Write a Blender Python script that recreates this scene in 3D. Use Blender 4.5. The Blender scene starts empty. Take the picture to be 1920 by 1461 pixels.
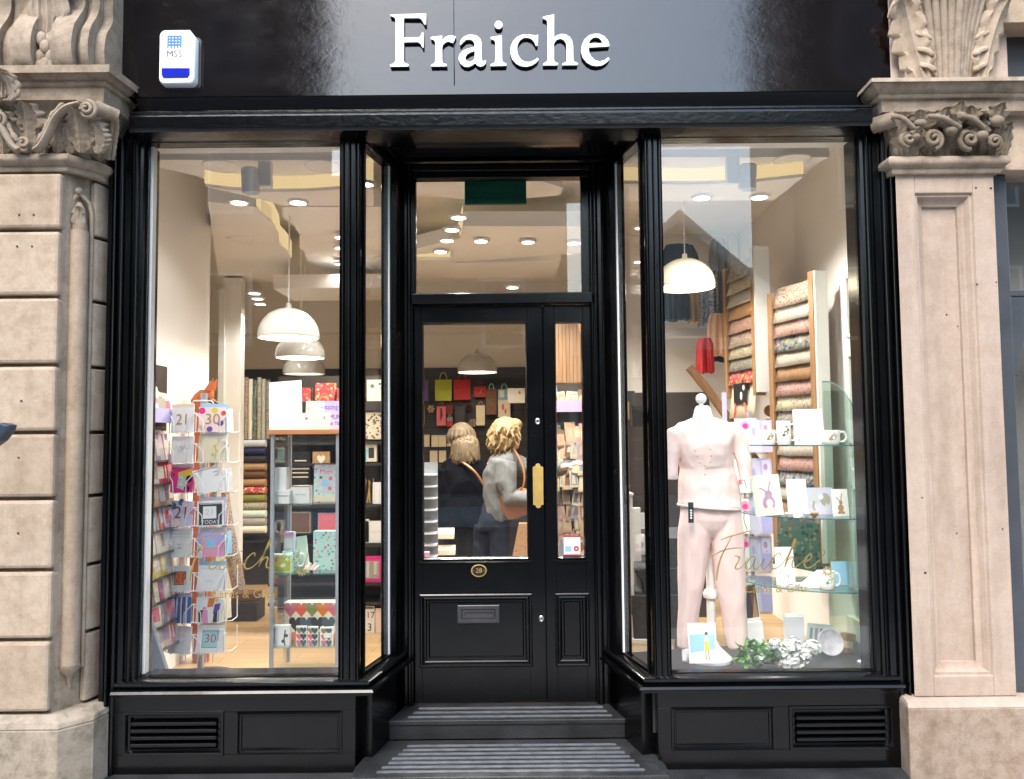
import bpy, bmesh, math, random
from math import sin, cos, pi, radians as R
from mathutils import Vector, Matrix
random.seed(7)
S = bpy.context.scene
COL = S.collection
# ------------------------------------------------------------------ camera
F_PX, CAM = 1493.0, Vector((0, -3.7, 1.6))
_p, _r = R(3.307), R(-0.526)
_fw = Vector((0, cos(_p), sin(_p))); _ri0 = Vector((1, 0, 0)); _up0 = _ri0.cross(_fw)
_ri = _ri0*cos(_r) + _up0*sin(_r); _up = _up0*cos(_r) - _ri0*sin(_r)
cd = bpy.data.cameras.new("camera"); cam = bpy.data.objects.new("camera", cd); COL.objects.link(cam)
cd.sensor_width = 36; cd.lens = 36*F_PX/1920; cd.clip_start = .05; cd.clip_end = 400
cam.matrix_world = Matrix(((_ri.x, _up.x, -_fw.x, CAM.x), (_ri.y, _up.y, -_fw.y, CAM.y), (_ri.z, _up.z, -_fw.z, CAM.z), (0, 0, 0, 1)))
S.camera = cam
# ------------------------------------------------------------------ sky, sun, exposure
SUN_EL, SUN_AZ = R(50), R(200)          # azimuth from +Y, clockwise
w = bpy.data.worlds.new("World"); S.world = w; w.use_nodes = True
nt = w.node_tree; bg = nt.nodes["Background"]
sky = nt.nodes.new("ShaderNodeTexSky"); sky.sky_type = 'NISHITA'; sky.sun_disc = False
sky.sun_elevation = SUN_EL; sky.sun_rotation = SUN_AZ; sky.air_density = 1.6; sky.dust_density = 2.2; sky.ozone_density = 2.0
nt.links.new(sky.outputs[0], bg.inputs[0]); bg.inputs[1].default_value = .15
sl = bpy.data.lights.new("sun", 'SUN'); so = bpy.data.objects.new("sun", sl); COL.objects.link(so)
sl.energy = .8; sl.angle = R(25); sl.color = (1, .96, .9)
sd = Vector((sin(SUN_AZ)*cos(SUN_EL), cos(SUN_AZ)*cos(SUN_EL), sin(SUN_EL)))
so.rotation_euler = sd.to_track_quat('Z', 'Y').to_euler(); so.location = sd*30
S.view_settings.view_transform = 'Standard'; S.view_settings.look = 'None'
S.view_settings.exposure = 2.1; S.view_settings.gamma = 1
cy = S.cycles
cy.use_denoising = True; cy.max_bounces = 8; cy.diffuse_bounces = 4; cy.glossy_bounces = 4
cy.transparent_max_bounces = 24; cy.transmission_bounces = 6; cy.sample_clamp_indirect = 6; cy.caustics_reflective = False; cy.caustics_refractive = False

def at(px, py, y):
    """the point at depth plane y seen at pixel (px, py) of the 1920 x 1461 photograph"""
    v = _fw + _ri*((px-960)/F_PX) - _up*((py-730.5)/F_PX)
    return CAM + v*((y-CAM.y)/v.y)
# ------------------------------------------------------------------ materials
M = {}
def nodes(name):
    m = bpy.data.materials.new(name); m.use_nodes = True; M[name] = m
    t = m.node_tree; return m, t, t.nodes["Principled BSDF"]
def c4(c): return (c[0], c[1], c[2], 1)
def tex(t, scale, detail=4, rough=.55, stretch=None, kind='Noise'):
    n = t.nodes.new("ShaderNodeTex"+kind); n.inputs['Scale'].default_value = scale
    if kind == 'Noise': n.inputs['Detail'].default_value = detail; n.inputs['Roughness'].default_value = rough
    tc = t.nodes.new("ShaderNodeTexCoord"); mp = t.nodes.new("ShaderNodeMapping")
    if stretch: mp.inputs['Scale'].default_value = stretch
    t.links.new(tc.outputs['Object'], mp.inputs[0]); t.links.new(mp.outputs[0], n.inputs['Vector'])
    return n
def ramp(t, src, stops, const=False):
    r = t.nodes.new("ShaderNodeValToRGB"); e = r.color_ramp
    while len(e.elements) < len(stops): e.elements.new(.5)
    for el, (p, c) in zip(e.elements, stops): el.position = p; el.color = c4(c) if len(c) == 3 else c
    if const: e.interpolation = 'CONSTANT'
    t.links.new(src, r.inputs[0]); return r
def bump(t, b, src, strength, dist=.01):
    n = t.nodes.new("ShaderNodeBump"); n.inputs['Strength'].default_value = strength; n.inputs['Distance'].default_value = dist
    t.links.new(src, n.inputs['Height']); t.links.new(n.outputs[0], b.inputs['Normal']); return n
def pm(name, col, rough=.5, var=.1, scale=6, bmp=0, bscale=60, spec=.5, metal=0, coat=0, stretch=None, bdist=.004, rvar=0, col2=None):
    m, t, b = nodes(name)
    c2 = col2 or tuple(min(1, x*(1+var)) for x in col); c1 = tuple(x*(1-var) for x in col) if not col2 else col
    n = tex(t, scale, stretch=stretch); r = ramp(t, n.outputs[0], [(.3, c1), (.7, c2)])
    t.links.new(r.outputs[0], b.inputs['Base Color'])
    b.inputs['Roughness'].default_value = rough; b.inputs['Metallic'].default_value = metal
    b.inputs['Specular IOR Level'].default_value = spec; b.inputs['Coat Weight'].default_value = coat
    if rvar:
        rr = ramp(t, tex(t, scale*2.3, stretch=stretch).outputs[0], [(.3, (rough-rvar,)*3), (.7, (rough+rvar,)*3)]); t.links.new(rr.outputs[0], b.inputs['Roughness'])
    if bmp: bump(t, b, tex(t, bscale, stretch=stretch).outputs[0], bmp, bdist)
    return m
def wood(name, a, b_, rough=.4, scale=3, stretch=(1, 14, 14)):
    m, t, b = nodes(name)
    n = tex(t, scale, 6, .6, stretch); r = ramp(t, n.outputs[0], [(.3, a), (.72, b_)])
    t.links.new(r.outputs[0], b.inputs['Base Color']); b.inputs['Roughness'].default_value = rough
    bump(t, b, n.outputs[0], .15, .002); return m
def emit(name, col, s):
    m = bpy.data.materials.new(name); m.use_nodes = True; t = m.node_tree; M[name] = m
    t.nodes.remove(t.nodes["Principled BSDF"]); e = t.nodes.new("ShaderNodeEmission")
    e.inputs[0].default_value = c4(col); e.inputs[1].default_value = s
    t.links.new(e.outputs[0], t.nodes["Material Output"].inputs[0])
def glass(name, tint=(.97, .985, .98), f0=.04, rough=0):
    m = bpy.data.materials.new(name); m.use_nodes = True; t = m.node_tree; M[name] = m
    t.nodes.remove(t.nodes["Principled BSDF"])
    lw = t.nodes.new("ShaderNodeLayerWeight"); lw.inputs[0].default_value = .5
    p = t.nodes.new("ShaderNodeMath"); p.operation = 'POWER'; p.inputs[1].default_value = 5
    q = t.nodes.new("ShaderNodeMath"); q.operation = 'MULTIPLY_ADD'; q.inputs[1].default_value = 1-f0; q.inputs[2].default_value = f0
    t.links.new(lw.outputs['Facing'], p.inputs[0]); t.links.new(p.outputs[0], q.inputs[0])
    tr = t.nodes.new("ShaderNodeBsdfTransparent"); tr.inputs[0].default_value = c4(tint)
    g = t.nodes.new("ShaderNodeBsdfGlossy"); g.inputs['Roughness'].default_value = rough
    mx = t.nodes.new("ShaderNodeMixShader"); t.links.new(q.outputs[0], mx.inputs[0])
    t.links.new(tr.outputs[0], mx.inputs[1]); t.links.new(g.outputs[0], mx.inputs[2]); t.links.new(mx.outputs[0], t.nodes["Material Output"].inputs[0])
def dots(name, base, cols, scale=30, size=.35, rough=.55, feature=True, stretch=None):
    """printed paper: coloured blots of voronoi cells on a base colour"""
    if name.startswith('paper'): base = tuple(x*.62 for x in base); cols = [tuple(.40*x+.2*y for x, y in zip(c, base)) for c in cols]
    m, t, b = nodes(name)
    v = tex(t, scale, kind='Voronoi', stretch=stretch)
    msk = ramp(t, v.outputs['Distance'], [(0, (1, 1, 1)), (size, (0, 0, 0))], True)
    sep = t.nodes.new("ShaderNodeSeparateColor"); t.links.new(v.outputs['Color'], sep.inputs[0])
    k = len(cols); cr = ramp(t, sep.outputs[0], [(i/k, c) for i, c in enumerate(cols)], True)
    mx = t.nodes.new("ShaderNodeMix"); mx.data_type = 'RGBA'
    t.links.new(msk.outputs[0], mx.inputs[0]); mx.inputs[6].default_value = c4(base); t.links.new(cr.outputs[0], mx.inputs[7])
    t.links.new(mx.outputs[2], b.inputs['Base Color']); b.inputs['Roughness'].default_value = rough
def lin(h):
    h = h.lstrip('#'); c = [int(h[i:i+2], 16)/255 for i in (0, 2, 4)]
    return tuple(x/12.92 if x <= .04045 else ((x+.055)/1.055)**2.4 for x in c)
PAL = dict(white='f0f0ee', cream='ece2cc', ivory='e2d6ba', black='141416', charcoal='34343a', grey='8c8f92', palegrey='c9ccd0', pink='e79cc0', hotpink='e0308c', rose='d87080',
  red='c02028', orange='e07a30', yellow='e8c84a', gold='b08c3c', lime='b4c02c', green='3c7a50', mint='bfe0d4', palegreen='d6e6d2', teal='2e6a70', sky='9cc8e8', blue='3c78b8', navy='262c50',
  lilac='b8b0e0', purple='6a4a9c', lavender='d2cce4', mauve='b090b0', brown='6a4a34', tan='b08a60', peach='eac0a0', coral='e8604a', kraft='a87c50', olive='8c8a4a', slate='4a5a68', blush='f0d8d0', darkred='7c1c24', aqua='8ed0d4', stonegrey='a8a296')
def mat(n):
    if n not in M: pm(n, lin(PAL[n]), rough=.55, var=.03, scale=20)
    return M[n]
def build_materials():
    # glossy black paint, brushed on
    m, t, b = nodes('black_paint'); b.inputs['Base Color'].default_value = (.0012, .0013, .0016, 1)
    n = tex(t, 26, 5, .6, (1, 1, .25)); n2 = tex(t, 3, 3)
    r = ramp(t, n2.outputs[0], [(.3, (.13,)*3), (.75, (.3,)*3)]); t.links.new(r.outputs[0], b.inputs['Roughness'])
    bump(t, b, n.outputs[0], .22, .003)
    d = tex(t, 55, 2); d2 = ramp(t, d.outputs[0], [(.70, (.0012, .0013, .0016)), (.79, (.014, .014, .013))]); t.links.new(d2.outputs[0], b.inputs['Base Color']); b.inputs['Specular IOR Level'].default_value = .33
    m, t, b = nodes('granite')
    n = tex(t, 260, 2); r = ramp(t, n.outputs[0], [(.4, (.010, .0105, .011)), (.62, (.028, .029, .031)), (.75, (.10, .10, .104))])
    d = tex(t, 5, 5); dr = ramp(t, d.outputs[0], [(.35, (.55,)*3), (.7, (1.5,)*3)])
    mx = t.nodes.new("ShaderNodeMix"); mx.data_type = 'RGBA'; mx.blend_type = 'MULTIPLY'; mx.inputs[0].default_value = 1
    t.links.new(r.outputs[0], mx.inputs[6]); t.links.new(dr.outputs[0], mx.inputs[7]); t.links.new(mx.outputs[2], b.inputs['Base Color'])
    rr = ramp(t, d.outputs[0], [(.3, (.3,)*3), (.7, (.55,)*3)]); t.links.new(rr.outputs[0], b.inputs['Roughness'])
    m, t, b = nodes('brushed_black'); b.inputs['Base Color'].default_value = (.0012, .0013, .0016, 1); b.inputs['Roughness'].default_value = .16
    bump(t, b, tex(t, 34, 6, .7, (.8, 1, 1.2)).outputs[0], .32, .007)
    # fascia board: near black with a brown cast, very glossy, brush marks
    m, t, b = nodes('fascia_paint'); b.inputs['Base Color'].default_value = (.0040, .0020, .0020, 1)
    n = tex(t, 5.5, 6, .65, (1, 1, 1.6)); n2 = tex(t, 60, 4, .6, (1, 1, .3))
    r = ramp(t, n.outputs[0], [(.3, (.05,)*3), (.72, (.15,)*3)]); t.links.new(r.outputs[0], b.inputs['Roughness'])
    ad = t.nodes.new("ShaderNodeMath"); ad.operation = 'MULTIPLY_ADD'; ad.inputs[1].default_value = .012
    t.links.new(n2.outputs[0], ad.inputs[0]); t.links.new(n.outputs[0], ad.inputs[2])
    bump(t, b, ad.outputs[0], .09, .02); b.inputs['Specular IOR Level'].default_value = .5; b.inputs['Coat Weight'].default_value = .7; b.inputs['Coat Roughness'].default_value = .08
    def stone(name, a, b_, stain, pits=.5):
        m, t, b = nodes(name)
        big = tex(t, 2.6, 6, .6); fine = tex(t, 90, 3); med = tex(t, 14, 5, .65)
        r = ramp(t, big.outputs[0], [(.28, a), (.5, tuple((x+y)/2 for x, y in zip(a, b_))), (.74, b_)])
        sr = ramp(t, med.outputs[0], [(.36, stain), (.56, (1, 1, 1))])
        mx = t.nodes.new("ShaderNodeMix"); mx.data_type = 'RGBA'; mx.blend_type = 'MULTIPLY'; mx.inputs[0].default_value = .55
        t.links.new(r.outputs[0], mx.inputs[6]); t.links.new(sr.outputs[0], mx.inputs[7])
        fr = ramp(t, fine.outputs[0], [(.3, (.93,)*3), (.7, (1.06,)*3)])
        mx2 = t.nodes.new("ShaderNodeMix"); mx2.data_type = 'RGBA'; mx2.blend_type = 'MULTIPLY'; mx2.inputs[0].default_value = 1
        t.links.new(mx.outputs[2], mx2.inputs[6]); t.links.new(fr.outputs[0], mx2.inputs[7])
        oi = t.nodes.new("ShaderNodeObjectInfo"); orr = ramp(t, oi.outputs['Random'], [(0, (.9, .89, .87)), (1, (1.06, 1.06, 1.07))])
        st = tex(t, 3.2, 5, .6, (2.2, 2.2, .35)); str_ = ramp(t, st.outputs[0], [(.34, (.74, .72, .70)), (.5, (1, 1, 1))])
        last = mx2.outputs[2]
        for q, f_ in ((orr, 1), (str_, .7)):
            m3 = t.nodes.new("ShaderNodeMix"); m3.data_type = 'RGBA'; m3.blend_type = 'MULTIPLY'; m3.inputs[0].default_value = f_
            t.links.new(last, m3.inputs[6]); t.links.new(q.outputs[0], m3.inputs[7]); last = m3.outputs[2]
        t.links.new(last, b.inputs['Base Color']); b.inputs['Roughness'].default_value = .9; b.inputs['Specular IOR Level'].default_value = .2
        ad = t.nodes.new("ShaderNodeMath"); ad.operation = 'MULTIPLY_ADD'; ad.inputs[1].default_value = .3
        t.links.new(fine.outputs[0], ad.inputs[0]); t.links.new(med.outputs[0], ad.inputs[2])
        bump(t, b, ad.outputs[0], pits, .006)
    stone('sandstone', (.37, .287, .21), (.45, .36, .275), (.70, .65, .59))
    stone('pink_sandstone', (.405, .32, .262), (.465, .375, .312), (.86, .82, .78), .2)
    stone('carved_sandstone', (.28, .222, .167), (.41, .33, .255), (.42, .39, .35), .5)
    stone('sooty_sandstone', (.17, .135, .10), (.31, .25, .19), (.4, .37, .33), .6)
    stone('weathered_base', (.24, .205, .155), (.37, .305, .235), (.4, .37, .31), .7)
    stone('red_base', (.30, .24, .19), (.39, .295, .235), (.48, .42, .34), .6)
    glass('window_glass', (.985, .99, .985), .056); glass('shelf_glass', (.8, .92, .88), .05); glass('clear_glass', (.97, .98, .98), .05); glass('acrylic', (.9, .9, .93), .05)
    pm('white_paint', (.78, .78, .76), .4, .03); pm('white_metal', (.82, .82, .82), .3, .02); pm('enamel', (.6, .585, .53), .12, .01, coat=.6)
    pm('plaster', (.86, .83, .79), .8, .035, 2); pm('wall_cream', (.84, .81, .765), .8, .04, 2, .1, 40); pm('panel_white', (.72, .72, .68), .5, .02)
    pm('slatwall', (.035, .028, .026), .45, .2, 4); pm('dark_shelf', (.03, .03, .033), .4, .2)
    pm('carpet', (.05, .052, .055), .95, .25, 40, .5, 300); pm('grey_floor', (.13, .135, .14), .5, .15)
    wood('oak', (.24, .13, .06), (.36, .21, .10), .4, 3, (12, 12, 1)); wood('cabinet_wood', (.50, .20, .075), (.60, .27, .12), .35, 3, (1, 10, 10))
    wood('pine', (.17, .09, .04), (.28, .16, .08), .45, 3, (12, 12, 1)); wood('newel_wood', (.42, .22, .09), (.55, .32, .15), .35, 3, (12, 12, 1))
    m, t, b = nodes('wood_floor')
    br = tex(t, 1, kind='Brick'); br.inputs['Scale'].default_value = 1; br.inputs['Brick Width'].default_value = .9; br.inputs['Row Height'].default_value = .11
    br.inputs['Mortar Size'].default_value = .002; br.inputs['Color1'].default_value = (.42, .27, .125, 1); br.inputs['Color2'].default_value = (.50, .33, .16, 1); br.inputs['Mortar'].default_value = (.2, .11, .05, 1)
    t.links.new(br.outputs[0], b.inputs['Base Color']); b.inputs['Roughness'].default_value = .4
    pm('brass', (.50, .335, .10), .36, .18, 10, .1, 200, metal=.35, rvar=.08); pm('gold_leaf', (.46, .33, .10), .42, .1, metal=.5)
    pm('steel', (.55, .56, .58), .3, .05, metal=1); pm('alu', (.50, .53, .57), .35, .05, metal=.6); pm('dark_metal', (.06, .06, .065), .4, .2, metal=.5)
    pm('letter_white', (.86, .87, .86), .35, .02); pm('letter_back', (.02, .02, .022), .4, .1)
    pm('box_white', (.85, .86, .87), .35, .01); pm('blue_lens', (.01, .02, .35), .12, .1, coat=.5); pm('grip_strip', (.10, .105, .117), .6, .3, 20, .3, 200)
    pm('exit_green', (.0, .085, .048), .5, .08); pm('plaque_black', (.01, .01, .01), .3)
    pm('dish_grey', (.42, .41, .46), .4, .25, 30); pm('enamel_glow', (.8, .74, .58), .15, .02, coat=.5); M['enamel_glow'].node_tree.nodes['Principled BSDF'].inputs['Emission Color'].default_value = (1, .84, .55, 1); M['enamel_glow'].node_tree.nodes['Principled BSDF'].inputs['Emission Strength'].default_value = .06; pm('knit_pink', (.84, .66, .605), .9, .03, 30, .2, 8, bdist=.025, stretch=(1, 1, .8)); pm('trouser_pink', (.84, .63, .57), .9, .04, 8, .3, 12, bdist=.02, stretch=(1.6, 1.6, .55)); pm('form_white', (.80, .79, .77), .45, .02)
    pm('knit_grey', (.155, .157, .153), .95, .12, 24, .5, 260, bdist=.003); pm('denim', (.006, .009, .024), .85, .3, 20, .2, 300); pm('coat_black', (.004, .004, .006), .9, .3, spec=.1)
    pm('skin', (.58, .36, .27), .55, .06); pm('hair_blonde', (.25, .165, .068), .5, .35, 30, .6, 80, stretch=(2, 2, .5), bdist=.01); pm('hair_ash', (.16, .112, .06), .5, .3, 30, .6, 80, stretch=(2, 2, .5), bdist=.01)
    pm('hair_brown', (.115, .078, .04), .55, .3, 30, .6, 80, stretch=(2, 2, .5), bdist=.01); pm('leather', (.32, .13, .05), .45, .2, 8); pm('fox_orange', (.42, .10, .03), .6, .15, 12)
    pm('leaf_green', (.10, .26, .05), .6, .4, 30); pm('petal', (.82, .84, .80), .7, .04, 40)
    pm('road', (.075, .075, .077), .9, .2, 30, .3, 200); pm('paving', (.36, .35, .335), .85, .15, 3, .2, 60)
    pm('opposite_stone', (.19, .18, .165), .9, .15, 1.5); pm('opposite_dark', (.10, .082, .078), .9, .2, 1.5); pm('opposite_render', (.46, .45, .43), .85, .15, 1.5); pm('slate_roof', (.06, .065, .075), .7, .2, 8); pm('opposite_white', (.6, .6, .58), .8, .05); pm('opposite_glass', (.03, .035, .04), .05, .1)
    pm('shop_grey', (.05, .056, .065), .35, .15); pm('navy_paint', (.03, .045, .07), .3, .1); pm('mdf', (.33, .35, .40), .6, .05)
    emit('lamp_white', (1, .93, .82), 5); emit('cove_glow', (1, .74, .38), .21); emit('sconce_glow', (1, .82, .55), 3)
    dots('paper_floral', lin('d8c4b0'), [lin('b06070'), lin('7c8c6a'), lin('c89870'), lin('80605c')], 76, .45)
    dots('paper_script', lin('e0d8c8'), [lin('3a3632'), lin('55504a'), lin('8a8278')], 85, .25)
    dots('paper_pink', lin('d8aca0'), [lin('b06a6a'), lin('e0c4b4'), lin('9a8a6a')], 72, .4)
    dots('paper_bright', lin('8fb0b4'), [lin('d8b040'), lin('c84a50'), lin('3e4470'), lin('e8e0d0')], 45, .55)
    dots('paper_kraft', lin('c09468'), [lin('4a3828'), lin('7a5a40')], 76, .25)
    dots('paper_green', lin('6a9080'), [lin('c08060'), lin('d0c8a8'), lin('3e6a60')], 41, .5)
    dots('paper_cream', lin('e0d6b8'), [lin('b04a44'), lin('4e6a5a'), lin('3a3a3a')], 60, .3)
    dots('paper_grey', lin('b4b0a4'), [lin('807868'), lin('d8d4c8'), lin('96907e')], 68, .5)
    dots('mint_floral', lin('bfe2dc'), [lin('d8606c'), lin('58988c'), lin('e8b4a8'), lin('7cb8b8')], 55, .35)
    dots('hound', lin('8c94a4'), [lin('3c4454'), lin('c4c8d0')], 60, .45); dots('liberty', lin('d6cdb4'), [lin('5c4438'), lin('8c6a50'), lin('403a34')], 50, .4)
    dots('bag_red', lin('b84450'), [lin('e0b060'), lin('d87080'), lin('e8d0a0')], 45, .45); dots('wine_bag', lin('7a5236'), [lin('583820'), lin('8e6442')], 60, .4)
# ------------------------------------------------------------------ mesh helpers
class MB:
    def __init__(s): s.v = []; s.f = []; s.m = []; s.mats = []
    def mi(s, n):
        if n not in s.mats: s.mats.append(n)
        return s.mats.index(n)
    def add(s, vs, fs, m, X=None):
        k = len(s.v); i = s.mi(m)
        s.v += [tuple(X @ Vector(v)) for v in vs] if X else [tuple(v) for v in vs]
        s.f += [tuple(a+k for a in f) for f in fs]; s.m += [i]*len(fs); return s
    def box(s, x0, x1, y0, y1, z0, z1, m, X=None):
        return s.add([(x0, y0, z0), (x1, y0, z0), (x1, y1, z0), (x0, y1, z0), (x0, y0, z1), (x1, y0, z1), (x1, y1, z1), (x0, y1, z1)],
              [(0, 3, 2, 1), (4, 5, 6, 7), (0, 1, 5, 4), (1, 2, 6, 5), (2, 3, 7, 6), (3, 0, 4, 7)], m, X)
    def prism(s, pts, a, b, m, X=None, axis='z'):
        """outline extruded from a to b; axis z: pts are (x, y); axis y: pts are (x, z); axis x: pts are (y, z)"""
        n = len(pts); g = {'z': lambda p, h: (p[0], p[1], h), 'y': lambda p, h: (p[0], h, p[1]), 'x': lambda p, h: (h, p[0], p[1])}[axis]
        vs = [g(p, a) for p in pts]+[g(p, b) for p in pts]
        fs = [tuple(range(n))[::-1], tuple(range(n, 2*n))]+[(i, (i+1) % n, n+(i+1) % n, n+i) for i in range(n)]
        ar = sum(pts[i][0]*pts[(i+1) % n][1]-pts[(i+1) % n][0]*pts[i][1] for i in range(n))
        if (ar < 0) != (axis == 'y') != (b < a): fs = [f[::-1] for f in fs]
        return s.add(vs, fs, m, X)
    def loft(s, rings, m, cap=True, X=None, closed=True):
        n = len(rings[0]); vs = [p for r in rings for p in r]; fs = []
        for k in range(len(rings)-1):
            for i in range(n if closed else n-1):
                j = (i+1) % n; fs.append((k*n+i, k*n+j, (k+1)*n+j, (k+1)*n+i))
        if cap: fs += [tuple(range(n))[::-1], tuple(range((len(rings)-1)*n, len(rings)*n))]
        return s.add(vs, fs, m, X)
    def lathe(s, prof, m, c=(0, 0, 0), n=24, X=None, cap=True, sx=1, sy=1):
        return s.loft([[(c[0]+r*sx*cos(2*pi*i/n), c[1]+r*sy*sin(2*pi*i/n), c[2]+z) for i in range(n)] for r, z in prof], m, cap, X)
    def tube(s, pts, r, m, n=8, X=None, flat=None):
        pts = [Vector(p) for p in pts]; k = len(pts); rings = []; ref = None
        for i, p in enumerate(pts):
            d = (pts[min(i+1, k-1)]-pts[max(i-1, 0)])
            if d.length < 1e-9: d = Vector((0, 0, 1))
            d.normalize()
            if ref is None: ref = Vector((0, 1, 0)) if abs(d.y) < .9 else Vector((1, 0, 0))
            a = (ref-d*ref.dot(d)); a.normalize(); ref = a; b = d.cross(a)
            q = r[i] if isinstance(r, (list, tuple)) else r; fa = flat if flat else 1
            rings.append([tuple(p+(a*cos(2*pi*j/n)*fa+b*sin(2*pi*j/n))*q) for j in range(n)])
        return s.loft(rings, m, True, X)
    def ball(s, c, r, m, n=16, k=10, X=None):
        rx, ry, rz = r if isinstance(r, (list, tuple)) else (r, r, r)
        return s.loft([[(c[0]+rx*sin(pi*j/k)*cos(2*pi*i/n), c[1]+ry*sin(pi*j/k)*sin(2*pi*i/n), c[2]-rz*cos(pi*j/k)) for i in range(n)] for j in [.05]+list(range(1, k))+[k-.05]], m, True, X)
    def mould(s, path, prof, m, closed=False):
        """profile (out, z) swept along a plan path, mitred; 'out' is to the right of travel"""
        P = [Vector((p[0], p[1])) for p in path]; k = len(P); ring = []
        for i in range(k):
            ds = []
            if i > 0 or closed: ds.append((P[i]-P[i-1]).normalized())
            if i < k-1 or closed: ds.append((P[(i+1) % k]-P[i]).normalized())
            ns = [Vector((d.y, -d.x)) for d in ds]; nn = sum(ns, Vector((0, 0))); nn.normalize(); f = 1/max(.3, nn.dot(ns[0]))
            ring.append([(P[i].x+nn.x*o*f, P[i].y+nn.y*o*f, z) for o, z in prof])
        if closed: ring.append(ring[0])
        return s.loft(ring, m, not closed)
    def ring(s, x0, x1, z0, z1, prof, m, X=None):
        """picture-frame moulding round a rectangle in the x-z plane; profile (inset, y)"""
        rs = []
        for o, y in prof: rs.append([(x0+o, y, z0+o), (x1-o, y, z0+o), (x1-o, y, z1-o), (x0+o, y, z1-o)])
        return s.loft(rs, m, False, X)
    def build(s, name, parent=None, bev=0, smooth=None, kind=None, loc=None):
        me = bpy.data.meshes.new(name); me.from_pydata(s.v, [], s.f)
        for n in s.mats: me.materials.append(mat(n))
        me.polygons.foreach_set('material_index', s.m); me.update()
        return link(name, me, parent, bev, smooth)
def link(name, me, parent=None, bev=0, smooth=None):
    o = bpy.data.objects.new(name, me); COL.objects.link(o)
    bm = bmesh.new(); bm.from_mesh(me); bmesh.ops.recalc_face_normals(bm, faces=bm.faces); bm.to_mesh(me); bm.free()
    if smooth is not None:
        me.polygons.foreach_set('use_smooth', [True]*len(me.polygons)); me.set_sharp_from_angle(angle=R(smooth))
    if bev:
        b = o.modifiers.new('bevel', 'BEVEL'); b.width = bev; b.segments = 2; b.limit_method = 'ANGLE'; b.angle_limit = R(40)
    if parent: o.parent = parent
    return o
def tag(o, label, cat, group=None, kind=None):
    o['label'] = label; o['category'] = cat
    if group: o['group'] = group
    if kind: o['kind'] = kind
    return o
def thing(name, label, cat, loc=(0, 0, 0), rz=0, group=None):
    o = bpy.data.objects.new(name, None); COL.objects.link(o); o.location = loc; o.rotation_euler = (0, 0, rz); o.empty_display_size = .1
    return tag(o, label, cat, group)
def struct(name, mb, **k):
    o = mb.build(name, **k); o['kind'] = 'structure'; return o
_TX = {}
def text_mesh(s_, extrude=0.0):
    if s_ not in _TX:
        c = bpy.data.curves.new('t', 'FONT'); c.body = s_; c.size = 1; c.align_x = 'CENTER'; c.align_y = 'CENTER'; c.resolution_u = 3
        o = bpy.data.objects.new('t', c); COL.objects.link(o); dg = bpy.context.evaluated_depsgraph_get(); dg.update()
        me = bpy.data.meshes.new_from_object(o.evaluated_get(dg)); _TX[s_] = ([tuple(v.co) for v in me.vertices], [tuple(p.vertices) for p in me.polygons])
        bpy.data.objects.remove(o); bpy.data.meshes.remove(me); bpy.data.curves.remove(c)
    return _TX[s_]
def curve_mesh(contours, depth):
    """closed outlines (with holes) filled and given depth; points in the x-y plane"""
    c = bpy.data.curves.new('c', 'CURVE'); c.dimensions = '2D'; c.fill_mode = 'BOTH'; c.extrude = depth/2
    for pts in contours:
        sp = c.splines.new('POLY'); sp.points.add(len(pts)-1); sp.use_cyclic_u = True
        for p, q in zip(sp.points, pts): p.co = (q[0], q[1], 0, 1)
    o = bpy.data.objects.new('c', c); COL.objects.link(o); dg = bpy.context.evaluated_depsgraph_get(); dg.update()
    me = bpy.data.meshes.new_from_object(o.evaluated_get(dg)); out = ([tuple(v.co) for v in me.vertices], [tuple(p.vertices) for p in me.polygons])
    bpy.data.objects.remove(o); bpy.data.meshes.remove(me); bpy.data.curves.remove(c); return out
def catmull(pts, n=8, closed=False):
    k = len(pts); out = []
    g = (lambda i: pts[i % k]) if closed else (lambda i: pts[max(0, min(k-1, i))])
    for i in range(k if closed else k-1):
        a, b, c, d = g(i-1), g(i), g(i+1), g(i+2)
        for j in range(n):
            t = j/n
            out.append(tuple(.5*(2*b[q]+(c[q]-a[q])*t+(2*a[q]-5*b[q]+4*c[q]-d[q])*t*t+(3*b[q]-a[q]-3*c[q]+d[q])*t**3) for q in range(len(b))))
    if not closed: out.append(tuple(pts[-1]))
    return out
XZ = Matrix(((1, 0, 0, 0), (0, 0, -1, 0), (0, 1, 0, 0), (0, 0, 0, 1)))    # x-y drawing stood up, facing -y
def heart(cx, cy, s_):
    o = []
    for i in range(28):
        t = 2*pi*i/28; o.append((cx+s_*.5*sin(t)**3, cy+s_*(.8125*cos(t)-.3125*cos(2*t)-.125*cos(3*t)-.0625*cos(4*t))*.62))
    return o
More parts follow.
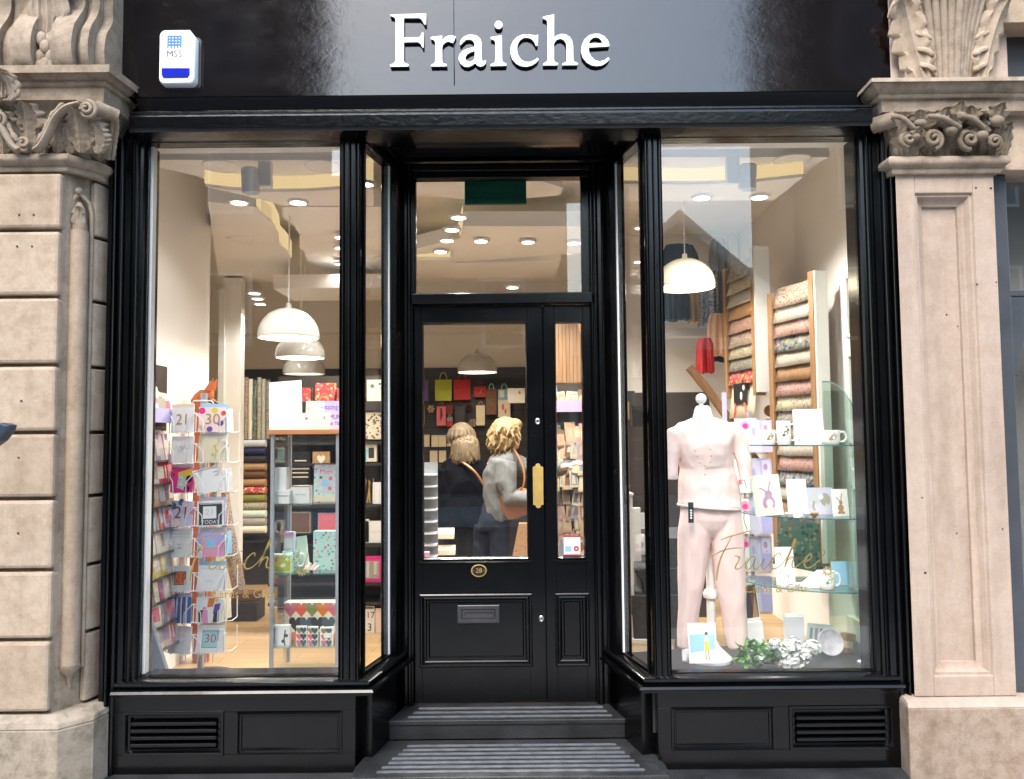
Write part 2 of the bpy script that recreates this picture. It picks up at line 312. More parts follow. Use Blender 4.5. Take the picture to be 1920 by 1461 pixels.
def art(mb, ops, w_, h_, y, dx=0, dz=0):
    """printed shapes on a face w x h: u, v in 0..1 from its lower left; sizes relative to h"""
    e = 0
    for op in ops:
        k = op[0]; e += 1; yy = y-.0007-.0002*e
        U = lambda u, v: (dx+(u-.5)*w_, yy, dz+v*h_)
        if k == 't':
            vs, fs = text_mesh(op[1]); sc = op[4]*h_; ax = op[6] if len(op) > 6 else 1; c = U(op[2], op[3])
            mb.add([(c[0]+v[0]*sc*ax, yy, c[2]+v[1]*sc) for v in vs], fs, op[5])
        elif k == 'd':
            c = U(op[1], op[2]); r = op[3]*h_; ar = op[5] if len(op) > 5 else 1
            mb.add([(c[0]+r*ar*cos(2*pi*i/20), yy, c[2]+r*sin(2*pi*i/20)) for i in range(20)], [tuple(range(20))], op[4])
        elif k == 'r': mb.add([U(op[1], op[2]), U(op[3], op[2]), U(op[3], op[4]), U(op[1], op[4])], [(0, 1, 2, 3)], op[5])
        elif k == 'p': mb.add([U(*q) for q in op[1]], [tuple(range(len(op[1])))], op[2])
        elif k == 'h':
            hp = heart(0, 0, op[3]*h_); c = U(op[1], op[2]); mb.add([(c[0]+q[0], yy, c[2]+q[1]) for q in hp], [tuple(range(28))], op[4])
        elif k == 'l':
            pts = [Vector(U(*q)) for q in catmull(op[1], 6)]; hw = op[2]*h_/2; L = []
            for i, p in enumerate(pts):
                d = pts[min(i+1, len(pts)-1)]-pts[max(i-1, 0)]; n_ = Vector((-d.z, 0, d.x)); n_.normalize(); L.append((p+n_*hw, p-n_*hw))
            mb.add([tuple(q) for a in L for q in a], [(2*i, 2*i+1, 2*i+3, 2*i+2) for i in range(len(L)-1)], op[3])
def slab(name, label, cat, px0, py0, px1, py1, y, th=.004, col='white', ops=(), lean=0, rz=0, tilt=0, group=None, edge=None, bev=0):
    """an upright card, box or board that shows at this pixel rectangle when stood at depth y"""
    a, b = at(px0, py1, y), at(px1, py0, y); w_, h_ = b.x-a.x, b.z-a.z
    mb = MB(); mb.box(-w_/2, w_/2, 0, th, 0, h_, col)
    if edge: mb.box(w_/2, w_/2+.004, 0.001, th-.001, 0.001, h_-.001, edge)
    art(mb, ops, w_, h_, 0)
    o = mb.build(name, bev=bev); o.location = ((a.x+b.x)/2, y, a.z); o.rotation_euler = (R(-lean), R(tilt), R(rz))
    return tag(o, label, cat, group)
# ================================================================== SHOPFRONT
build_materials()
BP = 'black_paint'
shop = thing('shopfront', 'glossy black timber shopfront with two display windows flanking a recessed central door', 'shopfront')
ZT, ZB = 2.987, .527                        # top and bottom of the display glass
GL = (-1.712, -.793); GR = (.707, 1.632)    # the two display panes
JL, JR = -1.866, 1.806
PL, PR = -.705, .63                         # front corners of the porch
YB = .45; BL, BR = -.60, .52                # porch back corners
FL = .24                                    # shop floor
# fascia boards with a hairline butt joint, and the strip under them
mb = MB()
for x0, x1 in ((-1.90, -.2574), (-.2564, 1.83)): mb.box(x0, x1, -.06, .02, 3.235, 4.0, 'fascia_paint')
mb.build('fascia', shop, bev=.002)
mb = MB(); mb.prism([(-.075, 3.19), (-.075, 3.232), (-.06, 3.236), (0, 3.236), (0, 3.19)], -1.78, 1.72, 'fascia_paint', axis='x'); mb.build('fascia_strip', shop)
mb = MB(); mb.mould([(-1.74, 0), (1.66, 0)], [(0, 2.99), (.06, 2.992), (.10, 2.997), (.125, 3.003), (.132, 3.012), (.136, 3.02), (.142, 3.068), (.138, 3.076), (.128, 3.079), (.128, 3.084), (.133, 3.088), (.133, 3.096), (.128, 3.10), (.058, 3.104), (.042, 3.115), (.05, 3.145), (.074, 3.187), (0, 3.1885)], 'brushed_black')
mb.build('cornice', shop, smooth=18)
def reeds(x0, x1, y, n, depth=.016, back=.12):
    """plan outline of a jamb whose front carries n half-round reeds between small quirks"""
    o = [(x0, back), (x0, y)]; wd = (x1-x0)/n
    for i in range(n):
        a = x0+i*wd
        o += [(a+.004, y+depth), (a+.007, y+depth)]+[(a+wd/2-(wd/2-.008)*cos(pi*k/8), y+depth-depth*.95*sin(pi*k/8)) for k in range(9)]+[(a+wd-.007, y+depth), (a+wd-.003, y+depth)]
    return o+[(x1, y), (x1, back)]
def stepped(x0, x1, flip, y=-.06):
    """plan outline of a timber jamb: outer flat, reeds, then steps back to the glass"""
    W_ = x1-x0; q = lambda t: x0+t*W_ if not flip else x1-t*W_
    p = [(0, .12), (0, y), (.12, y), (.13, y+.012), (.17, y+.012), (.18, y-.006)]
    p += [(.18+.10*(k/6), y-.006-.012*sin(pi*k/6)) for k in range(1, 6)]+[(.28, y-.006), (.29, y+.012), (.33, y+.012), (.34, y)]
    p += [(.34+.12*(k/6), y-.010*sin(pi*k/6)) for k in range(1, 6)]+[(.46, y), (.47, y+.015), (.51, y+.015), (.52, y+.008), (.66, y+.008), (.67, y+.022), (.72, y+.022), (.74, y+.018)]
    p += [(.74+.10*(k/6), y+.018-.008*sin(pi*k/6)) for k in range(1, 6)]+[(.84, y+.018), (.85, y+.035), (.93, y+.038), (1.0, y+.055), (1.0, .12)]
    p = [(q(a), b) for a, b in p]
    return p
for x0, x1, fl in ((JL, GL[0], False), (GR[1], JR, True)):
    mb = MB(); mb.prism(stepped(x0, x1, fl), .10, 3.0, BP); mb.build('jamb', shop, smooth=30)
# the narrow pale inner reveals next to the panes
mb = MB()
mb.box(GL[0]-.001, GL[0]+.02, .012, .05, ZB, ZT, 'white_paint'); mb.build('inner_reveal', shop)
mb = MB(); mb.box(GR[0]-.004, GR[0]+.012, .012, .04, ZB, ZT, 'white_paint'); mb.build('inner_reveal', shop)
# corner posts
for a, b, sgn in ((PL, GL[1], -1), (PR, GR[0], 1)):
    x0, x1 = min(a, b), max(a, b)
    mb = MB(); mb.prism(reeds(x0, x1, -.055, 3, .016, .03), .45, 3.0, BP); mb.build('corner_post', shop, smooth=30)
# window heads
for x0, x1 in ((GL[0], GL[1]), (GR[0], GR[1])):
    mb = MB(); mb.prism([(-.05, ZT+.03), (-.05, 2.995), (-.03, ZT), (.03, ZT), (.03, ZT+.03)], x0, x1, BP, axis='x'); mb.build('window_head', shop)
mb = MB(); mb.box(JL, JR, .02, .12, 3.017, 3.19, BP); mb.build('head_beam', shop)
# porch: returns, ceiling, back posts
def lerp(a, b, t): return a+(b-a)*t
for sgn, fx, bx in ((-1, PL, BL), (1, PR, BR)):
    mb = MB(); d = Vector((bx-fx, YB, 0)); L = d.length; ang = math.atan2(d.y, d.x)
    X = Matrix.Translation((fx, 0, 0)) @ Matrix.Rotation(ang, 4, 'Z')      # local x runs from front corner to back corner
    s_ = 1 if sgn < 0 else -1                                                # side of the porch is -y (left return) or +y (right return)
    f = lambda y: -s_*y
    # head over the side glass
    y0, y1 = sorted((f(-.028), f(.03))); mb2 = MB(); mb2.box(.0, L, y0, y1, ZT-.005, 3.05, BP, X); mb2.build('side_window_head', shop, bev=.003)
    y0, y1 = sorted((f(.012), f(.045)))
    # back post: reeded
    t0 = .315/YB*L
    y0, y1 = sorted((f(-.03), f(.05)))
    pb = MB(); pb.box(t0, L+.03, y0, y1, .24, 3.05, BP, X)
    for k in range(3):
        c = X @ Vector((t0+.03+k*.04, f(-.03), 0)); pb.tube([(c.x, c.y, .5), (c.x, c.y, 3.04)], .014, BP, 8)
    pb.build('back_post', shop, smooth=40)
    wp = MB(); y0, y1 = sorted((f(.010), f(.018))); wp.box(t0-.012, t0-.003, y0, y1, ZB, ZT-.004, 'white_paint', X); wp.build('inner_reveal', shop)
    sw = MB(); fr = MB()
    y0, y1 = sorted((f(0), f(.02)))
    fr.box(.004, .016, y0, y1, ZB-.012, ZT, BP, X); fr.box(.0, t0, y0, y1, ZB-.02, ZB, BP, X)
    so_ = fr.build('side_window', shop, bev=.002)
    sw.box(.014, t0-.012, f(.006)-.003, f(.006)+.003, ZB-.004, ZT-.004, 'window_glass', X); sw.build('pane', so_)
    # side stall riser with a sunk panel and skirting
    st = MB(); y0, y1 = sorted((f(-.045), f(.05))); st.box(.02, L+.02, y0, y1, .10, .46, BP, X)
    for a, b in ((.05, L*.52), (L*.58, L-.02)):
        for z0, z1 in ((.20, .215), (.39, .405)): st.box(a, b, *sorted((f(-.055), f(-.045))), z0, z1, BP, X)
        for q in (a, b-.012): st.box(q, q+.012, *sorted((f(-.055), f(-.045))), .20, .405, BP, X)
    st.box(.0, L+.01, *sorted((f(-.06), f(-.044))), .13, .185, BP, X)
    st.build('side_stall_riser', shop, bev=.003)
mb = MB(); mb.prism([(PL-.02, 0.02), (PR+.02, 0.02), (BR+.05, YB+.06), (BL-.05, YB+.06)], 3.055, 3.08, BP)
mb.prism([(PL+.12, .13), (PR-.12, .13), (BR-.06, YB-.10), (BL+.06, YB-.10)], 3.046, 3.0549, 'fascia_paint')
mb.mould([(PL+.09, .10), (PR-.09, .10), (BR-.03, YB-.07), (BL+.03, YB-.07)], [(0, 3.0549), (.0, 3.03), (.012, 3.024), (.03, 3.04), (.034, 3.0549)], BP, True)
mb.build('porch_ceiling', shop)
# display windows: frame bead, pane, gilt lettering
def stroke(mb, pts, wd, m, y, n=6):
    P = [Vector((p[0], 0, p[1])) for p in catmull([tuple(q) for q in pts], n)]; k = len(P); L = []
    Wd = catmull([(q,) for q in wd], n) if isinstance(wd, (list, tuple)) else [(wd,)]*k
    for i, p in enumerate(P):
        d = P[min(i+1, k-1)]-P[max(i-1, 0)]; nn = Vector((-d.z, 0, d.x))
        if nn.length > 0: nn.normalize()
        h = Wd[i][0]/2; L.append((p+nn*h, p-nn*h))
    vs = [(q.x, y, q.z) for a in L for q in a]+[(q.x, y+.0008, q.z) for a in L for q in a]; o = 2*k
    fs = []
    for i in range(k-1):
        a = 2*i; fs += [(a, a+1, a+3, a+2), (o+a, o+a+2, o+a+3, o+a+1), (a, a+2, o+a+2, o+a), (a+1, o+a+1, o+a+3, a+3)]
    mb.add(vs, fs, m)
# script strokes traced in a 280 x 160 box (x right, y down), each with its pen widths
SCRIPT = [([(47, 33), (60, 28), (75, 24), (90, 20), (100, 17), (104, 20), (98, 27)], [1, 1.6, 1.8, 1.8, 1.8, 1.6, 1]),
 ([(69, 26), (62, 38), (55, 50), (48, 64), (43, 78), (40, 92), (38, 108)], [1, 1.6, 2, 2.3, 2.6, 2.8, 2]),
 ([(31, 63), (45, 55), (60, 50), (75, 48), (88, 48)], [1, 1.8, 1.8, 1.7, 1]),
 ([(72, 64), (77, 62), (79, 66), (82, 64), (80, 72), (75, 80), (74, 86), (79, 87), (87, 82), (93, 74), (98, 66)], [1, 1.5, 1.4, 1.6, 2, 2.3, 2.2, 1.8, 1.2, 1, .9]),
 ([(111, 68), (109, 64), (103, 66), (96, 75), (93, 84), (98, 88), (106, 80), (112, 67)], [1, 1.4, 1.8, 2.2, 2.2, 1.6, 1.2, 1.2]),
 ([(112, 67), (108, 78), (108, 86), (113, 87), (121, 80), (128, 68)], [1.6, 2.2, 2.2, 1.6, 1.1, 1]),
 ([(128, 68), (123, 80), (124, 87), (130, 86), (138, 77), (144, 68)], [1.6, 2.2, 2.1, 1.4, 1, 1]),
 ([(133, 56), (134, 53)], [2, 1.2]),
 ([(158, 64), (158, 58), (152, 60), (144, 68), (139, 80), (143, 87), (152, 85), (161, 78), (168, 70)], [1.4, 1.6, 1.6, 2.1, 2.5, 2.2, 1.6, 1.2, 1]),
 ([(168, 70), (180, 52), (187, 38), (188, 32), (185, 36), (178, 54), (170, 72), (166, 84)], [1, 1.2, 1.6, 1.4, 2, 2.4, 2.4, 1.6]),
 ([(166, 84), (172, 72), (179, 66), (183, 68), (180, 78), (181, 85), (187, 84), (195, 78), (203, 72)], [1.2, 1.4, 1.8, 2.2, 2.4, 2, 1.5, 1.1, 1]),
 ([(203, 76), (214, 70), (217, 63), (212, 62), (205, 70), (203, 80), (208, 86), (218, 83), (228, 74), (234, 70)], [1, 1.3, 1.6, 1.6, 2.1, 2.3, 2, 1.5, 1.1, 1]),
 ([(233, 66), (241, 60), (240, 52)], [1, 1.4, 1])]
DAISY = (246, 93)
def lettering(px0, py0, y, parent, name, s2):
    mb = MB(); k = at(px0+1, py0, y).x-at(px0, py0, y).x; o = at(px0, py0, y)
    T = lambda p: (o.x+p[0]*k, o.z-p[1]*k)
    for pts, wd in SCRIPT: stroke(mb, [T(p) for p in pts], [q*k*1.25 for q in wd], 'gold_leaf', y)
    for j in range(10):
        a = 2*pi*j/10+.2; c, d = (DAISY[0]+3*cos(a), DAISY[1]+3*sin(a)), (DAISY[0]+11*cos(a), DAISY[1]+9*sin(a))
        e = ((c[0]+d[0])/2, (c[1]+d[1])/2); stroke(mb, [T(c), T(e), T(d)], [.8*k, 3*k, .8*k], 'gold_leaf', y, 3)
    stroke(mb, [T((250, 82)), T((256, 66)), T((258, 52))], [1.2*k, 1.4*k, .8*k], 'gold_leaf', y, 4)
    vs, fs = text_mesh("Cards & Gifts"); s = 22*k
    mb.add([(T(s2)[0]+v[0]*s*.98, y, T(s2)[1]+v[1]*s) for v in vs], fs, 'gold_leaf')
    return mb.build(name, parent)
for (x0, x1), lx, ly, s2 in ((GL, 320, 980, (137, 134)), (GR, 1303, 980, (149, 124))):
    mb = MB()
    for a, b in ((x0, x0+.008), (x1-.008, x1)): mb.box(a, b, -.012, .012, ZB-.012, ZT+.003, BP)
    mb.box(x0, x1, -.02, .014, ZB-.018, ZB-.006, BP); wn = mb.build('display_window', shop)
    mb = MB(); mb.box(x0+.008, x1-.008, -.004, .004, ZB-.006, ZT, 'window_glass'); mb.build('pane', wn)
    lettering(lx, ly, .0052, wn, 'gilt_lettering', s2)
# sills with a projecting nose, running round into the porch
SILL = [(-.02, ZB-.005), (.035, ZB-.012), (.06, ZB-.02), (.068, ZB-.027), (.068, ZB-.034), (.052, ZB-.037), (.052, ZB-.043), (.09, ZB-.05), (.098, ZB-.06), (.088, ZB-.067), (.07, ZB-.069), (.066, ZB-.083), (.03, ZB-.09), (-.02, ZB-.09)]
mb = MB(); mb.mould([(JL+.07, 0), (PL, 0), (BL, YB)], SILL, BP); mb.build('sill', shop, smooth=30)
mb = MB(); mb.mould([(BR, YB), (PR, 0), (JR-.07, 0)], SILL, BP); mb.build('sill', shop, smooth=30)
# stall risers with a louvred vent and a plain sunk panel
def riser(x0, x1, vent_first):
    mb = MB(); y = -.055; rail = .055; z0, z1 = .1, .445; h0, h1 = .19, .375
    xs = sorted((x0, x1)); a, b = xs; mid = (a+b)/2
    W1 = (a+.09, mid-.03) if vent_first else (a+.06, mid-.05); W2 = (mid+.03, b-.06) if vent_first else (mid+.02, b-.09)
    mb.box(a, b, y, .03, h1, z1, BP); mb.box(a, b, y, .03, z0, h0, BP)
    mb.box(a, W1[0], y, .03, h0, h1, BP); mb.box(W1[1], W2[0], y, .03, h0, h1, BP); mb.box(W2[1], b, y, .03, h0, h1, BP)
    ro = mb.build('stall_riser', shop, bev=.002)
    vt, pn = (W1, W2) if vent_first else (W2, W1)
    mb = MB(); mb.box(pn[0], pn[1], y+.012, .02, h0, h1, BP); mb.ring(pn[0], pn[1], h0, h1, [(0, y-.006), (.008, y-.008), (.014, y+.004), (.02, y+.006), (.024, y+.012)], BP); mb.build('sunk_panel', ro)
    mb = MB(); mb.box(vt[0], vt[1], y+.03, .02, h0, h1, BP); mb.ring(vt[0], vt[1], h0, h1, [(-.006, y), (-.004, y-.008), (.008, y-.008), (.016, y+.008), (.024, y+.01), (.03, y+.03)], BP)
    n = 4; hh = (h1-h0-.06)/n
    for i in range(n):
        z = h0+.03+i*hh; mb.prism([(y+.024, z+hh*.62), (y+.003, z+hh*.6), (y-.001, z+hh*.52), (y-.001, z+.004), (y+.006, z), (y+.024, z+hh*.1)], vt[0]+.03, vt[1]-.03, BP, axis='x')
    mb.build('louvre_vent', ro, bev=.001)
riser(JL+.025, PL-.01, True); riser(PR+.01, JR-.025, False)
mb = MB(); mb.mould([(JL-.02, 0), (-.66, 0)], [(0, .0), (.15, .0), (.15, .055), (.17, .062), (.172, .08), (.165, .086), (.165, .093), (.15, .1), (0, .108)], 'granite'); mb.build('granite_ledge', shop, smooth=30)
mb = MB(); mb.mould([(.61, 0), (JR+.0, 0)], [(0, .0), (.15, .0), (.15, .055), (.17, .062), (.172, .08), (.165, .086), (.165, .093), (.15, .1), (0, .108)], 'granite'); mb.build('granite_ledge', shop, smooth=30)
# ---- door set
DY = YB
def dz(py, y=DY): return at(940, py, y).z
def dx(px, y=DY): return at(px, 900, y).x
DL, DR = dx(776), dx(1112); SPLIT = dx(1021)
TB, TT = dz(551), dz(334)
mb = MB()
mb.prism(reeds(BL-.03, DL, DY-.045, 3, .014, DY+.1), FL, 3.05, BP); mb.build('door_post', shop, smooth=30)
mb = MB(); mb.prism(reeds(DR, BR+.04, DY-.045, 3, .014, DY+.1), FL, 3.05, BP); mb.build('door_post', shop, smooth=30)
mb = MB(); mb.box(DL, DR, DY-.01, DY+.06, TT, 3.05, BP); mb.box(DL, DR, DY-.035, DY-.0105, TT+.03, 3.045, BP); mb.build('door_head', shop, bev=.003)
mb = MB(); mb.box(DL-.005, DR+.005, DY-.06, DY+.06, dz(572), dz(553), BP); mb.build('transom_bar', shop, bev=.004)
mb = MB(); mb.box(DL, DL+.014, DY, DY+.04, TB, TT, BP); mb.box(dx(1096), DR, DY, DY+.04, TB, TT, BP); mb.box(DL, DR, DY, DY+.04, TB-.004, TB+.006, BP)
tr = mb.build('transom_window', shop)
mb = MB(); mb.box(DL+.01, dx(1097), DY+.012, DY+.018, TB, TT, 'window_glass'); mb.build('pane', tr)
def leaf(x0, x1, g0, g1, name, parent):
    """a door leaf: stiles and rails round a glazed opening, and a raised moulded panel below"""
    zt, zg1, zg0 = dz(573), dz(604), dz(1049); zp1, zp0 = dz(1117), dz(1245); zb = FL+.004
    mb = MB(); y0, y1 = DY, DY+.045
    mb.box(x0, g0, y0, y1, zb, zt, BP); mb.box(g1, x1, y0, y1, zb, zt, BP)
    mb.box(g0, g1, y0, y1, zg1, zt, BP); mb.box(g0, g1, y0, y1, zp1, zg0, BP); mb.box(g0, g1, y0, y1, zb, zp0, BP)
    o = mb.build(name, parent, bev=.0015)
    mb = MB(); mb.box(g0, g1, y0+.02, y0+.026, zg0, zg1, 'window_glass'); mb.build('pane', o)
    mb = MB(); mb.ring(g0, g1, zg0, zg1, [(-.002, y0+.001), (.0, y0-.004), (.004, y0-.004), (.01, y0+.012), (.01, y0+.022)], BP)
    mb.prism([(y0-.016, zg0-.012), (y0+.02, zg0+.012), (y0+.02, zg0-.012)], g0-.015, g1+.015, BP, axis='x'); mb.build('glazing_bead', o)
    mb = MB(); mb.ring(g0-.012, g1+.012, zp0-.012, zp1+.012, [(0, y0), (.0, y0-.012), (.006, y0-.016), (.012, y0-.014), (.018, y0-.002), (.024, y0-.004), (.03, y0-.001), (.036, y0+.006), (.044, y0+.006), (.05, y0+.014)], BP)
    mb.box(g0, g1, y0+.0142, y1-.01, zp0, zp1, BP); mb.build('moulded_panel', o)
    return o
GX0, GX1 = dx(791), dx(991)
mb = MB()
for a, b in ((DL-.01, DL+.012), (SPLIT-.012, SPLIT+.012), (dx(1112)-.012, DR+.01)): mb.box(a, b, DY+.0455, DY+.06, FL, dz(573), BP)
mb.build('door_gap_blocker', shop)  # strips added behind the leaf gaps to block light leaking through
door = leaf(DL+.004, SPLIT-.003, GX0, GX1, 'door', shop)
side = leaf(SPLIT+.003, dx(1112), dx(1042), dx(1097), 'fixed_side_panel', shop)
def on_door(px, py): p = at(px, py, DY); return p.x, p.z
# brass push plate
x, z = on_door(1009, 911); hw, hh = .027, .116
o_ = [(-hw, -hh+.018), (-hw*.55, -hh+.016), (-hw*.4, -hh+.004), (0, -hh), (hw*.4, -hh+.004), (hw*.55, -hh+.016), (hw, -hh+.018), (hw, hh-.018), (hw*.55, hh-.016), (hw*.4, hh-.004), (0, hh), (-hw*.4, hh-.004), (-hw*.55, hh-.016), (-hw, hh-.018)]
mb = MB(); mb.prism([(x+a, z+b) for a, b in o_], DY-.005, DY-.0005, 'brass', axis='y')
for b in (hh-.024, -hh+.024): mb.lathe([(.004, 0), (.004, .0015), (.001, .002)], 'brass', X=Matrix.Translation((x, DY-.005, z+b)) @ Matrix.Rotation(R(90), 4, 'X'), n=10)
mb.build('push_plate', door, bev=.001)
# oval number plate
x, z = on_door(898, 1070); mb = MB(); P90 = Matrix.Translation((x, DY, z)) @ Matrix.Rotation(R(90), 4, 'X')
mb.lathe([(.0405, .0), (.0405, .006), (.036, .009), (.034, .0065), (.034, .005)], 'brass', X=P90, n=40, sy=.8); mb.lathe([(.034, .001), (.034, .0055)], 'plaque_black', X=P90, n=40, sy=.8)
vs, fs = text_mesh("28"); mb.add([(x+v[0]*.034, DY-.0062, z+v[1]*.034) for v in vs], fs, 'brass')
for s in (-1, 1): mb.lathe([(.0025, .0055), (.002, .007)], 'brass', X=Matrix.Translation((x+s*.027, DY, z)) @ Matrix.Rotation(R(90), 4, 'X'), n=8)
mb.build('number_plate', door)
x, z = on_door(897, 1152); mb = MB(); mb.ring(x-.108, x+.108, z-.046, z+.046, [(0, DY+.013), (.0, DY+.002), (.004, DY), (.02, DY), (.024, DY+.006)], 'dark_metal')
mb.box(x-.084, x+.084, DY+.004, DY+.012, z-.022, z+.022, 'dark_metal'); mb.ring(x-.084, x+.084, z-.022, z+.022, [(0, DY+.004), (.002, DY+.001), (.012, DY+.001), (.014, DY+.004)], 'dark_metal'); mb.build('letterbox', door)
for px, py in ((1008, 790), (1015, 1160)):
    x, z = on_door(px, py); X = Matrix.Translation((x, DY, z)) @ Matrix.Rotation(R(90), 4, 'X'); mb = MB()
    mb.lathe([(.013, 0), (.013, .003), (.010, .005), (.008, .004)], 'steel', X=X, n=20, sy=1.2); mb.lathe([(.003, .003), (.003, .0056)], 'plaque_black', X=X, n=8, sy=2.2); mb.build('keyhole', door)
# granite steps with worn anti-slip strips
steps = thing('entrance_steps', 'two dark granite entrance steps with pale grey anti-slip stripes under the shop door', 'steps')
UY = .21
mb = MB(); mb.prism([(-.70, -.2), (.655, -.2), (.655, -.1), (.60, UY+.02), (-.655, UY+.02), (-.70, -.1)], 0, .125, 'granite'); mb.prism([(-.708, -.21), (.663, -.21), (.663, -.1), (.60, UY), (-.655, UY), (-.708, -.1)], .125, .145, 'granite')
s1 = mb.build('lower_step', steps, bev=.004)
for k in range(7):
    y = -.165+k*.048; t = (y+.165)/.30; mb = MB(); mb.box(lerp(-.60, -.50, t)+random.uniform(-.006, .006), lerp(.56, .47, t), y, y+.024, .1452, .1475, 'grip_strip'); mb.build('grip_strip', s1)
mb = MB(); mb.box(-.615, .55, UY+.005, YB+.10, .145, .215, 'granite'); mb.box(-.622, .557, UY-.003, YB+.12, .215, .238, 'granite'); s2 = mb.build('upper_step', steps, bev=.004)
for k in range(3):
    mb = MB(); mb.box(-.52+.02*k, .47-.015*k, UY+.03+k*.06, UY+.055+k*.06, .2382, .2405, 'grip_strip'); mb.build('grip_strip', s2)
# ================================================================== SIGN AND ALARM
LET = {'F': (0, [[(100,150),(690,135),(688,310),(660,312),(640,270),(610,225),(575,207),(325,207),(325,528),(560,525),(590,510),(612,470),(625,440),(645,445),(650,590),(648,690),(625,688),(605,640),(575,608),(540,600),(325,605),(325,900),(335,935),(360,955),(400,962),(398,1000),(100,1003),(98,970),(145,955),(175,930),(190,890),(190,250),(180,210),(150,185),(100,175)]]),
 'r': (0, [[(765,520),(950,495),(950,570),(1000,520),(1060,492),(1120,490),(1175,515),(1130,620),(1110,610),(1050,588),(1000,610),(960,650),(953,700),(953,900),(962,935),(985,955),(1030,962),(1028,998),(770,1000),(768,970),(810,955),(832,935),(840,900),(840,610),(825,575),(765,550)]]),
 'a': (0, [[(1240,640),(1245,590),(1290,525),(1360,485),(1440,478),(1520,495),(1575,545),(1598,620),(1600,880),(1612,912),(1634,915),(1650,895),(1672,915),(1660,955),(1625,990),(1575,1003),(1530,985),(1490,945),(1440,985),(1380,1008),(1310,1000),(1250,955),(1220,880),(1230,810),(1280,750),(1360,710),(1450,690),(1485,675),(1480,620),(1450,575),(1400,555),(1340,565),(1290,610),(1265,640),(1250,650)], [(1485,745),(1420,765),(1360,800),(1330,850),(1340,890),(1375,915),(1420,920),(1465,895),(1485,860)]]),
 'i': (1, [[(-88,520),(95,490),(100,890),(115,930),(175,955),(165,990),(-92,995),(-90,965),(-40,950),(-17,920),(-12,890),(-12,600),(-25,570),(-85,550)], [(42+66*cos(2*pi*i/22), 318+66*sin(2*pi*i/22)) for i in range(22)]]),
 'c': (1, [[(690,480),(685,655),(655,665),(625,600),(580,550),(510,525),(440,535),(385,580),(350,650),(345,740),(365,820),(415,890),(480,925),(560,925),(630,895),(680,858),(698,885),(660,935),(590,980),(510,1003),(420,998),(330,955),(265,880),(235,780),(240,680),(275,590),(340,520),(430,480),(530,475),(610,488),(650,492)]]),
 'h': (1, [[(765,190),(950,145),(950,525),(1000,490),(1070,468),(1140,475),(1205,515),(1245,580),(1262,660),(1265,880),(1275,915),(1305,935),(1345,945),(1335,978),(1085,980),(1088,955),(1125,935),(1150,915),(1155,690),(1145,620),(1115,570),(1060,545),(1000,560),(960,600),(948,640),(948,890),(960,920),(985,938),(1018,945),(1010,980),(770,982),(768,955),(805,935),(832,915),(840,890),(838,270),(825,235),(765,215)]]),
 'e': (1, [[(1855,670),(1515,690),(1525,770),(1560,840),(1620,895),(1700,920),(1780,895),(1835,850),(1858,880),(1810,935),(1740,980),(1650,995),(1560,980),(1480,930),(1415,850),(1392,750),(1405,650),(1445,560),(1515,495),(1600,465),(1690,468),(1775,505),(1830,570),(1855,640)], [(1515,625),(1740,618),(1725,575),(1690,535),(1640,520),(1585,530),(1540,570)]])}
sign = thing('shop_sign', 'raised white serif lettering of the shop name across the glossy fascia', 'sign')
YF = -.084
for ch, (im, cons) in LET.items():
    C3 = [[at((720, 930)[im]+x/8.727, 10+y/8.727, YF) for x, y in c] for c in cons]
    pts = [[(p.x, p.z) for p in c] for c in C3]
    vs, fs = curve_mesh(pts, .006); mb = MB(); mb.add([(v[0], YF+.003-v[2], v[1]) for v in vs], fs, 'letter_white')
    vs, fs = curve_mesh(pts, .0165); mb.add([(v[0], YF+.0062+.00825-v[2], v[1]) for v in vs], fs, 'letter_back')
    mb.build('letter', sign)
# alarm box
ya = -.113; a, b = at(297, 158, ya), at(366, 55, ya); cx, cz = (a.x+b.x)/2, (a.z+b.z)/2; hw, hh = (b.x-a.x)/2, (b.z-a.z)/2
al = thing('alarm_box', 'white burglar alarm box with a blue lens fixed to the dark fascia', 'alarm', (cx, ya, cz))
def rr(hw, hh, r, cut=0):
    o = []
    for sx, sz, a0 in ((1, 1, 0), (-1, 1, 90), (-1, -1, 180), (1, -1, 270)):
        if cut and (sx, sz) == (1, 1): o += [(hw, hh-cut), (hw-cut*.8, hh)]; continue
        o += [(sx*(hw-r)+r*cos(R(a0+k*15)), sz*(hh-r)+r*sin(R(a0+k*15))) for k in range(7)]
    return o
mb = MB(); ou = rr(hw, hh, .028, .034); n = len(ou)
mb.loft([[(x*s, y, z*s) for x, z in ou] for y, s in ((.0515, 1.0), (.012, 1.0), (.004, .985), (0, .95))], 'box_white')
mb.build('cover', al, smooth=40)
mb = MB(); mb.prism(rr(hw*.98, hh*.96, .02), .042, .0525, 'letter_back', axis='y', X=Matrix.Translation((.014, 0, -.012))); mb.build('backplate', al)
mb = MB(); ln = [(-hw*.83, -hh*.42), (-hw*.83, -hh*.66), (-hw*.72, -hh*.78), (hw*.62, -hh*.78), (hw*.74, -hh*.66), (hw*.74, -hh*.42)]
mb.loft([[(x, y, z) for x, z in ln] for y in (.01, -.004)], 'blue_lens'); mb.build('lens', al, bev=.003)
mb = MB(); g = -.0012; w0 = hw*.36; top, bot = hh*.78, hh*.42
for k in range(5):
    x = -.012-w0+k*w0/2; mb.box(x-.0035, x+.0035, g, .001, bot-.012, top, 'blue'); mb.add([(x-.0035, g, bot-.012), (x+.0035, g, bot-.012), (x, g, bot-.02)], [(0, 1, 2)], 'blue')
for k in range(4):
    z = top-.004-k*(top-bot)/3.4; mb.box(-.012-w0-.003, -.012+w0+.003, g-.0006, .001, z-.0035, z+.0035, 'blue')
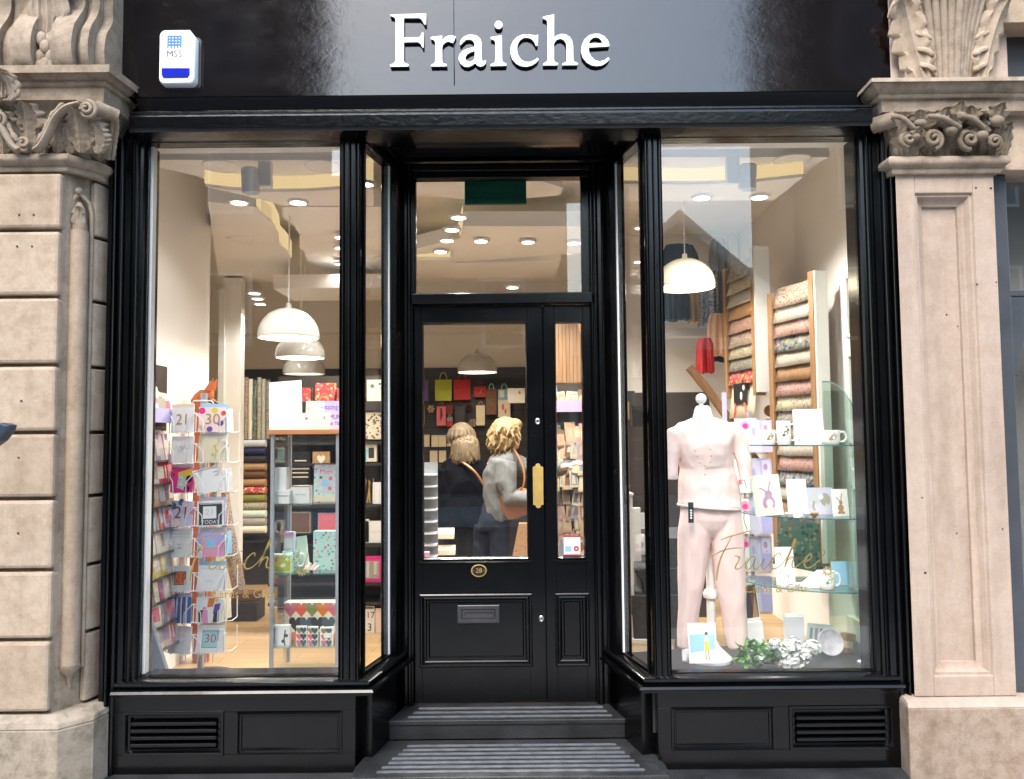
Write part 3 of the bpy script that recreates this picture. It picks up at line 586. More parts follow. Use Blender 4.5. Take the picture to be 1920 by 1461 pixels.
for s in (-1, 1):
    for k in range(9): mb.box(-.012+s*(w0+.012)-.002, -.012+s*(w0+.012)+.002, g, .001, top-.004-k*.0085, top-.0005-k*.0085, 'sky')
vs, fs = text_mesh("MSS"); mb.add([(-.012+v[0]*.043, g-.0004, hh*.1+v[1]*.043) for v in vs], fs, 'charcoal'); mb.build('emblem', al)
mb = MB(); mb.box(cx-hw*.9, cx+hw*1.1, -.066, -.0605, cz-hh-.05, cz-hh+.04, 'black_paint'); o = mb.build('alarm_backing_patch', shop)
# ================================================================== STONE PIERS
def leafmesh(mb, m, X, W_, H, lobes=4, curl=.3, rib=.12, tip=.25, n=10, k=26, lean=0.0):
    """an acanthus leaf in local x (across), z (up), growing away from the wall along -y; curls outward at the tip"""
    rings = []
    for i in range(k+1):
        t = i/k; env = (.30+.95*sin(pi*min(1, t*.92)**.85)**.8)*(1-.72*max(0, t-tip_)**1.1 if False else 1)
        env *= (1 if t < .75 else max(.05, 1-((t-.75)/.25)**2*.8))
        saw = (t*lobes) % 1; wv = W_*.5*env*(1-.34*saw**1.3)
        up = H*(t if t < .8 else .8+.2*sin((t-.8)/.2*pi/1.6)*.75); out = H*(curl*t**2.4+lean*t) + (H*.10*max(0, (t-.8)/.2) if t > .8 else 0)
        row = []
        for j in range(n+1):
            u = -1+2*j/n
            row.append((u*wv, -(out+rib*W_*(.5*(1-abs(u))**1.2+.22*cos(u*pi*3.2))+.02*W_), up+wv*.35*abs(u)*(1 if t < .9 else .3)))
        back = [(x*.96, y+.028*W_+.006, z) for x, y, z in row[::-1]]
        rings.append(row+back)
    mb.loft(rings, m, True, X)
tip_ = .7
def spiral(mb, m, c, r0, turns, depth, thick, X=None, start=0, sgn=1, n=14):
    """a volute: a tapering roll wound in the x-z plane"""
    k = int(turns*n); pts = []; rad = []
    for i in range(k+1):
        t = i/k; r = r0*(1-t)**.9+.004; a = start+sgn*2*pi*turns*t
        pts.append((c[0]+r*cos(a), c[1]-depth*t*.8, c[2]+r*sin(a))); rad.append(thick*(1-.35*t))
    mb.tube(pts, rad, m, 8, X)
def TX(x, y, z, rz=0, rx=0, s=1): return Matrix.Translation((x, y, z)) @ Matrix.Rotation(R(rz), 4, 'Z') @ Matrix.Rotation(R(rx), 4, 'X') @ Matrix.Scale(s, 4)
# ---- left pier: rusticated, with a shaft set in its chamfered corner
LP = thing('stone_pier', 'rusticated sandstone pier with a carved capital and scroll bracket, beside the alarm box', 'stone pier', (-2.3, -.17, 0))
def loc(mb, name, parent, **k):
    """mesh given in world coordinates, kept local to its thing's base"""
    o = Vector(parent.location); mb.v = [tuple(Vector(v)-o) for v in mb.v]; return mb.build(name, parent, **k)
XL = -2.86
zj = [at(50, q, -.225).z for q in (431, 556, 684, 811, 935, 1069, 1200, 1338)]; ztop = at(50, 322, -.225).z
mb = MB(); mb.prism([(XL, -.197), (-1.999, -.197), (-1.979, -.168), (-1.935, -.075), (-1.90, .1), (XL, .1)], .3, 2.8, 'carved_sandstone'); loc(mb, 'pier_core', LP)
zs = [ztop]+zj
for i in range(len(zs)-1):
    a, b = zs[i+1]+.007, zs[i]-.009
    mb = MB(); mb.box(XL, -1.991+random.uniform(-.003, .003), -.232, -.1, a, b, 'sandstone'); loc(mb, 'rusticated_block', LP, bev=.014)
    mb = MB(); mb.prism([(-1.936, -.088), (-1.911, -.094), (-1.904, -.08), (-1.874, .03), (-1.93, .03)], a, b, 'sandstone'); loc(mb, 'rusticated_block', LP, bev=.006)
for (px, py) in ((36, 403), (63, 403), (32, 462), (60, 462), (35, 858), (40, 752), (34, 1000)):
    p = at(px, py, -.2328); X = Matrix.Translation(p) @ Matrix.Rotation(R(90), 4, 'X'); mb = MB(); mb.lathe([(.006, 0), (.0045, .0012), (.0042, .0002)], 'weathered_base', X=X, n=10); mb.lathe([(.0042, .0), (.0042, .0006)], 'black', X=X, n=8); loc(mb, 'fixing_hole', LP)
mb = MB(); cx, cyy = -1.954, -.138; z0, z1 = at(145, 1245, -.14).z, at(148, 385, -.14).z
mb.tube([(cx, cyy, z0), (cx, cyy, z1-.12)], .040, 'sandstone', 20)
mb.tube([(cx, cyy, z1-.13), (cx, cyy, z1-.1), (cx, cyy-.004, z1-.02), (cx, cyy-.006, z1+.01)], [.03, .033, .024, .010], 'carved_sandstone', 14)
for q in (-.047, .047): mb.tube([(cx+q*.75, cyy+q*.5+.012, z0-.02), (cx+q*.75, cyy+q*.5+.012, z1-.03), (cx+q*.62, cyy+q*.4+.004, z1+.015), (cx+q*.1, cyy-.008, z1+.05)], .010, 'sandstone', 8)
mb.ball((cx, cyy-.012, z1+.06), .018, 'carved_sandstone'); leafmesh(mb, 'carved_sandstone', TX(cx+.005, cyy-.024, z1-.14, 25), .05, .13, 3, .08)
mb.loft([[(cx+r*cos(a)*1.0, cyy+r*sin(a), z) for a in [2*pi*i/12 for i in range(12)]] for z, r in ((z0, .046), (z0-.02, .043), (z0-.05, .018), (z0-.10, .006))], 'carved_sandstone')
loc(mb, 'corner_shaft', LP, smooth=50)
mb = MB(); zp = zj[-1]; P = [(XL, -.275), (-1.925, -.275), (-1.83, -.165), (-1.815, -.066), (-1.9, .1), (XL, .1)]
mb.prism(P, -.02, zp-.055, 'weathered_base'); mb.loft([[(x, y, zp-.0549) for x, y in P], [(x-.004, y+.01, zp-.03) for x, y in P], [(x-.03, y+.05, zp-.006) for x, y in P]], 'weathered_base'); loc(mb, 'plinth', LP, bev=.006)
mb = MB(); zn = at(50, 318, -.235).z; path = [(XL, -.20), (-1.98, -.20), (-1.91, -.098), (-1.885, .02)]
NECK = lambda z: [(0, z-.006), (.02, z-.004), (.026, z+.008), (.024, z+.018), (.034, z+.022), (.05, z+.034), (.054, z+.048), (.048, z+.064), (.03, z+.074), (.012, z+.078), (0, z+.08)]
mb.mould(path, NECK(zn), 'carved_sandstone'); loc(mb, 'neck_moulding', LP, smooth=40)
za1 = at(100, 130, -.30).z; za0 = at(100, 190, -.26).z; z_b = zn+.075
# bell behind the carving
mb = MB(); mb.loft([[(XL, -.205-f, z), (-1.975+f*.9, -.205-f, z), (-1.905+f*1.1, -.10-f*.3, z), (-1.88+f*1.1, .02, z), (XL, .02, z)] for z, f in ((z_b, 0), (z_b+.06, .006), (z_b+.14, .022), (za0-.02, .05), (za0, .07))], 'carved_sandstone')
Z = z_b; H = za0-z_b
def xa(px, py, y=-.255): return at(px, py, y)
for px, wd, hh, cu in ((50, .13, H*.98, .26), (150, .165, H*.80, .42), (104, .10, H*.7, .3), (125, .08, H*.5, .3), (72, .07, H*.5, .3), (24, .08, H*.6, .3), (4, .13, H*.8, .35), (178, .09, H*.55, .3)):
    p = xa(px, 280); leafmesh(mb, 'carved_sandstone', TX(p.x, -.222, Z-.005), wd*1.12, hh, 6, cu, .22)
for s, px in ((1, 60), (-1, 42)):
    q = [(px+s*7, 283), (px+s*18, 274), (px+s*32, 250), (px+s*46, 222), (px+s*66, 203), (px+s*92, 196)]
    L = [at(x, y, -.275-.015*i/5) for i, (x, y) in enumerate(q)]; mb.tube(catmull([tuple(v) for v in L], 5), .0145, 'carved_sandstone', 8, flat=1.6)
    L2 = [v+Vector((-s*.016, .004, .022)) for v in L[1:-1]]; mb.tube(catmull([tuple(v) for v in L2], 4), [.008+.003*(i % 3) for i in range(13)], 'carved_sandstone', 8)
p = at(165, 207, -.285); spiral(mb, 'carved_sandstone', (p.x, p.y, p.z), .036, 2.1, .03, .011, start=R(90), sgn=-1)
mb.tube([(p.x+.02, p.y+.02, p.z+.02), (p.x+.09, p.y+.08, p.z+.005)], [.034, .03], 'carved_sandstone', 12)
p = at(0, 224, -.285); spiral(mb, 'carved_sandstone', (p.x, p.y, p.z), .036, 2.1, .03, .011, start=R(90), sgn=1)
p = at(46, 270, -.265); spiral(mb, 'carved_sandstone', (p.x, p.y, p.z), .028, 1.6, .02, .010, start=R(-60), sgn=-1)
for (y, hh) in ((-.10, H*.75), (-.03, H*.75)): leafmesh(mb, 'carved_sandstone', TX(-1.895, y, Z, 62), .12, hh, 4, .4, .15)
p = at(205, 205, -.2); mb.tube(catmull([tuple(at(203, 200, -.22)), tuple(at(209, 230, -.20)), tuple(at(207, 260, -.17)), tuple(at(203, 300, -.15))], 6), .010, 'carved_sandstone', 8); mb.tube(catmull([tuple(at(212, 203, -.19)), tuple(at(219, 232, -.16)), tuple(at(215, 270, -.14)), tuple(at(210, 300, -.13))], 6), [.010+.003*(i % 2) for i in range(19)], 'carved_sandstone', 8)
loc(mb, 'carved_capital', LP, smooth=60)
mb = MB(); mb.mould([(XL, -.205), (-1.835, -.205), (-1.822, -.07), (-1.822, 0)], [(0, za0), (.03, za0+.004), (.034, za0+.07), (.045, za0+.075), (.052, za0+.086), (.046, za0+.096), (.062, za0+.104), (.078, za0+.122), (.082, za0+.145), (.09, za0+.148), (.09, za1-.012), (.075, za1), (-.02, za1+.012)], 'carved_sandstone'); 
mb.prism([(XL, -.205), (-1.835, -.205), (-1.822, -.07), (-1.822, 0), (XL, 0)], za0+.001, za1+.01, 'carved_sandstone')
loc(mb, 'abacus', LP, smooth=30)
# scroll bracket above the abacus
mb = MB(); zb = za1+.008
mb.box(XL, -1.835, -.07, .05, zb, 4.1, 'carved_sandstone')
def band(x0, x1, dy, sc, zt=3.78):
    prof = [(y_+.14, z_) for y_, z_ in [(-.28, zb), (-.375-dy, zb), (-.405-dy, zb+.05), (-.415-dy, zb+.12), (-.395-dy, zb+.2), (-.35-dy, zb+.27), (-.325-dy*.6, zb+.33), (-.33-dy*.6, zb+.40), (-.36-dy, zb+.47), (-.42-dy*sc, zb+.54), (-.50-dy*sc, zb+.60), (-.53, zb+.68), (-.50, zb+.9), (-.20, zb+.9), (-.20, zb)]]
    mb.prism(catmull(prof[1:-3], 4)+prof[-3:]+prof[:1], x0, x1, 'carved_sandstone', axis='x')
gx = lambda px: at(px, 70, -.27).x
band(gx(-60), gx(-4), 0, 1); band(gx(-3), gx(27), -.035, 1); band(gx(28), gx(66), .03, 1); band(gx(67), gx(101), -.03, .6); band(gx(102), gx(142), .03, 1); band(gx(142.5), gx(152), -.02, 1); band(gx(152.5), gx(167), .005, 1); band(gx(167.5), gx(186), -.05, .6)
loc(mb, 'scroll_bracket', LP, smooth=30)
mb = MB(); x = gx(84)
for r_ in range(4):
    for c_ in (-1, 0, 1):
        if (r_+c_) % 2 == 0 or r_ == 0: mb.ball((x+c_*.022, -.265+.006*abs(c_), zb+.03+r_*.04), (.024, .016, .034), 'carved_sandstone', 12, 8)
for s in (-1, 0, 1): leafmesh(mb, 'carved_sandstone', TX(x+s*.045, -.235, zb+.16, -s*12), .10, .42, 5, .22, .2)
loc(mb, 'bracket_leaf', LP, smooth=60)
# tiny clump of broken foliage at the far left of the abacus
mb = MB(); p = at(4, 165, -.33)
for k in range(5): leafmesh(mb, 'carved_sandstone', TX(p.x-.03+.02*k, p.y+.02, p.z-.05+.012*(k % 3), 40-18*k), .06, .10, 3, .5, .2)
loc(mb, 'foliage_boss', LP, smooth=60)
# ---- right pier: plain shaft with a sunk moulded panel
RP = thing('stone_pier', 'smooth pinkish sandstone pier with a long sunk panel and darkened leaf capital', 'stone pier', (1.97, -.1, 0))
yr = -.1; X0, X1 = at(1696, 800, yr).x, at(1884, 800, yr).x; A0, A1 = at(1733, 800, yr).x, at(1843, 800, yr).x
ZA, ZBm = at(1770, 362, yr).z, at(1790, 1268, yr).z; zt_ = at(1780, 326, yr).z; zpl = at(1800, 1306, yr).z
PK = 'pink_sandstone'; mb = MB()
mb.prism([(X0, yr), (A0, yr), (A0, .1), (X0+.045, .1), (X0+.04, -.02)], zpl, zt_, PK); mb.box(A1, X1, yr, .1, zpl, zt_, PK); mb.box(A0, A1, yr, .1, ZA, zt_, PK); mb.box(A0, A1, yr, .1, zpl, ZBm, PK)
loc(mb, 'pier_shaft', RP, bev=.004)
mb = MB(); mb.ring(A0, A1, ZBm, ZA, [(0, yr+.004), (.003, yr+.012), (.014, yr+.012), (.018, yr+.02), (.026, yr+.036), (.042, yr+.044), (.05, yr+.046), (.052, yr+.06)], PK); mb.box(A0, A1, yr+.06, .08, ZBm, ZA, PK); loc(mb, 'sunk_panel', RP, smooth=30)
for px, py, r in ((1818, 353, .005), (1830, 352, .005), (1858, 353, .006), (1817, 530, .009), (1832, 533, .005), (1868, 529, .004), (1775, 590, .004), (1796, 612, .004), (1735, 1074, .006), (1729, 933, .004), (1880, 992, .004), (1794, 1000, .004)):
    p = at(px, py, yr-.0015 if not 1740 < px < 1826 else yr+.0585); mb = MB(); mb.lathe([(r, 0), (r*.8, .0012)], 'black', X=Matrix.Translation(p) @ Matrix.Rotation(R(90), 4, 'X'), n=9, sy=.8); loc(mb, 'fixing_hole', RP)
mb = MB(); q0 = at(1703, 1330, yr-.07).x; P = [(q0, yr-.07), (2.6, yr-.07), (2.6, .1), (q0+.03, .1), (q0+.012, yr)]
mb.prism(P, -.02, zpl-.028, 'red_base'); mb.loft([[(x, y, zpl-.0279) for x, y in P], [(x+.006, y+.014, zpl-.01) for x, y in P], [(x+.014, y+.05, zpl-.002) for x, y in P]], 'pink_sandstone'); loc(mb, 'plinth', RP, bev=.005)
mb = MB(); zn = at(1780, 322, -.13).z; X1b = X1-.0
mb.mould([(X0+.02, .05), (X0-.0, -.02), (X0+.0, yr), (X1b, yr), (X1b, .05)][::-1][::-1], NECK(zn), 'carved_sandstone'); loc(mb, 'neck_moulding', RP, smooth=40)
za0 = at(1780, 208, -.17).z; za1 = at(1780, 148, -.225).z; z_b = zn+.075; H = za0-z_b
mb = MB(); mb.loft([[(X0-f, .05, z), (X0-f, yr-f, z), (X1+f, yr-f, z), (X1+f, .05, z)] for z, f in ((z_b, 0), (z_b+H*.4, .008), (z_b+H*.8, .03), (za0, .06))], 'carved_sandstone')
for px, wd, hh, cu in ((1700, .09, .5, .5), (1758, .09, .55, .6), (1790, .10, .6, .7), (1820, .09, .5, .6), (1850, .09, .6, .6), (1688, .10, .95, .35), (1712, .08, .7, .35), (1742, .10, .75, .5), (1775, .12, .9, .5), (1805, .10, .8, .5), (1833, .12, .9, .55), (1862, .10, .75, .5), (1880, .08, .8, .3)):
    p = at(px, 290, yr); leafmesh(mb, 'sooty_sandstone', TX(p.x, yr-.005, z_b-.005, random.uniform(-14, 14)), wd, H*hh, 4, cu, .2)
for px, py, r, sg in ((1748, 262, .04, 1), (1815, 262, .042, -1), (1862, 268, .03, 1), (1700, 262, .028, -1)):
    p = at(px, py, yr-.07); spiral(mb, 'sooty_sandstone', (p.x, p.y, p.z), r, 1.7, .03, .014, start=R(-80), sgn=sg)
for px, py, r in ((1725, 232, .028), (1768, 226, .026), (1800, 220, .03), (1822, 226, .028), (1868, 228, .034), (1783, 245, .03), (1840, 255, .03), (1716, 256, .022)):
    p = at(px, py, yr-.085); mb.ball(p, (r, r*.9, r*.8), 'sooty_sandstone', 12, 8)
    leafmesh(mb, 'sooty_sandstone', TX(p.x, p.y, p.z-.02, random.uniform(-40, 40), random.uniform(-20, 20)), r*2.6, r*2.6, 3, .5, .2)
for px0, px1, c in ((1672, 1712, 1), (1740, 1800, -1), (1800, 1845, 1)):
    L = [at(px0, 218, yr-.10), at((px0+px1)/2, 222, yr-.115), at(px1, 240, yr-.10)]; mb.tube(catmull([tuple(v) for v in L], 6), .012, 'sooty_sandstone', 8)
p = at(1658, 228, -.15); mb.tube([p+Vector((-.03, .05, 0)), p+Vector((.045, -.02, .005))], .036, 'sooty_sandstone', 14); leafmesh(mb, 'sooty_sandstone', TX(X0-.005, -.05, z_b, -75), .11, H*.95, 4, .35, .15)
loc(mb, 'carved_capital', RP, smooth=60)
mb = MB(); pa = [(X0-.05, 0), (X0-.052, -.06), (X0-.055, -.135), (2.6, -.135)]
mb.mould(pa, [(0, za0), (.02, za0+.004), (.024, za0+.055), (.04, za0+.06), (.046, za0+.07), (.04, za0+.078), (.062, za0+.09), (.08, za0+.112), (.082, za0+.125), (.092, za0+.13), (.094, za1-.012), (.08, za1), (-.05, za1+.01)], 'carved_sandstone')
mb.prism([(X0-.05, 0), (X0-.055, -.135), (2.6, -.135), (2.6, 0)], za0+.001, za1+.008, 'carved_sandstone'); loc(mb, 'abacus', RP, smooth=30)
mb = MB(); xb = at(1668, 70, -.065).x; mb.box(xb, at(1888, 70, -.065).x, -.065, .05, za1+.008, 4.1, 'pink_sandstone'); loc(mb, 'bracket_block', RP, bev=.006)
# acanthus bracket: a fluted sheaf between two leaf sides
mb = MB(); zb = za1+.008; xm = at(1790, 80, -.18).x
for k in range(9):
    u = (k-4)/4; L = [(xm+u*.075, -0.185+.05*abs(u), zb), (xm+u*.08, -0.195+.05*abs(u), zb+.1), (xm+u*.10, -0.215+.05*abs(u), zb+.25), (xm+u*.135, -0.255+.05*abs(u), zb+.42), (xm+u*.17, -0.325+.05*abs(u), zb+.62), (xm+u*.18, -.385, zb+.8)]
    mb.tube(catmull(L, 4), .0165, 'carved_sandstone', 8)
for s in (-1, 1):
    leafmesh(mb, 'sandstone', TX(xm+s*.105, -.13, zb-.01, s*16) @ Matrix.Rotation(R(s*4), 4, 'Y'), .22, .85, 8, .16, .16, k=64, n=14)
    leafmesh(mb, 'sandstone', TX(xm+s*.125, -.147, zb-.01, s*22) @ Matrix.Rotation(R(s*12), 4, 'Y'), .15, .42, 5, .18, .2, k=40)
    for k in range(7): mb.tube(catmull([(xm+s*(.085+.006*k), -.17+.003*k, zb+.05+.075*k), (xm+s*(.12+.005*k), -.173+.003*k, zb+.075+.075*k), (xm+s*(.155+.008*k), -.153, zb+.09+.075*k)], 4), [.006]+[.012]*7+[.004], 'sandstone', 6)
mb.box(xm-.2, xm+.2, -.12, -.06, zb, 4.1, 'carved_sandstone'); loc(mb, 'acanthus_bracket', RP, smooth=60)
# ---- next shop along, only its edge in view
NS = thing('neighbouring_shopfront', 'dark grey neighbouring shopfront with an arched window at the right edge of the picture', 'shopfront', (2.6, 0, 0))
mb = MB(); xn = at(1880, 800, -.03).x; zq = at(1900, 545, -.03).z; W0 = at(1902, 800, -.03).x
mb.box(2.14, W0, -.05, .08, 0, at(1895, 330, -.03).z, 'shop_grey'); mb.box(W0, 3.2, -.05, .08, zq-.03, zq+.0, 'shop_grey')
o_ = [(W0, zq-.03), (3.2, zq-.03), (3.2, zq-.12)]+[(W0+.30-.28*cos(R(a)), zq-.40+.33*sin(R(a))) for a in range(90, -1, -9)]+[(W0, zq-.40)]
mb.prism(o_, -.045, .06, 'shop_grey', axis='y'); mb.box(W0, 3.2, -.06, .08, .0, .48, 'shop_grey'); loc(mb, 'frame', NS, bev=.004)
mb = MB(); mb.box(W0, 3.2, .02, .026, .48, at(1900, 326, 0).z, 'window_glass'); loc(mb, 'pane', NS)
mb = MB(); mb.box(2.14, 3.2, .3, .35, .0, 3.0, 'opposite_stone'); loc(mb, 'back_wall', NS)
mb = MB(); mb.box(2.16, 3.2, -.10, .08, at(1900, 326, -.05).z, at(1900, 214, -.05).z, 'sandstone'); loc(mb, 'stone_lintel', NS, bev=.005)
mb = MB(); mb.box(2.16, 3.2, .0, .08, at(1900, 210, -.05).z+.001, at(1900, 52, -.05).z, 'shop_grey'); mb.box(2.17, 3.2, -.14, .08, at(1900, 50, -.1).z, 4.1, 'sandstone'); loc(mb, 'fascia', NS)
# ---- a dark blue pointed thing jutting in from the left
mb = MB(); y = -.75; pts = [(-60, 795), (14, 793), (26, 797), (22, 808), (8, 826), (-8, 838), (-60, 846)]
P3 = [at(px, py, y) for px, py in pts]; c = sum(P3, Vector())/len(P3)
mb.loft([[((v.x-c.x)*s, dy, (v.z-c.z)*s) for v in P3] for dy, s in ((-.03, .9), (-.02, 1), (.02, 1), (.03, .9))], 'navy_paint')
o = mb.build('sign_bracket', bev=.004); o.location = (c.x, y, c.z); tag(o, 'dark blue pointed tip jutting in from the left edge in front of the stone pier', 'bracket')
# ================================================================== STREET BEHIND THE CAMERA (seen only in reflections)
mb = MB(); mb.add([(-60, -60, -.12), (60, -60, -.12), (60, 60, -.12), (-60, 60, -.12)], [(0, 1, 2, 3)], 'road'); struct('road', mb)
mb = MB(); mb.box(-40, 40, -3.0, .3, -.2, 0, 'paving'); struct('pavement', mb, bev=.01)
mb = MB(); mb.box(-40, 40, -13.5, -10.5, -.2, 0, 'paving'); struct('far_pavement', mb, bev=.01)
YO = -13.5
def terrace(name, label, x0, x1, h, m, cols, rows, gable=False):
    b = thing(name, label, 'building', ((x0+x1)/2, YO, 0)); mb = MB(); hw = (x1-x0)/2
    if gable: mb.prism([(-hw, 0), (hw, 0), (hw, h-2.2), (0, h), (-hw, h-2.2)], -3, 0, m, axis='y')
    else: mb.box(-hw, hw, -3, 0, 0, h, m)
    mb.build('wall', b)
    if gable:
        mb = MB()
        for s in (-1, 1): mb.prism([(s*(hw+.3), h-2.35), (s*(hw+.3), h-2.1), (0, h+.25), (0, h)], -3.2, .25, 'opposite_white', axis='y')
        mb.build('bargeboard', b)
    else:
        mb = MB(); mb.box(-hw, hw, -3, .25, h, h+.25, 'opposite_stone'); mb.build('parapet', b)
    for r in range(rows):
        for c in range(cols):
            cx = -hw+(c+.5)*2*hw/cols; z = 3.6+r*2.9
            if z+1.7 > h-(-.4 if gable else .3): continue
            mb = MB(); mb.box(cx-.5, cx+.5, .0, .05, z, z+1.6, 'opposite_white'); o = mb.build('window', b)
            mb = MB(); mb.box(cx-.42, cx+.42, .05, .06, z+.08, z+1.52, 'opposite_glass'); mb.build('pane', o)
    mb = MB(); mb.box(-hw+.2, hw-.2, 0, .1, .3, 2.9, 'opposite_glass'); mb.box(-hw+.1, hw-.1, 0, .2, 2.9, 3.4, 'opposite_dark'); mb.build('ground_floor_shop', b)
terrace('opposite_building', 'tall dark stone terrace across the street, reflected in the left of the fascia', -26, -4.6, 13, 'opposite_dark', 7, 3)
terrace('opposite_house', 'low pale house across the street, reflected as a bright gap in the fascia', -4.6, 1.3, 7.0, 'opposite_stone', 2, 1)
terrace('gabled_house', 'gabled house with white bargeboards reflected in the right display window', 1.3, 6.0, 6.2, 'opposite_render', 2, 1, True)
terrace('opposite_building', 'tall dark stone building across the street, reflected in the right of the fascia', 6.2, 24, 13, 'opposite_dark', 6, 3)
# ================================================================== SHOP INTERIOR: shell
XW, XB, XR, YK = -2.03, -3.3, 1.95, 5.3      # near left wall, recess left wall, right wall, back wall
CZ = 3.06
mb = MB(); mb.box(XB-.1, XR+.1, .5, YK+.1, .14, FL, 'wood_floor'); struct('shop_floor', mb)
mb = MB(); mb.box(XB-.1, XR+.1, .1, YK+.1, 3.30, 3.4, 'plaster')
struct('shop_ceiling', mb)
def wall(name, label, mb): o = mb.build(name); return tag(o, label, 'wall', kind='structure')
mb = MB(); mb.box(XW-.1, XW, .1, 1.62, 0, 3.3, 'wall_cream'); mb.box(XB, XW-.1, 1.5, 1.62, FL, 3.3, 'wall_cream'); wall('interior_wall', 'cream wall behind the card racks in the left window', mb)
mb = MB(); mb.box(XB-.1, XB, 1.5, YK, 0, 3.3, 'wall_cream'); wall('interior_wall', 'cream side wall at the back left of the shop', mb)
mb = MB(); mb.box(XR, XR+.1, .1, YK, 0, 3.3, 'wall_cream'); wall('interior_wall', 'cream wall lit by a spotlight beside the wrapping paper racks', mb)
mb = MB(); mb.box(XB, XR, YK, YK+.1, 0, 3.3, 'wall_cream'); mb.box(XB, XR, YK-.3, YK, 2.75, 3.3, 'wall_cream'); wall('interior_wall', 'cream upper back wall above the dark slatted boarding', mb)
# window side returns
mb = MB(); mb.box(XW-.1, GL[0]-.1, .12, .2, 0, 3.3, 'panel_white'); mb.box(GR[1]+.08, XR+.1, .12, .2, 0, 3.3, 'panel_white'); mb.box(XW-.1, -.73, .125, .2, 3.02, 3.3, 'plaster'); mb.box(.66, XR+.1, .125, .2, 3.02, 3.3, 'plaster'); wall('interior_wall', 'pale inner face of the shopfront around the windows', mb)
mb = MB(); mb.box(GL[0], PL, .02, .16, ZB-.06, ZB-.02, BP); mb.build('inner_ledge', shop)
# black window bed on the right
mb = MB(); mb.prism([(PR, .02), (XR, .02), (XR, .9), (BR+.1, .62), (BR+.1, .5)], .24, .44, 'dark_shelf'); o = mb.build('window_platform'); tag(o, 'matt black display platform in the right window under the mannequin', 'platform')
# white panelling on the right wall
mb = MB(); yy = (.13, .92)
mb.box(XR-.02, XR-.0005, yy[0], yy[1], FL, 2.55, 'panel_white')
for z0, z1 in ((.5, 1.30), (1.38, 2.05), (2.14, 2.5)): 
    for a, b in (((yy[0]+.1, yy[1]-.08)),): 
        for q in ((a, b, z0, z0+.02), (a, b, z1-.02, z1), (a, a+.02, z0, z1), (b-.02, b, z0, z1)): mb.box(XR-.034, XR-.0205, q[0], q[1], q[2], q[3], 'panel_white')
mb.box(XR-.05, XR-.0205, yy[0], yy[1], .44, .56, 'panel_white'); o = mb.build('wall_panelling', bev=.003); tag(o, 'white moulded panelling on the wall behind the glass display shelves', 'panelling')
# dropped ceiling rafts with curved, cove-lit edges
def raft(label, pts, z, th=.1, glow=None, holes=()):
    t = thing('ceiling_raft', label, 'ceiling raft', (0, 0, z), group='dropped plaster ceiling rafts')
    mb = MB(); mb.prism(pts, 0, th, 'plaster'); mb.build('raft_board', t)
    if glow:
        for g in glow:
            mb = MB(); k = len(g); vs = [(x, y, th*.15) for x, y in g]+[(x, y, th*.85+.06) for x, y in g]
            vs += [(x, y+.012, z_) for x, y, z_ in vs]
            fs = []
            for i in range(k-1): fs += [(i, i+1, k+i+1, k+i), (2*k+i, 3*k+i, 3*k+i+1, 2*k+i+1), (i, 2*k+i, 2*k+i+1, i+1), (k+i, k+i+1, 3*k+i+1, 3*k+i)]
            mb.add(vs, fs, 'cove_glow'); mb.build('cove_lit_face', t)  # emissive face stands in for hidden cove light falling on the raft edge
    return t
arc = lambda x0, x1, y, sag, n=24: [(lerp(x0, x1, i/n), y-sag*4*(i/n)*(1-i/n)) for i in range(n+1)]
def pt(px, py, z):                           # point on a horizontal plane
    v = _fw+_ri*((px-960)/F_PX)-_up*((py-730.5)/F_PX); q = CAM+v*((z-CAM.z)/v.z); return (q.x, q.y)
def poly(z, *pp): return [pt(a, b, z) for a, b in pp]
z = CZ
# front rafts (left window, middle, right window): flat strip, curved glowing slot, then a deeper strip with downlights
raft('front ceiling raft above the left window with two round speakers', poly(z, (240, 300), (660, 300), (660, 341), (560, 350), (470, 350), (380, 336), (384, 334)), z, .12)
raft('second ceiling raft above the left window with a curved glowing edge', poly(2.97, (384, 350), (430, 356), (500, 360), (580, 359), (700, 350), (700, 386), (532, 386), (490, 374)), 2.97, .12, [[(x, y-.006) for x, y in poly(2.97, (384, 350), (430, 356), (500, 360), (580, 359), (700, 350))]])
raft('front ceiling raft above the right window with two round speakers', poly(z, (1150, 295), (1555, 295), (1506, 320), (1500, 322), (1380, 332), (1240, 336), (1150, 330)), z, .12)
raft('second ceiling raft above the right window with a curved glowing edge', poly(2.97, (1150, 344), (1300, 346), (1420, 341), (1506, 332), (1450, 376), (1150, 378)), 2.97, .12, [[(x, y-.006) for x, y in poly(2.97, (1150, 344), (1300, 346), (1420, 341), (1506, 332))]])
raft('ceiling raft behind the green board in the transom', poly(z, (745, 338), (1010, 338), (1055, 352), (1052, 366), (920, 378), (790, 366), (745, 366)), z, .1, [arc(pt(785, 352, z)[0], pt(1052, 352, z)[0], pt(900, 352, z)[1]+.02, .04)])
z2 = 3.0
raft('deep ceiling raft with three downlights seen through the transom', poly(z2, (700, 486), (864, 446), (868, 424), (1110, 424), (1110, 470), (1076, 476), (846, 492), (850, 470)), z2, .10, [[pt(868, 424, z2), pt(850, 488, z2)], arc(pt(848, 480, z2)[0], pt(1072, 480, z2)[0], pt(960, 482, z2)[1], .06)])
z3 = 3.0
raft('rear ceiling raft lit along its curved edge, lowest in the transom', poly(z3, (770, 488), (846, 488), (858, 494), (1052, 488), (1040, 520), (900, 522), (770, 520)), z3, .08, [arc(pt(770, 484, z3)[0], pt(844, 484, z3)[0], pt(800, 485, z3)[1], .03)])
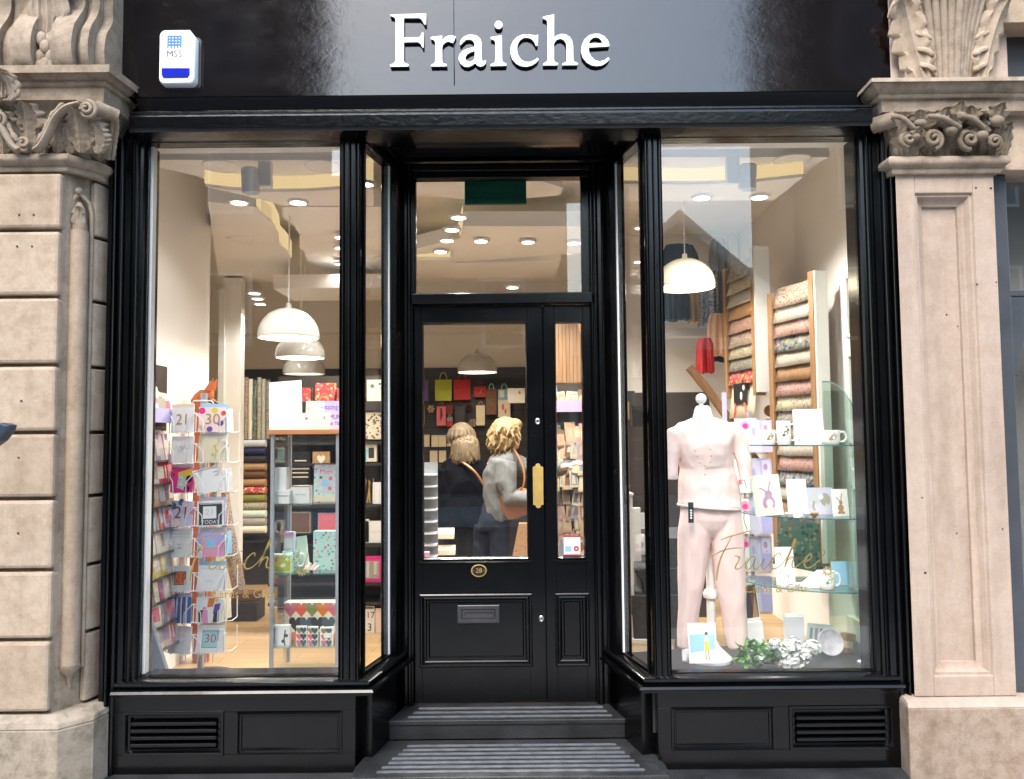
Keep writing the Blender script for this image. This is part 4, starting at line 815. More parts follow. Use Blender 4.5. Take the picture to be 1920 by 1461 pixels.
# the wavy lit slot over the left side
z4 = 3.02
W1 = [pt(a, b, z4) for a, b in ((480, 388), (488, 400), (510, 418), (522, 440), (524, 458), (538, 472), (546, 486))]
W2 = [pt(a, b, z4) for a, b in ((530, 388), (530, 408), (552, 424), (564, 445), (562, 466), (572, 474), (576, 492))]
raft('ceiling raft with a wavy lit edge, left side of the shop', poly(z4, (390, 378))+W1+poly(z4, (520, 530), (410, 520)), z4, .1, [W1])
raft('ceiling raft right of the wavy lit slot', W2+poly(z4, (640, 520), (760, 520), (760, 388)), z4, .1, [W2])
# lights
def spot(p, e=26, ang=140, col=(1, .955, .89), r=.04):
    l = bpy.data.lights.new('downlight_lamp', 'SPOT'); l.energy = e; l.color = col; l.spot_size = R(ang); l.spot_blend = .7; l.shadow_soft_size = r
    o = bpy.data.objects.new('downlight_lamp', l); COL.objects.link(o); return o
DLT = [(448, 381, 'left of the two downlights above the left window'), (559, 381, 'right of the two downlights above the left window'), (1316, 372, 'left of the two downlights above the right window'), (1424, 371, 'right of the two downlights above the right window'),
 (902, 453, 'left of the three downlights in the transom row'), (990, 455, 'middle of the three downlights in the transom row'), (1076, 457, 'right of the three downlights in the transom row'),
 (860, 409, 'topmost of the slanting row of four downlights in the transom'), (848, 432, 'second of the slanting row of four downlights in the transom'), (838, 452, 'third of the slanting row of four downlights in the transom'), (826, 473, 'lowest of the slanting row of four downlights in the transom'),
 (961, 540, 'small downlight low in the transom above the door'), (477, 551, 'front one of three small downlights left of the pendants'), (483, 561, 'middle one of three small downlights left of the pendants'), (488, 571, 'rear one of three small downlights left of the pendants'),
 (641, 446, 'upper downlight at the right edge of the left window'), (641, 466, 'middle downlight at the right edge of the left window'), (641, 496, 'lower downlight at the right edge of the left window'), (684, 347, 'downlight in the upper left side window'), (1200, 492, 'downlight low in the right side window')]
for i, (px, py, lab) in enumerate(DLT):
    zc = {0: 2.97, 1: 2.97, 2: 2.97, 3: 2.97}.get(i, 2.99 if i < 11 else 2.78 if i < 15 else 2.99)
    x, y = pt(px, py, zc-.012)
    d = thing('downlight', lab, 'downlight', (x, y, zc), group='recessed ceiling downlights')
    mb = MB(); mb.lathe([(.062, -.001), (.06, -.012), (.046, -.014), (.044, -.006)], 'white_metal', n=20); mb.build('trim_ring', d, smooth=40)
    mb = MB(); mb.lathe([(.044, -.008), (.03, -.0115)], 'lamp_white', n=16); mb.build('lamp_face', d)
    if i < 18: s_ = spot((0, 0, 0), 2.5 if i < 2 else 13 if i < 4 else 19 if i < 12 else 4); s_.parent = d; s_.location = (0, 0, -.04)
mb = MB(); mb.box(-1.9, -1.0, 2.6, 3.2, 2.79, 2.9, 'plaster'); o = mb.build('ceiling_box'); tag(o, 'small dropped ceiling box with three downlights at the back left', 'ceiling box')
for px, py, lab in ((415, 313, 'round speaker grille at the left in the front raft'), (606, 313, 'round speaker grille beside the mullion in the left window raft'), (1485, 302, 'round speaker grille in the right window raft'), (452, 440, 'round grille on the left side of the deeper ceiling')):
    x, y = pt(px, py, CZ-.006); mb = MB(); mb.lathe([(.10, .005), (.10, -.004), (.092, -.008), (.086, -.004), (.08, -.005), (.02, -.006)], 'plaster', n=32); o = mb.build('ceiling_speaker', smooth=30); o.location = (x, y, CZ-.001 if py < 400 else 3.02-.001); tag(o, lab, 'speaker', 'round ceiling speakers')
# cylinder spotlights hung inside each window
for px, py, s, lab in ((469, 338, 1, 'white cylindrical spotlight hanging in the left window'), (1402, 332, -1, 'white cylindrical spotlight hanging in the right window')):
    p = at(px, py, .42); t = thing('track_spotlight', lab, 'spotlight', p)
    mb = MB(); X = Matrix.Rotation(R(6), 4, 'X') @ Matrix.Rotation(R(-3*s), 4, 'Y'); mb.lathe([(.036, .066), (.043, .06), (.047, -.066), (.044, -.069), (.038, -.05)], 'white_metal', n=28, X=X); mb.build('lamp_body', t, smooth=40)
    l_ = spot((0, 0, 0), 17 if s > 0 else 9, 100, (1, .97, .93), .06); l_.parent = t; l_.location = (0, -.02, -.085); l_.rotation_euler = (R(20), 0, R(0))
    mb = MB(); mb.box(s*.035, s*.105, .01, .06, -.03, .16, 'white_metal'); mb.box(s*.07-.03 if s > 0 else s*.07-.03, s*.07+.03, 0, .07, .16, CZ-p.z+.24, 'white_metal'); mb.build('driver_box', t, bev=.008)
# pendants
def pendant(px, py_rim, wpx, y, lab, mt='enamel', lit=False):
    c = at(px, py_rim, y); r = wpx/F_PX*(y-CAM.y)/2; h = r*1.02
    t = thing('pendant_lamp', lab, 'pendant lamp', c, group='white dome pendant lamps')
    mb = MB(); prof = [(r*cos(a), h*sin(a)+.02*(1-sin(a))) for a in [pi/2*i/14 for i in range(14)]]+[(.018, h)]
    mb.lathe([(r*.985, 0), (r, .004)]+prof+[(.015, h+.03)], mt, n=48, cap=False)
    mb.lathe([(r*.985, 0)]+[((r-.012)*cos(a), (h-.012)*sin(a)+.004) for a in [pi/2*i/12 for i in range(13)]], 'white_paint', n=48, cap=False); mb.build('shade', t, smooth=50)
    mb = MB(); mb.tube([(0, 0, h+.02), (0, 0, 3.25-c.z)], .004, 'white_metal', 6); mb.build('cord', t)
    mb = MB(); mb.ball((0, 0, h*.45), r*.22, 'lamp_white', 12, 8); mb.build('bulb', t)
    if lit:
        l = bpy.data.lights.new('pendant_bulb', 'POINT'); l.energy = 6; l.color = (1, .82, .58); l.shadow_soft_size = .05; o = bpy.data.objects.new('pendant_bulb', l); COL.objects.link(o); o.parent = t; o.location = (0, 0, .06)
pendant(541, 635, 114, 1.35, 'largest and nearest white dome pendant in the left window', lit=True)
pendant(563, 672, 92, 2.7, 'middle of the three overlapping white dome pendants in the left window', lit=True)
pendant(570, 702, 78, 3.9, 'rearmost and smallest white dome pendant in the left window')
pendant(895, 699, 75, 4.2, 'white dome pendant seen through the door glass', lit=True)
pendant(1285, 541, 112, 1.4, 'cream lit dome pendant in the right window', 'enamel_glow', lit=True)
pendant(1208, 665, 72, 3.6, 'pendant seen faintly through the right side window')
# small ball wall light
p = at(350, 718, 1.56); t = thing('wall_light', 'small glowing globe light on the cream wall above the fox', 'wall light', p); mb = MB(); mb.ball((0, 0, 0), .035, 'sconce_glow', 20, 12); mb.build('globe', t); mb = MB(); mb.lathe([(.03, 0), (.03, .02)], 'white_metal', X=Matrix.Translation((0, .06, 0)) @ Matrix.Rotation(R(90), 4, 'X')); mb.tube([(0, .05, 0), (0, .02, 0)], .01, 'white_metal'); mb.build('backplate', t)
# green board at the top of the transom
o = slab('exit_sign_board', 'dark green blank board hanging at the top of the transom window', 'board', 871, 382, 987, 331, .62, .02, 'exit_green')
# ================================================================== LEFT WINDOW: card spinner
def wpx(px, y): return px/F_PX*(y-CAM.y)
sp = at(376, 1255, .9); SPX, SPY = sp.x, .9
spn = thing('card_spinner', 'white wire greeting card spinner on a grey pole standing in the left window', 'card spinner', (SPX, SPY, FL))
mb = MB(); mb.lathe([(.012, 0), (.012, 0)], 'alu'); mb = MB(); mb.tube([(0, 0, .02), (0, 0, 1.62)], .019, 'alu', 16); mb.build('pole', spn, smooth=40)
mb = MB(); mb.lathe([(.20, 0), (.20, .012), (.03, .03), (.022, .06)], 'dark_metal', n=28); mb.build('base', spn, smooth=30)
mb = MB(); zt = at(376, 752, .9).z-FL; mb.tube([(-.06, -.02, zt-.12), (-.06, -.02, zt-.01), (-.05, -.02, zt), (.05, -.02, zt), (.06, -.02, zt-.01), (.06, -.02, zt-.12)], .005, 'white_metal', 6); mb.build('top_hoop', spn)
rows = [786, 843, 899, 962, 1020, 1084, 1143, 1200]
CARD = [[('white', [('t', '21', .5, .5, .62, 'gold', 1.0)]), ('white', [('r', .0, .0, 1, 1, 'blush'), ('d', .12, .85, .13, 'hotpink'), ('d', .6, .86, .12, 'yellow'), ('d', .93, .75, .1, 'coral'), ('d', .82, .36, .12, 'purple'), ('d', .42, .12, .11, 'purple'), ('d', .15, .18, .1, 'peach'), ('t', '30', .52, .5, .6, 'tan')])],
 [('white', [('l', [(.15, .5), (.25, .66), (.3, .44), (.42, .66), (.5, .46), (.6, .62), (.7, .5), (.85, .7)], .025, 'palegrey'), ('l', [(.3, .36), (.45, .42), (.62, .33)], .02, 'palegrey')]), ('ivory', [('l', [(.62, .1), (.66, .4), (.6, .65)], .02, 'olive'), ('d', .6, .62, .06, 'yellow'), ('d', .7, .45, .05, 'yellow'), ('d', .55, .3, .05, 'lime')])],
 [('hotpink', [('p', [(.3, .8), (.95, .98), (.95, .5), (.4, .3)], 'yellow'), ('p', [(.35, .7), (.85, .55), (.6, .1), (.3, .2)], 'palegrey'), ('d', .82, .55, .14, 'black'), ('d', .75, .16, .13, 'charcoal'), ('d', .72, .1, .08, 'hotpink'), ('t', '2', .48, .45, .5, 'white'), ('d', .12, .72, .04, 'black')]), ('white', [('r', .05, .92, .95, .95, 'stonegrey'), ('r', .75, .75, .95, .78, 'stonegrey'), ('r', .8, .6, .95, .63, 'stonegrey')])],
 [('lavender', [('d', .1, .78, .14, 'slate'), ('d', .45, .95, .14, 'blue'), ('d', .62, .88, .13, 'blush'), ('d', .97, .62, .12, 'pink'), ('d', .3, .14, .15, 'blush'), ('r', 0, 0, .06, 1, 'lilac'), ('t', '21', .5, .52, .66, 'brown')]), ('white', [('r', .07, .05, .93, .9, 'charcoal'), ('r', .1, .86, .9, .88, 'white'), ('r', .22, .3, .72, .78, 'white'), ('t', '21', .47, .54, .34, 'palegrey'), ('t', 'TODAY', .5, .16, .2, 'white')])],
 [('white', [('r', .05, .9, .92, .93, 'palegrey'), ('r', .05, .78, .92, .8, 'palegrey'), ('t', 'for', .42, .5, .12, 'grey'), ('t', 'you', .46, .38, .12, 'grey')]), ('pink', [('r', 0, .55, 1, 1, 'lilac'), ('d', .5, .5, .2, 'sky'), ('r', 0, 0, .2, .5, 'lavender')])],
 [('white', [('r', .24, .26, .76, .78, 'slate'), ('p', [(.28, .3), (.72, .28), (.7, .74), (.3, .76)], 'orange'), ('t', '21', .5, .52, .5, 'red')]), ('white', [('r', .1, .86, .9, .88, 'palegrey'), ('t', 'hello', .45, .4, .15, 'palegrey')])],
 [('blue', [('r', .14, 0, .22, 1, 'white'), ('r', .34, 0, .4, 1, 'white'), ('r', .54, 0, .6, 1, 'white'), ('r', .76, 0, .84, 1, 'white'), ('t', '11', .47, .52, .62, 'darkred')]), ('white', [('p', [(.1, .05), (.3, .05), (.3, .5), (.08, .5)], 'charcoal'), ('p', [(.2, .02), (.45, .0), (.42, .5), (.24, .45)], 'pink'), ('d', .3, .55, .08, 'pink'), ('p', [(.4, .6), (.62, .62), (.7, .95), (.45, .95)], 'orange'), ('p', [(.62, .35), (.85, .4), (.9, .75), (.68, .7)], 'purple'), ('p', [(.62, .02), (.84, .02), (.84, .4), (.66, .4)], 'charcoal'), ('d', .75, .86, .07, 'yellow')])],
 [('white', [('l', [(.15, .6), (.22, .4), (.3, .58), (.38, .4), (.46, .62)], .02, 'palegrey'), ('t', 'ONE', .5, .38, .26, 'palegrey'), ('t', 'Wish', .5, .66, .22, 'palegrey')]), ('white', [('r', .2, .2, .8, .82, 'teal'), ('r', .22, .22, .78, .8, 'aqua'), ('t', '30', .5, .52, .44, 'red')])]]
WHAT = [('with a pale gold 21', 'with balloons and a pink 30'), ('with faint grey script', 'with a yellow flower stem'), ('in hot pink, black and yellow', 'tilted and mostly blank white'), ('in lilac with a brown 21 and balloons', 'with a charcoal frame around a white square'), ('with two grey rules and tiny script', 'in pink and lilac'), ('with a red and orange 21', 'white, blank but for a faint line, tilted'), ('with blue and white stripes and an 11', 'with brightly dressed cartoon-like figures'), ('reading ONE in faint grey', 'with a red 30 on a teal square')]
WHAT[6] = (WHAT[6][0], 'with brightly dressed dancing figures')
cw = .142
for r, py in enumerate(rows):
    zc = at(376, py, .8).z; hh = .142 if r not in (1, 7) else .15
    for s in (0, 1):
        sg = -1 if s == 0 else 1; a = sg*R(16); cx_, cy_ = SPX+sg*.083, SPY-.095
        X = Matrix.Translation((cx_-SPX, cy_-SPY, zc-FL)) @ Matrix.Rotation(a, 4, 'Z')
        mb = MB(); w2 = .088; rw = .003
        for q in (-1, 1): mb.tube([(q*w2, .05, .02), (q*w2, -.006, .035), (q*.045, -.02, -.012), (q*.042, -.02, -.075), (q*.042, .012, -.078)], rw, 'white_metal', 6, X); mb.tube([(q*w2, .05, .02), (q*w2, .02, -.07), (q*.042, -.02, -.075)], rw, 'white_metal', 6, X)
        mb.tube([(-w2, .02, -.072), (w2, .02, -.072)], rw, 'white_metal', 6, X)
        for q in (-.018, .018): mb.tube([(q, .03, -.135), (q, .03, .06)], rw, 'white_metal', 6, X)
        # pocket of the next face round, seen edge on
        Y_ = Matrix.Translation((sg*.168, -.02, zc-FL)) @ Matrix.Rotation(sg*R(66), 4, 'Z')
        mb.tube([(-sg*.07, 0, .05), (-sg*.06, -.02, .05), (-sg*.06, -.02, -.07), (-sg*.0, -.02, -.078), (sg*.06, -.0, -.07), (sg*.06, .0, .05)], rw, 'white_metal', 6, Y_)
        mb.build('wire_pocket', spn, smooth=60)
        col, ops = CARD[r][s]; mb = MB(); mb.box(-cw/2, cw/2, 0, .004, 0, hh, col); art(mb, ops, cw, hh, 0)
        o = mb.build('greeting_card'); o.location = (cx_+sin(a)*.004, cy_-.006, zc-.074); o.rotation_euler = (R(-5), R({(2, 1): -14, (5, 1): 4, (7, 1): 4}.get((r, s), random.uniform(-1.5, 1.5))), a*.8)
        tag(o, f"square card {WHAT[r][s]} on the white wire spinner", 'greeting card', 'cards on the wire spinner')
        if (r+s) % 2 == 0 or r in (0, 4):
            mb = MB(); mb.box(-cw/2, cw/2, 0, .004, 0, hh+.02, ('cream', 'sky', 'lavender', 'white', 'palegrey')[(r*2+s) % 5]); o = mb.build('greeting_card'); o.location = (cx_+sg*.006, cy_+.012, zc-.074); o.rotation_euler = (R(-4), R(1.5*sg), a*.8)
            tag(o, f"card behind the one {WHAT[r][s]}", 'greeting card', 'cards on the wire spinner')
        if s == 0 or r % 2: continue
        # side card seen nearly edge on
        mb = MB(); mb.box(-.045, .045, 0, .004, 0, .13, ('palegrey', 'white', 'sky', 'blush', 'cream')[(r+3*s) % 5]); o = mb.build('greeting_card'); o.location = (SPX+sg*.15, SPY-.02, zc-.07); o.rotation_euler = (R(-4), 0, sg*R(70))
        tag(o, f"card edge on in row {('one','two','three','four','five','six','seven','eight')[r]} from the top, {'left' if s == 0 else 'right'} of the spinner", 'greeting card', 'cards on the wire spinner')
# fox ornament behind the spinner
fx = at(383, 760, 1.25); fox = thing('fox_ornament', 'tall orange fox ornament with a dark bill in its mouth behind the card spinner', 'fox ornament', (fx.x, 1.25, FL))
hz = fx.z-FL; k = wpx(1, 1.25)
mb = MB(); mb.loft([[(x0+rx*cos(2*pi*i/14), ry*sin(2*pi*i/14), z) for i in range(14)] for x0, rx, ry, z in ((.0, .05, .04, 0), (0, .06, .05, .2), (.0, .075, .06, .5), (-.005, .07, .055, .8), (-.01, .05, .05, 1.0), (-.012, .045, .045, hz+.0))], 'fox_orange'); mb.build('body', fox, smooth=60)
mb = MB(); hd = [(-.012*1, hz-.02, .05, .045), (-.02, hz+.03, .075, .06), (-.005, hz+.07, .08, .06), (.03, hz+.09, .06, .05)]
mb.loft([[(x+c_*cos(t), .045*sin(t)*q, z+d_*cos(t)*.15+.0) for t in [2*pi*i/14 for i in range(14)]] for x, z, c_, d_, q in ((-.02, hz-.01, .055, .0, .9), (-.015, hz+.03, .07, .0, 1.1), (.0, hz+.065, .062, 0, 1.0), (.012, hz+.095, .04, 0, .8))], 'fox_orange')
mb.loft([[(x, r_*cos(t), z+r_*.8*sin(t)) for t in [2*pi*i/12 for i in range(12)]] for x, z, r_ in ((.02, hz+.045, .042), (.055, hz+.02, .03), (.09, hz-.005, .018), (.105, hz-.014, .006))], 'fox_orange')
for y in (-.03, .03): mb.loft([[(x+r_*cos(t), y+.4*r_*sin(t), z) for t in [2*pi*i/8 for i in range(8)]] for x, z, r_ in ((.03, hz+.085, .026), (.05, hz+.13, .016), (.066, hz+.165, .002))], 'fox_orange')
mb.build('head', fox, smooth=60)
mb = MB(); mb.loft([[(x, -.02+r_*cos(t), z+r_*.6*sin(t)) for t in [2*pi*i/10 for i in range(10)]] for x, z, r_ in ((.0, hz+.01, .03), (.05, hz-.005, .027), (.085, hz-.014, .012))], 'cream'); mb.ball((.108, 0, hz-.012), .008, 'black', 8, 6); mb.build('muzzle', fox, smooth=60)
mb = MB(); mb.box(.05, .13, -.05, -.044, -.008, .008, 'charcoal', Matrix.Translation((.0, 0, hz+.065)) @ Matrix.Rotation(R(32), 4, 'Y')); mb.build('dark_bill', fox)
# sloping grey panel at the window's left end
mb = MB(); P3 = [at(px, py, .3) for px, py in ((266, 1115), (262, 1262), (313, 1262))]; mb.prism([(p.x, p.z) for p in P3], .30, .33, 'mdf', axis='y'); mb.box(P3[0].x-.05, P3[0].x, .30, .33, .3, P3[0].z, 'mdf'); o = mb.build('side_board'); tag(o, 'pale grey sloping side board at the bottom left corner of the left window', 'board')
# ---- racks of cards along the left wall
ry0, ry1 = .40, .90
rk = thing('card_rack', 'dark wall rack holding tiers of pastel cards down the left wall', 'card rack', (XW, ry0, FL))
mb = MB(); mb.box(.0, .012, -.1, ry1-ry0+.05, .1, 2.02-FL, 'slatwall'); mb.build('back_panel', rk)
tiers = [(1.72, .03)]+[(1.50-.125*k, .035+.010*k) for k in range(9)]
TN = ('topmost', 'second', 'third', 'fourth', 'fifth', 'sixth', 'seventh', 'eighth', 'ninth', 'tenth')
cc = [['blush', 'mauve', 'cream', 'lavender', 'stonegrey'], ['stonegrey', 'blush', 'palegrey', 'cream', 'mauve'], ['stonegrey', 'red', 'blush', 'palegrey', 'mauve'], ['tan', 'palegrey', 'red', 'lavender', 'stonegrey'], ['cream', 'coral', 'blush', 'stonegrey', 'palegrey'], ['pink', 'rose', 'cream', 'blush', 'stonegrey'], ['lavender', 'cream', 'palegrey', 'yellow', 'blush'], ['rose', 'cream', 'blush', 'stonegrey', 'palegrey'], ['stonegrey', 'tan', 'mauve', 'palegrey', 'cream'], ['rose', 'tan', 'peach', 'coral', 'cream']]
for i, (zt, out) in enumerate(tiers):
    mb = MB(); mb.box(.012, out+.05, 0, ry1-ry0, zt-FL-.03, zt-FL-.022, 'dark_shelf'); mb.build('shelf', rk)
    mb = MB(); mb.box(out+.051, out+.055, 0, ry1-ry0, zt-FL-.03, zt-FL+.05, 'lilac' if i == 0 else 'clear_glass'); mb.build('lip', rk)
    n = 8
    for row in (0, 1):
        for k in range(n):
            y = ry0+.05+(ry1-ry0-.1)*k/(n-1)+random.uniform(-.012, .012); hh = random.uniform(.12, .16); ww = random.uniform(.085, .11); colr = random.choice(cc[i])
            mb = MB(); mb.box(-ww/2, ww/2, 0, .004, 0, hh, colr)
            art(mb, [('r', .15, .15+.1*random.random(), .85, .75, random.choice(['cream', 'blush', 'palegrey', 'mauve', 'stonegrey', 'rose']))], ww, hh, 0)
            o = mb.build('greeting_card'); o.location = (XW+out+.035-row*.022, y, zt-.02+row*.035); o.rotation_euler = (R(-9), R(random.uniform(-3, 3)), R(90+random.uniform(-14, 14)))
            tag(o, f"{colr if colr not in ('stonegrey','palegrey') else 'grey'} card, {('nearest','second','third','fourth','fifth','sixth','seventh','farthest')[k]} along the {'front' if row == 0 else 'back'} row of the {TN[i]} left wall tier", 'greeting card', 'cards in the left wall rack')
# ---- glass cabinet
y0, y1 = .70, 1.06; a = at(503, 1262, y0); b = at(637, 812, y0)
cab = thing('display_cabinet', 'glass display cabinet with a wooden top and aluminium posts in the left window', 'display cabinet', ((a.x+b.x)/2, (y0+y1)/2, FL))
cx_, ch = (a.x+b.x)/2, b.z-FL; hw = (b.x-a.x)/2; hd = (y1-y0)/2
mb = MB(); mb.box(-hw-.012, hw+.03, -hd-.012, hd+.012, ch-.005, ch+.022, 'cabinet_wood'); mb.build('top', cab, bev=.002)
for sx in (-1, 1):
    for sy in (-1, 1): mb = MB(); x = sx*(hw-.012); y = sy*(hd-.012); mb.box(x-.010, x+.010, y-.010, y+.010, 0, ch-.005, 'alu'); mb.build('post', cab, bev=.002)
SH = [at(560, q, y0).z-FL for q in (946, 1077, 1214)]
for z_ in SH: mb = MB(); mb.box(-hw+.02, hw-.02, -hd+.02, hd-.02, z_-.007, z_, 'shelf_glass'); mb.build('glass_shelf', cab)
mb = MB(); mb.box(-hw+.02, hw-.02, -hd, -hd+.004, .02, ch-.02, 'clear_glass'); mb.build('front_pane', cab)
mb = MB(); mb.box(-hw, -hw+.004, -hd+.02, hd-.02, .02, ch-.02, 'clear_glass'); mb.build('side_pane', cab)
mb = MB(); mb.box(-hw, hw, -hd, hd, 0, .05, 'wood_floor'); mb.build('plinth', cab)
yt = y0+.08
slab('sign_board', 'large white card reading PERFECT GIFTS MUM on top of the cabinet', 'sign', 505, 712, 567, 807, yt, .006, 'white', [('t', 'PERFECT', .52, .72, .11, 'blush', .9), ('t', 'GIFTS', .52, .60, .15, 'blush', 1.1), ('t', 'AMAZING', .54, .43, .07, 'blush'), ('t', 'MUM', .5, .31, .19, 'blush', 1.0)], lean=10, tilt=-4)
slab('greeting_card', 'lilac card with purple and blue lettering on top of the cabinet', 'greeting card', 572, 751, 642, 805, yt+.08, .004, 'lilac', [('r', 0, 0, .5, 1, 'white'), ('t', 'Amazing', .62, .78, .26, 'purple', .7), ('t', 'MUM', .8, .42, .24, 'navy', .7), ('t', 'for You', .8, .2, .2, 'navy', .7), ('d', .06, .72, .06, 'yellow'), ('d', .93, .86, .06, 'yellow')], lean=8)
slab('boxed_card', 'small white boxed card with a red dot on top of the cabinet', 'boxed card', 553, 774, 587, 806, yt-.03, .012, 'cream', [('r', .1, .12, .9, .9, 'white'), ('d', .62, .66, .09, 'coral')], lean=6)
slab('boxed_card', 'small pale pink boxed card with a tiny dark motif on top of the cabinet', 'boxed card', 588, 774, 618, 806, yt-.03, .012, 'cream', [('r', .1, .12, .9, .9, 'blush'), ('r', .6, .62, .7, .8, 'grey')], lean=6)
ys = y0+.10
mb = MB(); mb.box(-.05, .05, -.045, .045, 0, .045, 'white'); mb.box(-.055, .055, -.05, .05, .045, .075, 'white'); mb.box(-.034, .03, -.035, .03, .076, .20, 'white'); p = at(530, 945, ys); o = mb.build('gift_box', bev=.002); o.location = (p.x, ys, SH[0]+FL); tag(o, 'stack of white gift boxes on the top glass shelf of the cabinet', 'gift box')
slab('candle_tin', 'round edged white tin with a tan lid on the top glass shelf of the cabinet', 'tin', 546, 911, 580, 944, ys, .07, 'white', [('t', 'with love', .5, .5, .16, 'grey'), ('r', 0, .93, 1, 1, 'tan')], bev=.008)
slab('framed_print', 'floral framed print with a pink edge on the top glass shelf of the cabinet', 'framed print', 587, 870, 631, 942, ys+.03, .014, 'pink', [('r', .0, 0, .92, .97, 'mint_floral'), ('r', .16, .22, .86, .93, 'palegrey'), ('t', 'Mum', .52, .8, .17, 'hotpink'), ('d', .5, .5, .1, 'sky'), ('d', .72, .62, .05, 'rose'), ('d', .3, .65, .04, 'green'), ('d', .7, .36, .05, 'rose'), ('d', .3, .36, .05, 'mint'), ('r', .02, .02, .95, .18, 'ivory')], lean=8)
def mug(px, pyb, h_px, r_px, y, label, body='white', blot=None, side=1, zb=None, **k):
    p = at(px, pyb, y); z_ = zb if zb is not None else p.z; r = wpx(r_px, y); h = wpx(h_px, y); t = thing('mug', label, 'mug', (p.x, y, z_)); mb = MB()
    prof = [(r*.86, 0), (r*.93, .004), (r, h*.3), (r*1.02, h), (r*.94, h), (r*.9, h*.3), (r*.8, .008)]; mb.lathe(prof, body, n=28); mb.build('cup', t, smooth=40)
    mb = MB(); mb.tube(catmull([(side*r*.95, 0, h*.82), (side*r*1.5, 0, h*.84), (side*r*1.75, 0, h*.5), (side*r*1.45, 0, h*.2), (side*r*.95, 0, h*.2)], 6), r*.12, 'white', 8); mb.build('handle', t, smooth=60)
    if blot:
        mb = MB()
        for u, v, s, c in blot:
            a0 = R(-90)+u; vs = []
            for i in range(12):
                a = a0+s*cos(2*pi*i/12)*1.0; zz = h*v+s*r*sin(2*pi*i/12); vs.append((r*1.022*cos(a), r*1.022*sin(a), zz))
            mb.add(vs, [tuple(range(12))], c)
        mb.build('motif', t)
    return t
z2_ = SH[1]+FL
mug(545, 1050, 34, 15, ys+.06, 'mint floral mug on the middle shelf of the cabinet', 'mint_floral', zb=z2_)
slab('gift_box', 'lime green patterned card box on the middle shelf of the cabinet', 'gift box', 509, 1040, 546, 1075, ys-.02, .05, 'palegreen', [('r', .05, .1, .95, .9, 'lime'), ('d', .2, .7, .12, 'rose'), ('d', .6, .4, .14, 'palegreen'), ('d', .8, .75, .1, 'mint')])
slab('gift_bag', 'tall mint floral gift bag on the middle shelf of the cabinet', 'gift bag', 587, 996, 632, 1075, ys+.05, .06, 'mint_floral')
slab('gift_tin', 'small lilac tin with a pink lid behind the floral mug in the cabinet', 'tin', 531, 998, 551, 1075, ys+.11, .05, 'lavender', [('r', 0, .92, 1, 1, 'pink'), ('r', .1, .6, .9, .85, 'white')], bev=.008)
slab('framed_print', 'leaning pale green card behind the floral mug in the cabinet', 'card', 548, 1006, 582, 1075, ys+.14, .006, 'palegreen', [('r', .93, 0, 1, 1, 'white')], lean=6, tilt=-8)
p = at(580, 1075, ys-.02); mb = MB()
for k in range(5): mb.tube([(-.03+.014*k, 0, .008), (-.01+.016*k, .01, .035+.012*(k % 2))], .008, ('blush', 'white', 'peach')[k % 3], 8)
o = mb.build('sweet_bag', smooth=60); o.location = (p.x, ys-.02, z2_); tag(o, 'twist of pink and white sweets lying beside the floral mug in the cabinet', 'sweets')
p = at(520, 1212, ys+.02); mb = MB(); mb.lathe([(.0, .30), (.035, .34), (.05, .40), (.045, .42), (.03, .41), (.02, .33), (.018, .05), (.05, .0)], 'acrylic', n=20); o = mb.build('glass_goblet', smooth=60); o.location = (p.x+.02, ys+.02, SH[2]+FL); tag(o, 'clear glass goblet below the middle shelf of the cabinet', 'goblet')
z3_ = SH[2]+FL
hs = []
hc = ['rose', 'slate', 'coral', 'charcoal', 'olive', 'slate', 'orange', 'charcoal']
for r in range(3):
    for c in range(5): hs.append(('h', .12+c*.2+(.1 if r % 2 else 0), .86-r*.33, .32, hc[(r*3+c*2) % 8]))
slab('gift_bag', 'large white gift bag with multicoloured hearts on the bottom shelf of the cabinet', 'gift bag', 532, 1130, 634, 1213, ys+.07, .09, 'cream', [h_ for h_ in hs if h_[1] < .95])
hs2 = [('h', .3+.4*(k % 2), .2+.3*(k//2), .3, hc[k]) for k in range(6)]
for px0, px1, lab, py in ((555, 575, 'left of the three small heart print wallets', 1174), (577, 596, 'middle of the three small heart print wallets', 1175), (600, 624, 'heart print wallet with a white price label', 1176)):
    slab('wallet', lab+' on the bottom shelf of the cabinet', 'wallet', px0, py, px1, 1213, ys-.03, .012, 'white', hs2+([('r', .3, .45, .9, .7, 'white')] if px0 == 600 else []))
slab('gift_bag', 'small white bag with black leaf marks on the bottom shelf of the cabinet', 'gift bag', 513, 1173, 543, 1215, ys-.05, .03, 'white', [('l', [(.72, .1), (.66, .4), (.74, .8)], .06, 'charcoal'), ('d', .6, .3, .08, 'charcoal'), ('d', .8, .55, .08, 'charcoal'), ('r', .0, .2, .06, .9, 'charcoal')])
